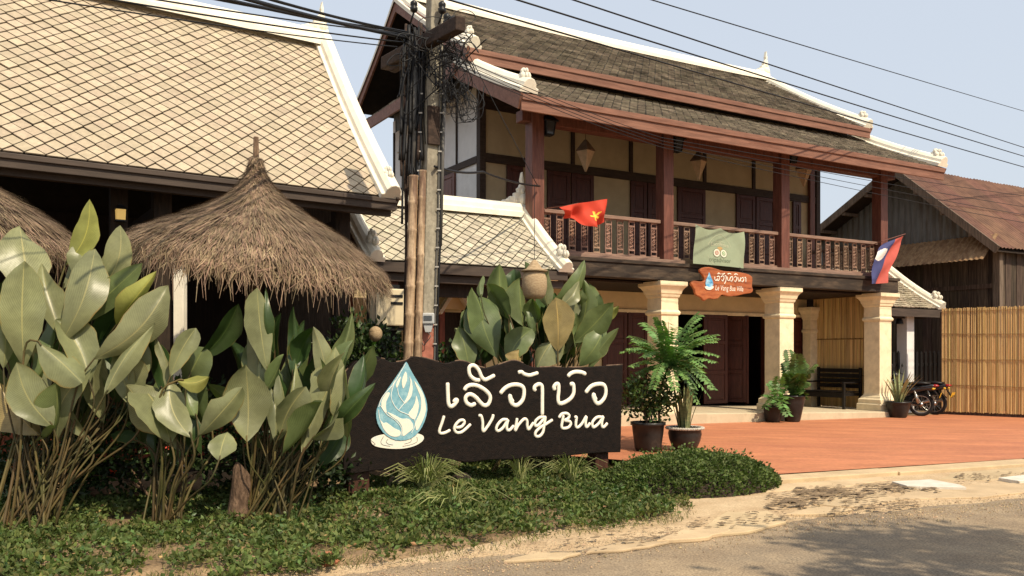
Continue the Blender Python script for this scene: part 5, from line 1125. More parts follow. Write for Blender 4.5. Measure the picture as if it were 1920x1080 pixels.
rowsM = Q4([
 (985,985,1100,765,120,P_,dict(roll=0.3)), (900,1065,845,805,120,D_,dict(roll=-0.2,fold=0.5)), (1045,1035,1100,890,150,G_,dict()), (1150,885,1330,618,140,D_,dict(roll=0.4)), (1030,1060,1180,1050,90,Y_,dict(dy=-0.2,fold=0.5)),
 (930,1080,880,820,70,P_,dict(roll=0.8,dy=-0.1))]) + [
 (313,806,282,708,80,P_,dict(dy=-0.2,fold=0.15)), (312,800,245,722,75,P_,dict(dy=-0.1,roll=-0.2)), (352,800,322,712,60,P_,dict(dy=-0.25,roll=0.3)), (388,800,455,725,50,P_,dict(dy=-0.2,roll=0.2)), (413,853,425,806,52,P_,dict(dy=-0.3,fold=0.35)),
 (365,770,348,700,40,G_,dict(dy=0.1)), (250,825,205,812,26,D_,dict(dy=0.1)), (372,835,350,760,36,D_,dict(dy=0.15))]
rowsM += filler(260, 400, 760, 860, 8, 80, 0.3) + filler(270, 400, 770, 830, 4, 80, 0.0, (P_,G_))
clump('broad_leaf_plant', 'low clump of grey green leaves with one yellow leaf, left of the tree stump', gp(305,995), rowsM, 7.75, 0.16, 0.2)
rowsR = [
 (498,668,483,540,50,P_,dict(dy=0.0,fold=0.45,asym=0.7)), (512,640,500,545,34,D_,dict(dy=0.12)), (548,680,545,577,42,D_,dict(dy=0.1)), (480,705,465,640,36,G_,dict(dy=0.1)), (562,678,592,608,42,D_,dict(dy=0.15)), (600,700,668,590,55,G_,dict(dy=0.2,roll=0.3)),
 (462,802,458,690,80,P_,dict(dy=-0.25,fold=0.15,roll=0.1)), (505,720,532,664,34,G_,dict(dy=-0.05)), (527,800,556,680,46,P_,dict(dy=-0.1)), (590,762,630,650,66,P_,dict(dy=-0.1,roll=0.2)), (535,798,578,728,48,P_,dict(dy=-0.25)), (540,832,592,742,52,G_,dict(dy=-0.3)),
 (595,812,642,758,50,P_,dict(dy=-0.25)), (648,765,697,672,38,D_,dict(dy=-0.1)), (640,792,706,728,34,D_,dict(dy=-0.15,roll=0.5)), (620,740,645,660,44,P_,dict(dy=0.0)), (575,740,600,660,42,D_,dict(dy=0.2)), (500,790,520,690,40,D_,dict(dy=0.25)),
 (560,850,530,790,45,D_,dict(dy=0.2)), (610,860,650,800,44,D_,dict(dy=0.25)), (655,720,690,640,36,G_,dict(dy=0.25)), (470,720,445,640,34,D_,dict(dy=0.25)), (575,825,612,720,44,P_,dict(dy=-0.2,roll=-0.3))]
rowsR += filler(450, 650, 700, 830, 16, 95, 0.3) + filler(470, 650, 720, 830, 9, 95, 0.0, (P_,G_))
clump('broad_leaf_plant', 'dense clump of striped green leaves between tree stump and sign', gp(505,985), rowsR, 7.9, 0.28, 0.2)
def Q5(rows):
    f = lambda x, y: (640+x/3, 360+y/3); out = []
    for r in rows: (a, b), (c, d) = f(r[0], r[1]), f(r[2], r[3]); out.append((a, b, c, d, r[4]/3, r[5]) + tuple(r[6:]))
    return out
rowsS = Q5([
 (790,570,802,453,42,G_), (935,665,905,410,125,P_,dict(dy=0.1)), (930,675,845,518,110,P_,dict(dy=0.0)), (768,835,722,538,105,P_,dict(dy=-0.1)), (862,865,788,568,165,G_,dict(dy=-0.25,fold=0.12,roll=0.1)), (712,955,675,755,110,G_,dict(dy=-0.2)),
 (1020,705,1005,480,110,P_,dict(dy=0.1)), (1165,610,1165,425,100,P_,dict(dy=0.2)), (1215,585,1380,388,72,G_,dict(dy=0.2,roll=0.4)), (1238,625,1342,488,90,P_,dict(dy=0.0)), (1215,840,1205,592,140,X_,dict(dy=-0.25,fold=0.2,roll=-0.15)), (1100,710,1090,590,80,P_),
 (1290,690,1315,590,85,P_,dict(dy=0.1)), (1350,805,1525,620,120,P_,dict(dy=-0.1)), (1448,745,1562,640,66,Y_,dict(dy=0.1)), (1368,935,1502,742,115,G_,dict(dy=-0.2)), (1420,965,1560,765,58,P_,dict(dy=-0.15)), (960,935,1065,775,115,P_,dict(dy=-0.3)), (1000,965,1010,890,90,X_,dict(dy=-0.35)),
 (1118,965,1222,785,110,P_,dict(dy=-0.3)), (1198,885,1332,688,90,G_,dict(dy=0.05)), (1080,785,1030,676,70,G_,dict(dy=0.05)), (980,835,935,665,80,P_,dict(dy=0.0)), (1300,900,1340,740,90,G_,dict(dy=0.1)), (905,930,890,760,70,D_,dict(dy=0.25)), (1150,800,1180,600,80,G_,dict(dy=0.2)), (1060,560,1030,390,70,G_,dict(dy=0.3)),
 (985,560,955,430,70,D_,dict(dy=0.35)), (1250,960,1260,850,70,D_,dict(dy=0.1)), (1330,620,1350,560,60,G_,dict(dy=0.2)), (760,700,702,600,60,P_,dict(dy=0.2)), (1130,880,1110,700,80,D_,dict(dy=0.3)), (880,760,870,640,70,D_,dict(dy=0.35)), (690,820,650,750,40,P_,dict(dy=0.1)), (1050,950,1040,850,60,D_,dict(dy=0.2)), (800,950,830,850,60,D_,dict(dy=0.2))])
rowsS = [r[:5] + (random.choice((G_, P_, G_)) if r[5] == P_ else r[5],) + tuple(r[6:]) for r in rowsS] + filler(865, 1125, 600, 685, 24, 80, 0.35); WK = 1.35
clump('broad_leaf_plant', 'leafy clump with an orange brown leaf rising behind the sign', Vector((0.25, 11.1, 0)), rowsS, 11.0, 0.55, 0.25)
# tree stump among the stalks
sp_ = gp(441, 990); mb = MB(); mb.lathe([(0.15,-0.02), (0.11,0.06), (0.085,0.2), (0.08,0.36), (0.075,0.48), (0.05,0.53), (0.01,0.50)], 16)
mb.v = [(x*(1+0.35*noise.noise(Vector((x*9,y*9,z*4))))+z*0.07, y*(1+0.35*noise.noise(Vector((x*9,y*9,z*4+5)))), z*(1+0.25*noise.noise(Vector((x*7,y*7,2))))) for x, y, z in mb.v]
o = mb.build('tree_stump', M['bark']); o.location = sp_ + Vector((0,0.08,0)); tag(o, 'rough brown tree stump among the leaf stalks', 'stump')

# ------------------------------------------------------------------ bushes, ground cover, grass
def leafy(mb, c, dirn, L, W, fold=0.3, mi=0):
    d = Vector(dirn).normalized(); r = Vector((random.gauss(0,1), random.gauss(0,1), random.gauss(0,1))); s = d.cross(r)
    if s.length < 1e-4: return
    s.normalize(); n = s.cross(d); c = Vector(c)
    mb.add([c, c+d*L*0.5+s*W+n*fold*W, c+d*L, c+d*L*0.5-s*W+n*fold*W], [(0,1,2), (0,2,3)], mi)
def bush(name, label, c, rad, n, size, m, stems=5, flowers=0, cat='bush', shell=0.55, seed=0, m2=None, group=None):
    rnd = random.Random(seed); e = empty(name, c); tag(e, label, cat, group); mb = MB(); rx, ry, rz_ = rad; tw = MB()
    cl = [Vector((rnd.gauss(0,0.5)*rx, rnd.gauss(0,0.5)*ry, rz_*(0.25+0.75*rnd.random()))) for _ in range(max(8, n//70))]
    for q in cl:
        l = Vector((q.x/rx, q.y/ry, (q.z-rz_*0.55)/(rz_*0.55)))
        if l.length > 1: q.x /= l.length; q.y /= l.length; q.z = rz_*0.55 + (q.z-rz_*0.55)/l.length
    for k in range(n):
        q = cl[rnd.randrange(len(cl))]; p = q + Vector((rnd.gauss(0,0.10), rnd.gauss(0,0.10), rnd.gauss(0,0.09)))
        if p.z < 0.02: p.z = 0.02+rnd.random()*0.06
        d = (p - Vector((0,0,rz_*0.4)))*0.6 + Vector((rnd.gauss(0,0.5), rnd.gauss(0,0.5), rnd.gauss(0.1,0.5)))
        leafy(mb, p, d, size*rnd.uniform(0.7,1.3), size*0.30*rnd.uniform(0.8,1.2), 0.3, 1 if (m2 and rnd.random() < 0.22) else 0)
    mb.build('foliage', [M[m], M[m2 or m]], e, kind='stuff')
    for k in range(stems):
        q = cl[k % len(cl)]; t = MB(); t.tube(smooth([Vector((rnd.gauss(0,0.05),rnd.gauss(0,0.05),-0.02)), q*0.4+Vector((0,0,rz_*0.1)), q], 4), [0.013]*4+[0.009]*4+[0.005], 5); t.build('stem', M['bark'], e)
    for k in range(flowers):
        q = cl[rnd.randrange(len(cl))] + Vector((rnd.gauss(0,0.1), -abs(rnd.gauss(0,0.12))-0.08, rnd.gauss(0,0.08))); f = MB()
        for j in range(5):
            a = j*1.257; leafy(f, q, (math.cos(a), -0.6, math.sin(a)), 0.05, 0.02, 0.2)
        f.build('flower', M['flower'], e)
    return e
c = gp(275, 955); bush('flowering_bush', 'dark bush with red flowers behind the leaf stalks', (c.x, c.y+0.25, 0), (1.0,0.5,1.15), 5200, 0.075, 'bush', 8, 7, seed=3, m2='bush_light')
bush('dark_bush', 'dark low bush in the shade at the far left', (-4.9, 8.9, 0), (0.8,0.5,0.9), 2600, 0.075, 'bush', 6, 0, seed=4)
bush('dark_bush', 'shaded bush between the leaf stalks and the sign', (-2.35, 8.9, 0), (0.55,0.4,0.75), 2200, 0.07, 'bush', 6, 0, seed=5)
bush('garden_shrub', 'green shrub beside the bamboo culms behind the sign', (-1.95, 11.0, 0), (0.55,0.45,1.95), 3000, 0.08, 'bush', 7, 0, seed=6, m2='bush_light')
bush('garden_shrub', 'small shrub at the foot of the pole behind the sign', (-0.75, 11.3, 0), (0.4,0.4,1.55), 1500, 0.08, 'bush', 5, 0, seed=7, m2='bush_light')
def gourd(px, py, Y, r, label):
    o = MB().ball((0,0,0), (r,r,r*1.1), 12, 9).build('hanging_gourd', M['basket'], smooth=True); o.location = at(px, py, Y); tag(o, label, 'ornament')
    mb = MB(); mb.tube([(0,0,r), (0,0,r+0.5)], 0.004, 4); mb.build('cord', M['cable'], o)
gourd(704, 626, 10.3, 0.085, 'round woven ball hanging in the shrub beside the bamboo culms')

def inside(p, poly):
    c = False; n = len(poly); j = n-1
    for i in range(n):
        a, b = poly[i], poly[j]
        if (a[1] > p[1]) != (b[1] > p[1]) and p[0] < (b[0]-a[0])*(p[1]-a[1])/(b[1]-a[1])+a[0]: c = not c
        j = i
    return c
def carpet(name, label, poly, hfn, dens, size, m, mask=None, soil=True, m2=None, f2=0.15):
    P = [(p[0], p[1]) for p in poly]; x0, x1 = min(p[0] for p in P), max(p[0] for p in P); y0, y1 = min(p[1] for p in P), max(p[1] for p in P)
    mb = MB(); n = int((x1-x0)*(y1-y0)*dens)
    for k in range(n):
        x, y = random.uniform(x0,x1), random.uniform(y0,y1)
        if not inside((x,y), P): continue
        q = mask(x, y) if mask else 1
        if random.random() > q: continue
        h = hfn(x, y); z = h*(1-0.45*random.random()**2) + 0.005
        g = Vector((hfn(x-0.05,y)-hfn(x+0.05,y), hfn(x,y-0.05)-hfn(x,y+0.05), 0))*3
        leafy(mb, (x,y,z), g + Vector((random.gauss(0,0.7), random.gauss(-0.15,0.7), random.uniform(0.0,0.9))), size*random.uniform(0.6,1.35), size*0.33*random.uniform(0.7,1.2), random.uniform(0,0.4), 1 if (m2 and random.random() < f2) else 0)
    o = mb.build(name, [M[m], M[m2 or m]], kind='stuff'); tag(o, label, 'ground cover'); return o
bedpx = [(-60,1110),(300,1110),(590,1085),(740,1064),(900,1042),(1040,1010),(1150,998),(1250,984),(1285,972),(1185,925),(1125,885),(1080,856),(900,868),(720,905),(640,925),(300,940),(-100,950)]
BED = [gp(x, y).to_2d() for x, y in bedpx]
# soil of the planting bed, raised a little
def bed_h(x, y):
    p = Vector((x,y,0)); r = p - SG; a = r.dot(SGU); f = r.dot(SGN)      # along / in front of the sign
    h = 0.03 + 0.025*nz2(x, y, 1.6, 9)
    if -0.4 < a < 4.0: h += 0.05*math.exp(-((f-0.1)/0.55)**2)*min(1, (a+0.4)/0.6)*min(1, max(0,(4.0-a))/0.6)
    return max(0.022, h)
def soil_fn(u, v):
    x = -6.2 + u*9.2; y = 5.2 + v*8.5; return Vector((x, y, 0))
def segd(p, a, b):
    p, a, b = Vector(p), Vector(a), Vector(b); d = b-a; t = max(0, min(1, (p-a).dot(d)/d.dot(d))); return (p-(a+d*t)).length
mb = MB(); nx_, ny_ = 92, 80; idx = {}; vs = []; fs = []
B2 = BED[:9] + [gp(1240,905).to_2d(), Vector((1.6,11.3)), Vector((0.9,14.2)), Vector((-2.5,14.0)), Vector((-9,12)), Vector((-9,6))]
B3 = [p + Vector((0.05,-0.3)) for p in BED[:9]] + B2[9:]
for j in range(ny_+1):
    for i in range(nx_+1):
        x, y = -9 + i*12.2/nx_, 5.2 + j*9.0/ny_
        if inside((x,y), B3):
            dm = min(segd((x,y), BED[q], BED[q+1]) for q in range(1, 8)) if inside((x,y), B2) else 0
            f = min(1, dm/0.3); idx[(i,j)] = len(vs); vs.append((x, y, -0.03*(1-f) + f*(bed_h(x,y)+0.01)))
for (i,j) in list(idx):
    q = [(i,j), (i+1,j), (i+1,j+1), (i,j+1)]
    if all(k in idx for k in q): fs.append(tuple(idx[k] for k in q))
mb.add(vs, fs); o = mb.build('planting_bed', M['earth'], smooth=True); o['kind'] = 'structure'
def cov_h(x, y):
    return bed_h(x,y) + 0.03 + 0.09*max(0, nz2(x, y, 2.2, 2)+0.2) + 0.06*max(0, nz2(x,y,6,3))
def cov_mask(x, y):
    q = at(0,0,1); px = x/y*F+CX; py = HY+CAMZ*F/y
    m_ = 0.50 + 1.5*nz2(x, y, 1.3, 5) + 1.0*nz2(x,y,4,6)
    if px < 640: m_ += 0.55 - max(0, (py-1020))*0.006 - (0.4 if 270 < px < 480 and py > 985 else 0)
    else: m_ += 0.9 - max(0, py-(1075-0.115*(px-640)-72))*0.020
    if 630 < px < 735 and 900 < py < 1000: m_ -= 0.75
    if 730 < px < 890 and 890 < py < 940: m_ -= 0.5
    return max(0.0, min(1, m_))
carpet('ground_cover', 'creeping green ground cover carpeting the bed before the sign', BED, cov_h, 2700, 0.052, 'cover', cov_mask, m2='cover_dry', f2=0.14)
STRIP = [gp(x, y).to_2d() for x, y in ((520,1092),(740,1066),(900,1046),(1040,1014),(1250,988),(1305,972),(1225,930),(1100,960),(900,1000),(700,1030),(480,1045))] if False else [gp(x, y).to_2d() for x, y in ((-60,1110),(520,1095),(740,1070),(900,1050),(1040,1018),(1250,992),(1305,975),(1240,915),(1150,865),(1100,930),(900,985),(700,1010),(480,1000),(200,985),(-60,1010))]
gm = MB()
for k in range(42000):                               # short dry grass along the street edge
    x, y = random.uniform(-5,2.4), random.uniform(5.4,12.4)
    if not inside((x,y), STRIP) or nz2(x,y,2.2,8)+0.5*nz2(x,y,7,8) < -0.15: continue
    h = random.uniform(0.02,0.075); d = Vector((random.gauss(0,0.6), random.gauss(0,0.6), 1)); leafy(gm, (x,y,bed_h(x,y)-0.005), d, h*1.3, 0.0032, 0.1)
o = gm.build('short_grass', [M['cover_dry']], kind='stuff'); tag(o, 'short dry grass along the street edge of the bed', 'grass')
fl = MB()
for k in range(420):                                 # fallen leaves and yellow specks
    x, y = random.uniform(-5,2.2), random.uniform(5.6,10)
    if not inside((x,y), BED): continue
    leafy(fl, (x,y,cov_h(x,y)+0.012), (random.gauss(0,1), random.gauss(0,1), random.gauss(0,0.25)), random.uniform(0.03,0.075), random.uniform(0.008,0.018), 0.3)
o = fl.build('fallen_leaves', mat('dead leaf', (0.30,0.19,0.085), 0.9, var=0.3, irand=0.5, bump=0), kind='stuff'); tag(o, 'scattered dry fallen leaves on the ground cover', 'leaves')
wd = MB()
for k in range(260):                                 # stray shoots standing above the carpet
    x, y = random.uniform(-5,2.2), random.uniform(5.8,10.5)
    if not inside((x,y), BED) or cov_mask(x,y) < 0.3: continue
    h = random.uniform(0.10,0.24); b = Vector((x,y,bed_h(x,y))); d = Vector((random.gauss(0,0.25), random.gauss(0,0.25), 1)).normalized()
    for q in range(9):
        t = 0.35+0.65*q/8; leafy(wd, b+d*h*t, (random.gauss(0,1), random.gauss(0,1), 0.5), 0.05, 0.014, 0.2)
o = wd.build('weeds', M['bush_light'], kind='stuff'); tag(o, 'stray leafy weeds standing above the ground cover', 'weeds')
# the clipped mound at the forecourt's corner
mc = Vector((2.08, 10.02, 0)); mr = (1.05, 0.92)
def mound_h(x, y):
    a = (x-mc.x)*0.9+(y-mc.y)*0.43; b = -(x-mc.x)*0.43+(y-mc.y)*0.9; q = (a/1.18)**2+(b/0.80)**2
    return 0.40*max(0, 1-q)**0.55 + 0.02*nz2(x,y,5,2) if q < 1 else 0.0
MP = [(mc.x+1.3*math.cos(t*0.26), mc.y+1.3*math.sin(t*0.26)) for t in range(24)]
mb = MB(); vs = []; N_ = 40
for j in range(N_+1):
    for i in range(N_+1):
        x, y = mc.x-1.3+2.6*i/N_, mc.y-1.3+2.6*j/N_; vs.append((x, y, mound_h(x,y)*0.9-0.02))
mb.add(vs, [(j*(N_+1)+i, j*(N_+1)+i+1, (j+1)*(N_+1)+i+1, (j+1)*(N_+1)+i) for j in range(N_) for i in range(N_) if max(vs[j*(N_+1)+i][2], vs[(j+1)*(N_+1)+i+1][2]) > 0])
mo = mb.build('shrub_mound', M['soil'], smooth=True, kind='stuff'); tag(mo, 'rounded mound of dense dark green ground cover at the forecourt corner', 'ground cover')
lm = MB(); k = 0
while k < 15000:
    x, y = random.uniform(mc.x-1.3,mc.x+1.3), random.uniform(mc.y-1.3,mc.y+1.3); h = mound_h(x,y)+0.05*max(0,nz2(x,y,3.5,4))+(0.10*random.random() if random.random() < 0.05 else 0)
    if h < 0.03 or mound_h(x,y) < 0.02: continue
    k += 1
    g = Vector((mound_h(x-0.04,y)-mound_h(x+0.04,y), mound_h(x,y-0.04)-mound_h(x,y+0.04), 0))*5
    leafy(lm, (x,y,h-0.03*random.random()+0.01), g+Vector((random.gauss(0,0.6), random.gauss(0,0.6), random.uniform(0,0.9))), 0.042*random.uniform(0.7,1.3), 0.014, 0.3)
lm.build('mound_leaves', M['cover'], mo, kind='stuff')
# patchy turf between mound and sign
TP = [gp(x, y).to_2d() for x, y in ((1150,870),(1190,858),(1260,870),(1300,965),(1215,930))]
carpet('turf_patch', 'sparse turf between the sign post and the mound', TP, lambda x, y: bed_h(x,y)+0.03, 2600, 0.035, 'cover', m2='cover_dry', f2=0.5)
def tuft(px, py, n, h, sp, label, m='grass', zz=0.0):
    g = gp(px, py); e = MB()
    for k in range(n):
        a = random.random()*6.283; ln = h*random.uniform(0.55,1.1); t = random.uniform(0.1,1.0)*sp; w = random.uniform(0.004,0.007)
        d = Vector((math.cos(a), math.sin(a), 0)); b = d*0.04*random.random(); P = [b, b+d*t*0.3*ln+Vector((0,0,ln*0.5)), b+d*t*ln*0.8+Vector((0,0,ln*(0.9-0.25*t))), b+d*t*ln*1.2+Vector((0,0,ln*(1.0-0.55*t)))]
        straw(e, P, Vector((-d.y, d.x, 0.3)).normalized().cross(Vector((0,0,1)))+Vector((0,-0.8,0)), w)
    o = e.build('grass_tuft', M[m], kind='thing'); o.location = (g.x, g.y, bed_h(g.x,g.y)+zz); tag(o, label, 'grass tuft', 'spiky grass tufts under the sign')
tuft(800, 942, 260, 0.46, 0.9, 'largest spiky grass tuft under the water drop of the sign')
tuft(975, 922, 60, 0.36, 0.6, 'small grass tuft under the middle of the sign')
tuft(1072, 920, 80, 0.42, 1.0, 'loose grass tuft beside the right post of the sign')
tuft(850, 962, 70, 0.34, 1.3, 'low sprawling grass tuft right of the largest tuft')
# stones
def stone(px, py, r, m, label, sq_=0.7, seed=0):
    rnd = random.Random(seed); g = gp(px, py); mb = MB(); mb.ball((0,0,0), 1, 10, 7); q = []
    for v in mb.v:
        p = Vector(v); k = 1+0.28*noise.noise(p*1.3+Vector((seed*3.1,0,0))); q.append((p.x*r*k*1.15, p.y*r*k, p.z*r*sq_*k))
    mb.v = q; o = mb.build('stone', M[m]); o.location = (g.x, g.y, bed_h(g.x,g.y)+r*sq_*0.45); o.rotation_euler = (0,0,seed); tag(o, label, 'stone')
stone(615, 1062, 0.085, 'rock_red', 'red laterite stone at the street edge of the bed', 0.65, 1)
stone(705, 985, 0.06, 'rock', 'pale stone just right of the left sign post', 0.8, 2)
stone(700, 945, 0.07, 'rock', 'tan stone behind the left sign post', 0.9, 3)
stone(745, 925, 0.13, 'rock', 'big mossy stone under the left half of the sign', 0.8, 4)
stone(865, 918, 0.12, 'rock', 'brownish stone under the middle of the sign', 0.8, 5)
stone(1225, 872, 0.09, 'rock_red', 'reddish stone at the foot of the black flower pot', 0.6, 6)
stone(410, 1078, 0.03, 'rock', 'small pale pebble near the bottom edge', 0.6, 7)
stone(380, 1025, 0.05, 'rock', 'flat pale stone in the bare patch of the bed', 0.5, 8)
stone(455, 1035, 0.045, 'rock', 'second flat stone in the bare patch of the bed', 0.5, 9)

# ------------------------------------------------------------------ potted plants
def pot(loc, r, h, label, rim=None, shape=None):
    e = empty('flower_pot', loc); tag(e, label, 'pot', 'pots on the forecourt'); mb = MB()
    pr = shape or [(0.70,0), (0.78,0.12), (0.90,0.6), (0.95,0.88), (1.04,0.90), (1.04,1.0), (0.93,1.0), (0.90,0.88)]
    mb.lathe([(a*r, b*h) for a, b in pr], 22, cap=True); mb.build('pot_body', M['pot'], e, smooth=True)
    mb = MB(); mb.lathe([(r*0.905,h*0.86), (0.01,h*0.91)], 22); mb.build('soil', M['soil'], e)
    if rim:
        mb = MB(); vs = []
        n = 44
        for k in range(n):
            a = 6.2832*k/n; rr = r*(1.03+0.03*(k % 2)); mb.ball((math.cos(a)*rr, math.sin(a)*rr, h*0.97), (0.028,0.028,0.022), 5, 4)
        mb.build('fluted_rim', M['pot_rim'], e, kind='stuff')
    return e
def blades(name, loc, n, h, label, spread=0.5, w=0.028):
    e = empty(name, loc); tag(e, label, 'plant', 'potted plants on the forecourt')
    for k in range(n):
        a = random.random()*6.283; t = random.uniform(0.05,1)*spread; ln = h*random.uniform(0.6,1.05); d = Vector((math.cos(a), math.sin(a), 0)); b = d*0.09*random.random()
        s_ = Vector((-d.y, d.x, 0)); P = [b+d*t*ln*(q/5)**1.4+Vector((0,0,ln*(q/5)*(1-0.12*t*q/5))) for q in range(6)]; vs = []
        for i, p in enumerate(P):
            ww = w*(0.75,1,1,0.85,0.55,0.05)[i]; vs += [p-s_*ww+d*ww*0.35, p, p+s_*ww+d*ww*0.35]
        mb = MB(); mb.add(vs, [(3*i+j, 3*i+j+1, 3*i+j+4, 3*i+j+3) for i in range(5) for j in range(2)]); mb.build('leaf_blade', M['blade'], e, smooth=True)
    return e
def frond(parent, A, Tp, n, ll, m='frond', droop=0.15, sp=0.3):
    A, Tp = Vector(A), Vector(Tp); L = (Tp-A).length; mid = (A+Tp)/2+Vector((0,0,droop*L)); P = smooth([A, mid, Tp], 8); mb = MB(); mb.tube(P, 0.0035, 4)
    for k in range(n):
        t = 0.12+0.88*k/n; x = t*(len(P)-1); i = min(int(x), len(P)-2); p = P[i].lerp(P[i+1], x-i); ax = (P[i+1]-P[i]).normalized(); s_ = ax.cross(Vector((0,0,1))).normalized(); up_ = s_.cross(ax)
        ln = ll*(0.65+0.6*math.sin(math.pi*min(1,t*0.95)))
        for sg in (-1, 1):
            d = (s_*sg*0.9 + ax*0.25 + Vector((0,0,-0.35)) + up_*random.gauss(0,0.12)).normalized(); w = d.cross(up_).normalized()*ln*0.27
            mb.add([p, p+d*ln*0.45+w, p+d*ln, p+d*ln*0.45-w], [(0,1,2), (0,2,3)])
    return mb.build('frond', M[m], parent)
def leafy_plant(name, loc, tips, hub, label, stemz=0.0, n=12, ll=0.085, m='frond'):
    e = empty(name, loc); tag(e, label, 'plant', 'potted plants on the forecourt'); hub = Vector(hub)-Vector(loc)
    mb = MB(); mb.tube(smooth([Vector((0,0,0)), Vector((0.01,0,hub.z*0.5)), hub], 4), [0.018]*8+[0.010], 6); mb.build('stem', M['bark'], e, smooth=True)
    for t in tips: frond(e, hub+Vector((0,0,random.uniform(-0.12,0.05))), Vector(t)-Vector(loc), n, ll, m)
    return e
zE = lambda x, y: (1160+x/3.725, 580+y/3.725)
def pt(px, py, Y): return at(px, py, Y)
p1 = at(1215, 866, 12.35); p1.z = terr_z(p1.x,p1.y)+0.0
z1 = p1.z
pot((p1.x,p1.y,z1), 0.245, 0.42, 'black tapered flower pot nearest to the sign')
p2 = at(1284, 850, 12.5); p2.z = terr_z(p2.x,p2.y)
pot((p2.x,p2.y,p2.z), 0.245, 0.34, 'wide black bowl pot with a white fluted rim', True, [(0.5,0), (0.72,0.1), (0.92,0.45), (1.0,0.72), (0.95,0.9), (1.06,0.93), (1.06,1.0), (0.95,1.0), (0.92,0.9)])
hub = at(*zE(350,385), 12.45)
tips = [at(*zE(x, y), 12.45+dz) for x, y, dz in ((580,35,0.3),(572,100,-0.2),(597,145,0.4),(632,175,-0.3),(686,222,0.1),(706,325,-0.4),(622,500,-0.5),(600,440,0.4),(50,275,-0.1),(85,195,0.3),(105,245,-0.4),(110,445,-0.2),(180,90,0.5),(258,50,-0.1),(135,380,0.5),(300,110,-0.6),(420,120,0.6),(250,200,-0.7),(470,250,-0.8),(250,480,-0.7),(480,480,-0.7),(645,620,-0.2),(540,560,-0.5),(560,300,-0.7),(160,330,-0.6))]
tips += [t + Vector((random.gauss(0,0.12), random.gauss(0,0.25), random.gauss(0,0.10)-0.04)) for t in tips]
leafy_plant('feather_leaf_plant', (p1.x+0.18,p1.y+0.1,z1+0.38), tips, hub, 'bright green feathery leaved plant in the pots beside the sign', n=15, ll=0.092)
bush('potted_shrub', 'small leafy shrub in the black tapered pot', (p1.x,p1.y,z1+0.38), (0.34,0.24,0.66), 1300, 0.075, 'bush_light', 5, 0, 'plant', seed=12, m2='bush', group='potted plants on the forecourt')
blades('snake_plant', (p2.x,p2.y,p2.z+0.32), 26, 0.74, 'striped snake plant in the bowl pot with the white rim', 0.38, 0.026)
p3 = at(1449, 789, 17.6); g3 = Vector((p3.x,p3.y,terr_z(p3.x,p3.y)+0.0)); pot(g3, 0.20, 0.33, 'small black pot at the foot of the middle column')
p4 = at(1486, 791, 17.75); g4 = Vector((p4.x,p4.y,terr_z(p4.x,p4.y))); pot(g4, 0.25, 0.55, 'tall black pot right of the small one by the middle column', shape=[(0.55,0), (0.62,0.05), (0.95,0.75), (1.0,0.93), (1.06,0.95), (1.06,1.0), (0.94,1.0), (0.9,0.9)])
t3 = [at(x, y, 17.5+dz) for x, y, dz in ((1430,740,0),(1440,718,0.2),(1462,705,-0.2),(1475,722,0.1),(1482,745,-0.4),(1432,765,-0.3),(1470,765,-0.5),(1480,780,-0.3),(1450,712,0.3),(1442,755,-0.5),(1485,760,0.2),(1458,735,-0.5))]
leafy_plant('fern_plant', g3+Vector((0,0,0.3)), t3, at(1458,748,17.6), 'bright fern like plant in the small black pot', n=7, ll=0.13)
t4 = [at(x, y, 17.8+dz) for x, y, dz in ((1478,655,0.2),(1495,662,-0.3),(1508,680,0.3),(1515,700,-0.2),(1512,715,0.2),(1530,682,0.0),(1472,680,0.3),(1500,700,-0.4),(1508,735,-0.3),(1476,700,-0.2),(1490,690,0.3),(1515,745,0),(1465,710,0.2),(1502,672,0.2))]
leafy_plant('palm_plant', g4+Vector((0,0,0.5)), t4, at(1490,740,17.8), 'dark arching palm in the tall black pot', n=13, ll=0.15, m='bush_light')
p5 = at(1684, 783, 19.7); g5 = Vector((p5.x,p5.y,terr_z(p5.x,p5.y)+0.0)); pot(g5, 0.27, 0.37, 'black pot before the right hand column', shape=[(0.62,0), (0.7,0.06), (0.95,0.7), (1.0,0.9), (1.06,0.93), (1.06,1.0), (0.94,1.0), (0.9,0.9)])
blades('snake_plant', g5+Vector((0,0,0.33)), 22, 0.80, 'yellow edged snake plant before the right hand column', 0.75, 0.03)
# ------------------------------------------------------------------ things on and before the villa
RZV = math.atan2(VU.y, VU.x)
def lantern(px, ty, by, wpx, d, label):
    s = s_at(px, d); zt, zb = z_at(px, ty, d), z_at(px, by, d); Yd = V(s,d).y; hw = wpx*Yd/F/2; zm = zt-(zt-zb)*0.36
    e = empty('hanging_lantern', V(s,d,zm), RZV+R(20)); tag(e, label, 'lantern', 'diamond lanterns on the balcony')
    mb = MB(); sq(mb, 0, 0, [(0.012,zb-zm), (hw*0.85,0)]); mb.build('paper_body', M['lantern'], e, bev=0.004)
    mb = MB(); sq(mb, 0, 0, [(hw*0.9,0.002), (hw*0.9,0.02), (0.02,zt-zm)]); mb.build('lantern_top', M['lantern_dark'], e)
    mb = MB(); mb.tube([(0,0,zt-zm), (0,0,zt-zm+0.45)], 0.005, 5); mb.build('cord', M['cable'], e)
lantern(1098, 262, 322, 29, 0.75, 'diamond paper lantern in the first balcony bay above the red flag')
lantern(1310, 283, 338, 26, 0.75, 'diamond paper lantern in the middle balcony bay')
lantern(1507, 300, 350, 27, 0.75, 'brownish diamond lantern in the last balcony bay')
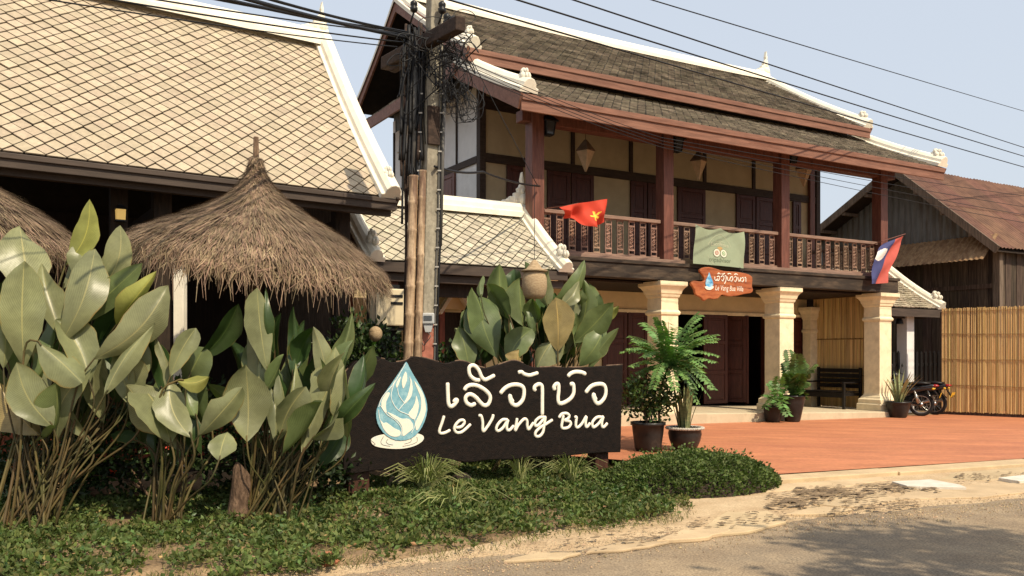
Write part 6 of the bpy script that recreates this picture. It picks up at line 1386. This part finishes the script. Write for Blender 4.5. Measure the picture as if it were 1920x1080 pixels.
for k, (px, py) in enumerate(((1020,236), (1268,270), (1483,292))):
    d = -0.12; s = POSTS[k]+0.25; z = z_at(px, py, d)
    e = empty('wall_lantern', V(s,d,z), RZV); tag(e, 'black iron lantern on the %s balcony post' % ('first','second','third')[k], 'lantern', 'black lanterns on the balcony posts')
    mb = MB(); sq(mb, 0, 0, [(0.07,-0.14), (0.095,0.08)]); mb.build('glass_body', M['glass'], e)
    mb = MB(); sq(mb, 0, 0, [(0.15,0.082), (0.14,0.10), (0.05,0.19), (0.02,0.23)]); mb.build('lantern_roof', M['black_metal'], e, bev=0.004)
    mb = MB()
    for a in (-1,1):
        for b in (-1,1): mb.beam((a*0.072,b*0.072,-0.16), (a*0.10,b*0.10,0.082), 0.018, 0.018)
    mb.box(-0.08,0.08,-0.08,0.08,-0.165,-0.142); mb.box(-0.14,-0.02,-0.012,0.012,0.02,0.05); mb.build('lantern_frame', M['black_metal'], e)

def text_geo(txt, size=1.0, shear=0.0):
    c = bpy.data.curves.new('t', 'FONT'); c.body = txt; c.size = size; c.shear = shear; c.align_x = 'CENTER'; c.resolution_u = 3
    o = bpy.data.objects.new('t', c); COL.objects.link(o); dg = bpy.context.evaluated_depsgraph_get(); dg.update()
    me = bpy.data.meshes.new_from_object(o.evaluated_get(dg)); vs = [v.co.copy() for v in me.vertices]; fs = [tuple(p.vertices) for p in me.polygons]
    bpy.data.objects.remove(o); bpy.data.curves.remove(c); bpy.data.meshes.remove(me); return vs, fs
# --- pale green award banner on the railing
bd = -0.42
bn = empty('award_banner', V(s_at(1303, bd), bd, 0), RZV); tag(bn, 'pale green award banner with an owl eye logo tied to the balcony railing', 'banner')
u0 = 0.0; u1 = s_at(1396, bd)-s_at(1303, bd); ztl, zbl, ztr, zbr = z_at(1304,421,bd), z_at(1299,494,bd), z_at(1396,434,bd), z_at(1392,503,bd)
def cloth(u, v, off=0.0):                            # u right 0..1, v down 0..1
    top = ztl+(ztr-ztl)*u - 0.075*abs(math.sin(math.pi*u*2))*(1-v)*0.9; bot = zbl+(zbr-zbl)*u
    x = u0+(u1-u0)*u - 0.05*v*(1-u) - 0.03*v*u; z = top+(bot-top)*v
    w = 0.022*math.sin(5.5*u+3.2*v+0.5)*(1-0.4*v) + 0.012*math.sin(13*(u-0.5)*(1.2-v)+2) + 0.03*math.sin(math.pi*u)*v
    return Vector((x, -w-off, z))
mb = MB(); n, m_ = 40, 28
vs = [cloth(i/n, j/m_) for j in range(m_+1) for i in range(n+1)]; mb.add(vs, [(j*(n+1)+i, (j+1)*(n+1)+i, (j+1)*(n+1)+i+1, j*(n+1)+i+1) for j in range(m_) for i in range(n)]); mb.build('banner_cloth', M['banner'], bn, smooth=True)
def on_cloth(pts2, fs, m, name, off=0.006):
    mb = MB(); mb.add([cloth(u, v, off) for u, v in pts2], fs); mb.build(name, M[m], bn)
def cl_text(txt, uc, vc, width, m, sh=0.0):
    vs, fs = text_geo(txt, 1.0, sh); x0, x1 = min(v.x for v in vs), max(v.x for v in vs); k = width/(x1-x0); asp = (u1-u0)/(ztl-zbl)
    on_cloth([(uc+(v.x-(x0+x1)/2)*k, vc-v.y*k*asp) for v in vs], fs, m, 'banner_lettering')
cl_text('CERTIFICATE OF', 0.50, 0.37, 0.20, 'banner_pale'); cl_text('Excellence', 0.50, 0.47, 0.36, 'banner_pale', 0.1); cl_text('tripadvisor', 0.50, 0.90, 0.42, 'banner_dark')
def cl_disc(uc, vc, r, m, off=0.006, a0=0, a1=6.2832, r0=0.0, n=20):
    asp = (u1-u0)/(ztl-zbl); P = []
    for k in range(n+1):
        a = a0+(a1-a0)*k/n
        for q in (r0, r): P.append((uc+q*math.cos(a), vc-q*asp*math.sin(a)))
    on_cloth(P, [(2*k, 2*k+1, 2*k+3, 2*k+2) for k in range(n)], m, 'banner_print', off)
cl_disc(0.50, 0.64, 0.085, 'banner_tan', 0.005, 0.3, 2.85)
for uc, m in ((0.435,'banner_red'), (0.57,'banner_green')):
    cl_disc(uc, 0.66, 0.070, 'banner_dark', 0.006); cl_disc(uc, 0.66, 0.060, 'banner_white', 0.0075); cl_disc(uc, 0.66, 0.034, m, 0.009); cl_disc(uc, 0.66, 0.021, 'banner_white', 0.0105); cl_disc(uc, 0.66, 0.011, m, 0.012)
cl_disc(0.50, 0.60, 0.25, 'banner_pale', 0.005, 0.35, 2.8, 0.245)
cl_disc(0.50, 0.60, 0.25, 'banner_pale', 0.005, 3.5, 4.2, 0.245)
# --- orange wooden plaque below it
pd = -0.55
pq = empty('villa_plaque', V(s_at(1297, pd), pd, 0), RZV); tag(pq, 'orange root wood plaque with white lettering and a blue drop on the balcony beam', 'sign')
def pqp(px, py, off=0.0): return Vector((s_at(px, pd)-s_at(1297, pd), -off, z_at(px, py, pd)))
zF = lambda L: [(1280+x/6.75, 410+y/6.75) for x, y in L]
ol = zF([(110,810),(150,785),(230,795),(275,780),(260,720),(215,655),(260,620),(340,612),(420,630),(520,660),(640,668),(740,680),(840,705),(885,750),(880,850),(893,900),(870,940),(780,955),(690,975),(590,985),(500,965),(450,1010),(380,1020),(330,1010),(275,1040),(235,1000),(170,960),(150,890),(115,840)])
mb = MB(); mb.prism([pqp(p.x, p.y) for p in smooth([Vector((x,y,0)) for x, y in ol], 3, True)], (0,0.06,0)); mb.build('board', M['plaque'], pq, bev=0.015)
def pribbon(L, w, m='letter', name='letter'):
    mb = MB(); P = smooth([pqp(x, y, 0.004) for x, y in L], 4); mb.tube(P, w, 6, side=Vector((0,-1,0)), flat=0.6); mb.build(name, M[m], pq, smooth=True)
wq = 0.012
for L in ([(405,735),(403,770),(420,785),(430,765)], [(430,740),(455,728),(465,755),(450,785),(432,780),(445,760)], [(440,705),(455,690),(475,705)], [(480,740),(505,725),(520,750),(505,790),(488,775)], [(490,700),(510,705),(530,692)], [(530,730),(545,725),(545,780),(525,830)],
          [(560,735),(568,780),(590,780),(605,735)], [(565,705),(590,695),(610,705)], [(605,745),(625,735),(632,765),(615,795),(603,780)], [(650,745),(670,735),(682,765),(665,800),(652,785)], [(650,712),(670,700),(692,710)], [(695,740),(705,795),(725,775),(730,745),(728,800)], [(740,760),(760,745),(770,775),(755,800),(742,790)], [(780,755),(795,745),(797,805)]):
    pribbon(zF(L), wq)
vs, fs = text_geo('Le Vang Bua Villa', 1.0, 0.18); x0, x1 = min(v.x for v in vs), max(v.x for v in vs)
A_, B_ = pqp(*zF([(412,905)])[0], 0.004), pqp(*zF([(765,920)])[0], 0.004); k = (B_.x-A_.x)/(x1-x0)
mb = MB(); mb.add([A_.lerp(B_, (v.x-x0)/(x1-x0)) + Vector((0,0,v.y*k*1.35)) for v in vs], fs); mb.build('lettering', M['letter'], pq)
mb = MB(); mb.prism([pqp(p.x, p.y, 0.001) for p in smooth([Vector((x,y,0)) for x, y in zF([(332,680),(350,730),(375,790),(380,840),(345,875),(300,865),(285,825),(292,780),(318,720)])], 3, True)], (0,-0.012,0)); mb.build('water_drop', M['plaque_blue'], pq, bev=0.003)
mb = MB(); mb.prism([pqp(p.x, p.y, 0.001) for p in smooth([Vector((x,y,0)) for x, y in zF([(275,865),(300,858),(340,872),(380,855),(380,880),(340,903),(295,895)])], 3, True)], (0,-0.016,0)); mb.build('drop_base', M['letter'], pq, bev=0.003)
for px in (1330, 1395):
    mb = MB(); a = pqp(px, 506); mb.tube([a+Vector((0,0.03,-0.05)), a+Vector((0,0.25,0.25))], 0.006, 5); mb.build('hanger', M['cable'], pq)
# --- flags
def flagmesh(name, fn, n, m_, mfn, mats, parent):
    mb = MB(); vs = [fn(i/n, j/m_) for j in range(m_+1) for i in range(n+1)]; o = len(vs)
    mb.v = [tuple(v) for v in vs]
    for j in range(m_):
        for i in range(n): mb.f.append((j*(n+1)+i, (j+1)*(n+1)+i, (j+1)*(n+1)+i+1, j*(n+1)+i+1)); mb.mi.append(mfn((i+0.5)/n, (j+0.5)/m_))
    return mb.build(name, [M[k] for k in mats], parent, smooth=True)
fd_ = -0.55
vf = empty('red_star_flag', V(s_at(1055, fd_), fd_, 0), RZV); tag(vf, 'drooping red flag with a yellow star on the balcony railing', 'flag')
def vp(px, py, d=fd_): return Vector((s_at(px, d)-s_at(1055, fd_), d-fd_, z_at(px, py, d)))
TL, TR = [vp(1048,389), vp(1085,381), vp(1112,377), vp(1138,373)], [vp(1062,402), vp(1078,414), vp(1112,430), vp(1136,414)]
def vfn(u, v):
    x = u*3; i = min(2, int(x)); f = x-i; a = TL[i].lerp(TL[i+1], f); b = TR[i].lerp(TR[i+1], f); p = a.lerp(b, v**0.9)
    p.z -= 0.05*math.sin(math.pi*u)*math.sin(math.pi*v)*0 ; p.y += -0.13*math.sin(8*u+3.5*v)*(0.2+v)*0.8 - 0.05*math.sin(17*u-4*v+1)*(0.3+v) ; p.z -= 0.02*math.sin(14*u+1)*v; return p
def vstar(u, v):
    dx, dy = (u-0.70)*1.0, (v-0.55)*0.55; a = math.atan2(dy, dx)+0.5; r = math.hypot(dx, dy); k = 0.12*(0.62+0.38*math.cos(5*a)); return 1 if r < k else 0
flagmesh('flag_cloth', vfn, 48, 30, vstar, ['flag_red','flag_yellow'], vf)
mb = MB(); a = vp(1022,391,-0.12); mb.tube([a, vp(1062,386), vp(1085,381)+Vector((0,0.012,0))], 0.010, 6); mb.build('flag_stick', M['red_wood'], vf)
ld = -0.48
lf = empty('striped_flag', V(s_at(1628, ld), ld, 0), RZV); tag(lf, 'faded red and blue flag with a white disc at the far balcony corner', 'flag')
def lp(px, py, d=ld): return Vector((s_at(px, d)-s_at(1628, ld), d-ld, z_at(px, py, d)))
ZL = lambda x, y: (1480+x/3, 240+y/3)
left = [lp(*ZL(*q)) for q in ((530,650),(500,680),(470,740),(455,810),(445,878))]; right = [lp(*ZL(*q)) for q in ((645,606),(635,650),(600,735),(565,810),(548,872))]
def lfn(u, v):
    x = v*4; i = min(3, int(x)); f = x-i; p = left[i].lerp(left[i+1], f).lerp(right[i].lerp(right[i+1], f), u); p.y += -0.05*math.sin(5*u+1.5*v)*(0.4+v) + 0.02*math.sin(11*v+6*u); return p
def lm_(u, v):
    if math.hypot((u-0.20)/0.24, (v-0.40)/0.13) < 1: return 2
    return 0 if u < 0.56 else 1
flagmesh('flag_cloth', lfn, 50, 60, lm_, ['flag_blue','flag_lred','flag_white'], lf)
mb = MB(); a = lp(*ZL(520,640)); b = lp(*ZL(655,598)); mb.tube([a+Vector((-0.1,0.35,-0.1)), a+Vector((0,0.01,0.01)), b+Vector((0,0.01,0.01))], 0.011, 6); mb.build('flag_stick', M['red_wood'], lf)
# --- black bench on the porch
bs = 9.62; b0, b1 = 0.42, 1.72; zs = SB(9.3)
be = empty('porch_bench', V(bs, b0, zs), RZV); tag(be, 'black slatted wooden bench on the porch before the reed blind', 'bench')
W = b1-b0
for k in range(5):
    mb = MB(); mb.box(-0.62+k*0.115, -0.62+k*0.115+0.095, 0.03, W-0.03, 0.40, 0.43); mb.build('seat_slat', M['black_wood'], be, bev=0.006)
for k in range(4):
    mb = MB(); z = 0.50+k*0.125; mb.box(-0.06+k*0.012, -0.035+k*0.012, 0.05, W-0.05, z, z+0.095); mb.build('back_slat', M['black_wood'], be, bev=0.006)
for y in (0.0, W-0.06):
    for x, h in ((-0.66,0.62), (-0.06,1.0)):
        mb = MB(); mb.box(x, x+0.06, y, y+0.06, 0, h); mb.build('leg', M['black_wood'], be, bev=0.006)
    mb = MB(); mb.box(-0.68, -0.02, y-0.01, y+0.07, 0.622, 0.66); mb.build('armrest', M['black_wood'], be, bev=0.008)
    mb = MB(); mb.box(-0.62, -0.05, y+0.012, y+0.048, 0.32, 0.395); mb.build('side_rail', M['black_wood'], be)
mb = MB(); mb.box(-0.645, -0.615, 0.06, W-0.06, 0.28, 0.40); mb.build('front_apron', M['black_wood'], be)
# --- motorbikes behind the right column
def motorbike(loc, rz, label):
    e = empty('motorbike', loc, rz); tag(e, label, 'motorbike', 'motorbikes beside the reed fence'); WB = 1.22
    for x, fr in ((0,False), (WB,True)):
        w = empty('wheel', (x,0,0.28), 0, e)
        t = MB(); t.tube([(0.245*math.cos(a),0,0.245*math.sin(a)) for a in [q*0.2618 for q in range(25)]], 0.040, 8, cap=False); t.build('tyre', M['rubber'], w, smooth=True)
        t = MB(); t.tube([(0.205*math.cos(a),0,0.205*math.sin(a)) for a in [q*0.2618 for q in range(25)]], 0.014, 6, cap=False); t.build('rim', M['chrome'], w, smooth=True)
        t = MB()
        for k in range(16):
            a = k*0.3927; t.tube([(0.03*math.cos(a+0.6),0.02*(1 if k % 2 else -1),0.03*math.sin(a+0.6)), (0.20*math.cos(a),0,0.20*math.sin(a))], 0.0028, 4)
        t.build('spokes', M['chrome'], w, kind='stuff')
        t = MB(); t.tube([(0,-0.06,0),(0,0.06,0)], 0.05 if not fr else 0.035, 10); t.build('hub', M['chrome'], w, smooth=True)
    mb = MB(); 
    mb.beam((0,0.075,0.28), (0.45,0.07,0.36), 0.03, 0.05); mb.build('swing_arm', M['black_metal'], e)
    for y in (-0.10, 0.10):
        mb = MB(); mb.tube([(0.05,y,0.30), (0.14,y,0.62)], 0.022, 8); mb.tube([(0.06,y,0.33), (0.12,y,0.55)], 0.034, 10); mb.build('shock_absorber', M['chrome'], e, smooth=True)
    mb = MB(); mb.tube(smooth([(0.62,-0.09,0.28), (0.3,-0.13,0.24), (0.0,-0.14,0.32), (-0.22,-0.14,0.38)], 4), [0.02]*5+[0.035]*5+[0.04]*3, 10); mb.build('exhaust', M['chrome'], e, smooth=True)
    mb = MB(); mb.ball((0.58,0,0.34), (0.20,0.11,0.13), 12, 8); mb.box(0.45,0.72,-0.08,0.08,0.28,0.46); mb.build('engine', M['black_metal'], e, bev=0.02)
    def loft(secs, m, name):
        b = MB(); vs = []; n = 10
        for x, zc_, hy, hz in secs:
            for k in range(n):
                a = 2*math.pi*k/n; vs.append((x, math.cos(a)*hy, zc_+math.sin(a)*hz))
        b.add(vs, [(i*n+k, (i+1)*n+k, (i+1)*n+(k+1) % n, i*n+(k+1) % n) for i in range(len(secs)-1) for k in range(n)] + [tuple(range(n)), tuple((len(secs)-1)*n+k for k in range(n-1,-1,-1))]); return b.build(name, M[m], e, smooth=True)
    loft([(-0.30,0.70,0.05,0.03), (-0.15,0.68,0.10,0.07), (0.10,0.64,0.13,0.10), (0.40,0.58,0.12,0.11), (0.62,0.52,0.08,0.08)], 'bike_black', 'rear_body')
    loft([(-0.36,0.73,0.03,0.02), (-0.24,0.73,0.085,0.04), (-0.05,0.70,0.135,0.045), (0.12,0.67,0.137,0.03)], 'bike_black', 'tail_fairing')
    loft([(-0.20,0.78,0.09,0.03), (0.0,0.79,0.12,0.045), (0.30,0.76,0.12,0.045), (0.55,0.72,0.08,0.04)], 'black_wood', 'seat')
    loft([(0.55,0.45,0.05,0.08), (0.75,0.52,0.14,0.20), (0.90,0.62,0.17,0.26), (1.0,0.75,0.10,0.18)], 'bike_black', 'leg_shield')
    loft([(0.86,0.95,0.06,0.05), (0.98,0.96,0.11,0.09), (1.08,0.93,0.09,0.08)], 'bike_black', 'headlamp_cowl')
    mb = MB(); mb.tube(smooth([(0.88,-0.34,0.98), (0.95,-0.2,1.0), (0.97,0,0.99), (0.95,0.2,1.0), (0.88,0.34,0.98)], 4), 0.013, 6); mb.build('handlebar', M['black_metal'], e, smooth=True)
    for y in (-1, 1):
        mb = MB(); mb.tube([(0.92,y*0.24,1.0), (0.92,y*0.30,1.16)], 0.006, 5); mb.ball((0.91,y*0.32,1.20), (0.015,0.06,0.045), 10, 7); mb.build('mirror', M['black_metal'], e, smooth=True)
        mb = MB(); mb.tube([(0.98,y*0.07,0.85), (WB,y*0.06,0.28)], 0.022, 8); mb.build('fork_leg', M['chrome'], e, smooth=True)
        mb = MB(); mb.ball((-0.27,y*0.13,0.66), (0.035,0.03,0.025), 8, 6); mb.build('turn_signal', M['plate'], e, smooth=True)
    for x, m in ((0,'bike_black'), (WB,'bike_black')):
        mb = MB(); P = [((0.305*math.cos(a)+x), 0, 0.28+0.305*math.sin(a)) for a in [(0.35 if x else 0.9)+q*0.2 for q in range(10)]]
        vs = []
        for p in P:
            for y in (-0.062,0,0.062): vs.append((p[0], y, p[2]+(0.012 if y == 0 else -0.01)))
        mb.add(vs, [(3*i+j, 3*i+j+1, 3*i+j+4, 3*i+j+3) for i in range(9) for j in range(2)]); mb.build('mudguard', M[m], e, smooth=True)
    mb = MB(); mb.beam((-0.26,0,0.66), (-0.40,0,0.44), 0.08, 0.02); mb.build('plate_bracket', M['bike_black'], e)
    pl = empty('number_plate', (-0.415,0,0.50), 0, e); mb = MB(); mb.obox((0,0,0), (0.006,0,-0.002), (0,0.105,0), (-0.022,0,0.062)); mb.build('plate_face', M['plate'], pl, bev=0.003)
    for r_ in range(2):
        mb = MB()
        for k in range(4 if r_ else 3): mb.obox((-0.012-0.008*(1-r_*2)*-1, (k-1.5 if r_ else k-1)*0.042, 0.025-0.05*r_), (0.001,0,0), (0,0.013,0), (0,0,0.016))
        mb.build('plate_lettering', M['plate_ink'], pl, kind='stuff')
    mb = MB(); mb.ball((-0.30,0,0.73), (0.09,0.075,0.035), 10, 6); mb.build('tail_lamp', M['bike_red'], e, smooth=True)
    mb = MB(); mb.tube([(0.5,0.1,0.28), (0.42,0.22,0.02)], 0.012, 6); mb.build('side_stand', M['black_metal'], e)
    return e
m1 = at(1727, 782, 20.4); g1_ = Vector((m1.x, m1.y, terr_z(m1.x,m1.y)))
motorbike(g1_, math.atan2(0.50, -0.86), 'red and black motorbike with its rear wheel beside the potted snake plant')
m2 = at(1752, 780, 20.9); g2_ = Vector((m2.x+0.06, m2.y+0.1, terr_z(m2.x,m2.y)))
motorbike(g2_, math.atan2(0.72, -0.69), 'second motorbike close behind, next to the end of the reed fence')
# --- guest, chair and table in the dark restaurant
def skinned(name, joints, edges, mats, parent, sub=2):
    me = bpy.data.meshes.new(name); me.from_pydata([j[0] for j in joints], edges, []); o = link(name, me, parent)
    sk = o.modifiers.new('skin', 'SKIN'); sk.use_smooth_shade = True
    for i, j in enumerate(joints): me.skin_vertices[0].data[i].radius = (j[1], j[1] if len(j) < 3 else j[2])
    me.skin_vertices[0].data[0].use_root = True
    s = o.modifiers.new('sub', 'SUBSURF'); s.levels = sub; s.render_levels = sub; me.materials.append(mats); return o
pg = at(313, 600, 11.6); pr_ = empty('person', (pg.x, pg.y, 0.22), R(200)); tag(pr_, 'person in dark clothes seated at a table in the shaded restaurant', 'person')
hz_ = 0.62                                            # hip height of the seated figure
J = [((0,0,hz_),0.13,0.10), ((0,0,hz_+0.22),0.12,0.10), ((0.02,0,hz_+0.42),0.14,0.10), ((0.05,0,hz_+0.56),0.055), ((0.08,0,hz_+0.66),0.07,0.08), ((0.09,0,hz_+0.76),0.072,0.088), ((0.085,0,hz_+0.83),0.055),
     ((0.02,0.18,hz_+0.45),0.06), ((0.10,0.24,hz_+0.20),0.045), ((0.34,0.14,hz_+0.15),0.034), ((0.42,0.10,hz_+0.15),0.028,0.04), ((0.02,-0.18,hz_+0.45),0.06), ((0.10,-0.24,hz_+0.20),0.045), ((0.34,-0.14,hz_+0.15),0.034), ((0.42,-0.10,hz_+0.15),0.028,0.04),
     ((0.05,0.10,hz_-0.02),0.085), ((0.46,0.11,hz_-0.03),0.062), ((0.46,0.11,0.08),0.04), ((0.60,0.11,0.04),0.035), ((0.05,-0.10,hz_-0.02),0.085), ((0.46,-0.11,hz_-0.03),0.062), ((0.46,-0.11,0.08),0.04), ((0.60,-0.11,0.04),0.035)]
E = [(0,1),(1,2),(2,3),(3,4),(4,5),(5,6),(2,7),(7,8),(8,9),(9,10),(2,11),(11,12),(12,13),(13,14),(0,15),(15,16),(16,17),(17,18),(0,19),(19,20),(20,21),(21,22)]
skinned('body', J, E, M['skin'], pr_)
for sy in (-1, 1):
    for k, (dy, L) in enumerate(((-0.03,0.07), (-0.01,0.085), (0.01,0.08), (0.028,0.06), (-0.045,0.045))):
        mb = MB(); a = Vector((0.43,sy*0.10+dy,hz_+0.15)); mb.tube(smooth([a, a+Vector((L*0.55,-sy*0.004,-0.004)), a+Vector((L,-sy*0.01,-0.03))], 3), 0.0085, 6); mb.build('finger', M['skin'], pr_, smooth=True)
JS = [(j[0], j[1]*1.13, (j[2] if len(j) > 2 else j[1])*1.13) for j in J]
skinned('shirt', [JS[i] for i in (0,1,2,7,8,11,12)], [(0,1),(1,2),(2,3),(3,4),(2,5),(5,6)], M['shirt'], pr_)
skinned('trousers', [JS[i] for i in (0,15,16,17,19,20,21)], [(0,1),(1,2),(2,3),(0,4),(4,5),(5,6)], M['shirt'], pr_)
mb = MB(); mb.ball((0.075,0,hz_+0.785), (0.098,0.088,0.088), 14, 10); mb.build('hair', M['hair'], pr_, smooth=True)
mb = MB(); mb.ball((0.172,0,hz_+0.71), (0.018,0.014,0.022), 8, 6); mb.build('nose', M['skin'], pr_, smooth=True)
ch = empty('chair', (pg.x,pg.y,0.22), R(200)); tag(ch, 'dark chair under the seated guest', 'chair')
mb = MB(); mb.box(-0.2,0.22,-0.21,0.21,0.47,0.505); mb.build('seat', M['black_wood'], ch, bev=0.008)
mb = MB(); mb.box(-0.22,-0.19,-0.2,0.2,0.62,0.98); mb.build('backrest', M['black_wood'], ch, bev=0.008)
for x in (-0.2,0.18):
    for y in (-0.2,0.16): mb = MB(); mb.box(x,x+0.035,y,y+0.035,0,0.469 if x > 0 else 0.97); mb.build('leg', M['black_wood'], ch)
tb = empty('table', (pg.x+math.cos(R(200))*0.75, pg.y+math.sin(R(200))*0.75, 0.22), R(200)); tag(tb, 'dark restaurant table before the seated guest', 'table')
mb = MB(); mb.box(-0.4,0.4,-0.55,0.55,0.70,0.74); mb.build('table_top', M['black_wood'], tb, bev=0.008)
for x in (-0.36,0.30):
    for y in (-0.5,0.44): mb = MB(); mb.box(x,x+0.06,y,y+0.06,0,0.699); mb.build('leg', M['black_wood'], tb)
# ------------------------------------------------------------------ street tree beside the photographer, its shade falls on the road
tc_ = Vector((6.3, 2.3, 0)); tr = empty('street_tree', (7.35, 1.25, 0)); tag(tr, 'leafy street tree whose shade falls on the road', 'tree')
mb = MB(); mb.tube(smooth([Vector((0,0,-0.1)), Vector((0.05,0,1.5)), Vector((-0.2,0.15,3.2)), Vector((-0.9,0.7,4.6))], 5), [0.2]*5+[0.16]*5+[0.12]*5+[0.08], 10); mb.build('trunk', M['bark'], tr, smooth=True)
lv = MB(); rnd = random.Random(5)
ends = []
for k in range(22):
    a = rnd.random()*6.283; L = rnd.uniform(0.9,2.1); e_ = Vector((-1.15+math.cos(a)*L*1.1, 0.55+math.sin(a)*L, 4.7+rnd.uniform(-0.3,1.2))); ends.append(e_)
    mb = MB(); mb.tube(smooth([Vector((-0.2,0.15,3.2)).lerp(Vector((-0.9,0.7,4.6)), rnd.random()), Vector((-0.9+math.cos(a)*L*0.5, 0.7+math.sin(a)*L*0.5, 4.75)), e_], 4), [0.025]*4+[0.013]*4+[0.006], 5); mb.build('limb', M['bark'], tr, smooth=True)
for q in ends:
    for k in range(420):
        p = q + Vector((rnd.gauss(0,0.30), rnd.gauss(0,0.30), rnd.gauss(0,0.18))); leafy(lv, p, (rnd.gauss(0,1), rnd.gauss(0,1), rnd.gauss(-0.3,0.6)), 0.17, 0.055, 0.2)
lv.build('crown', M['bush'], tr, kind='stuff')
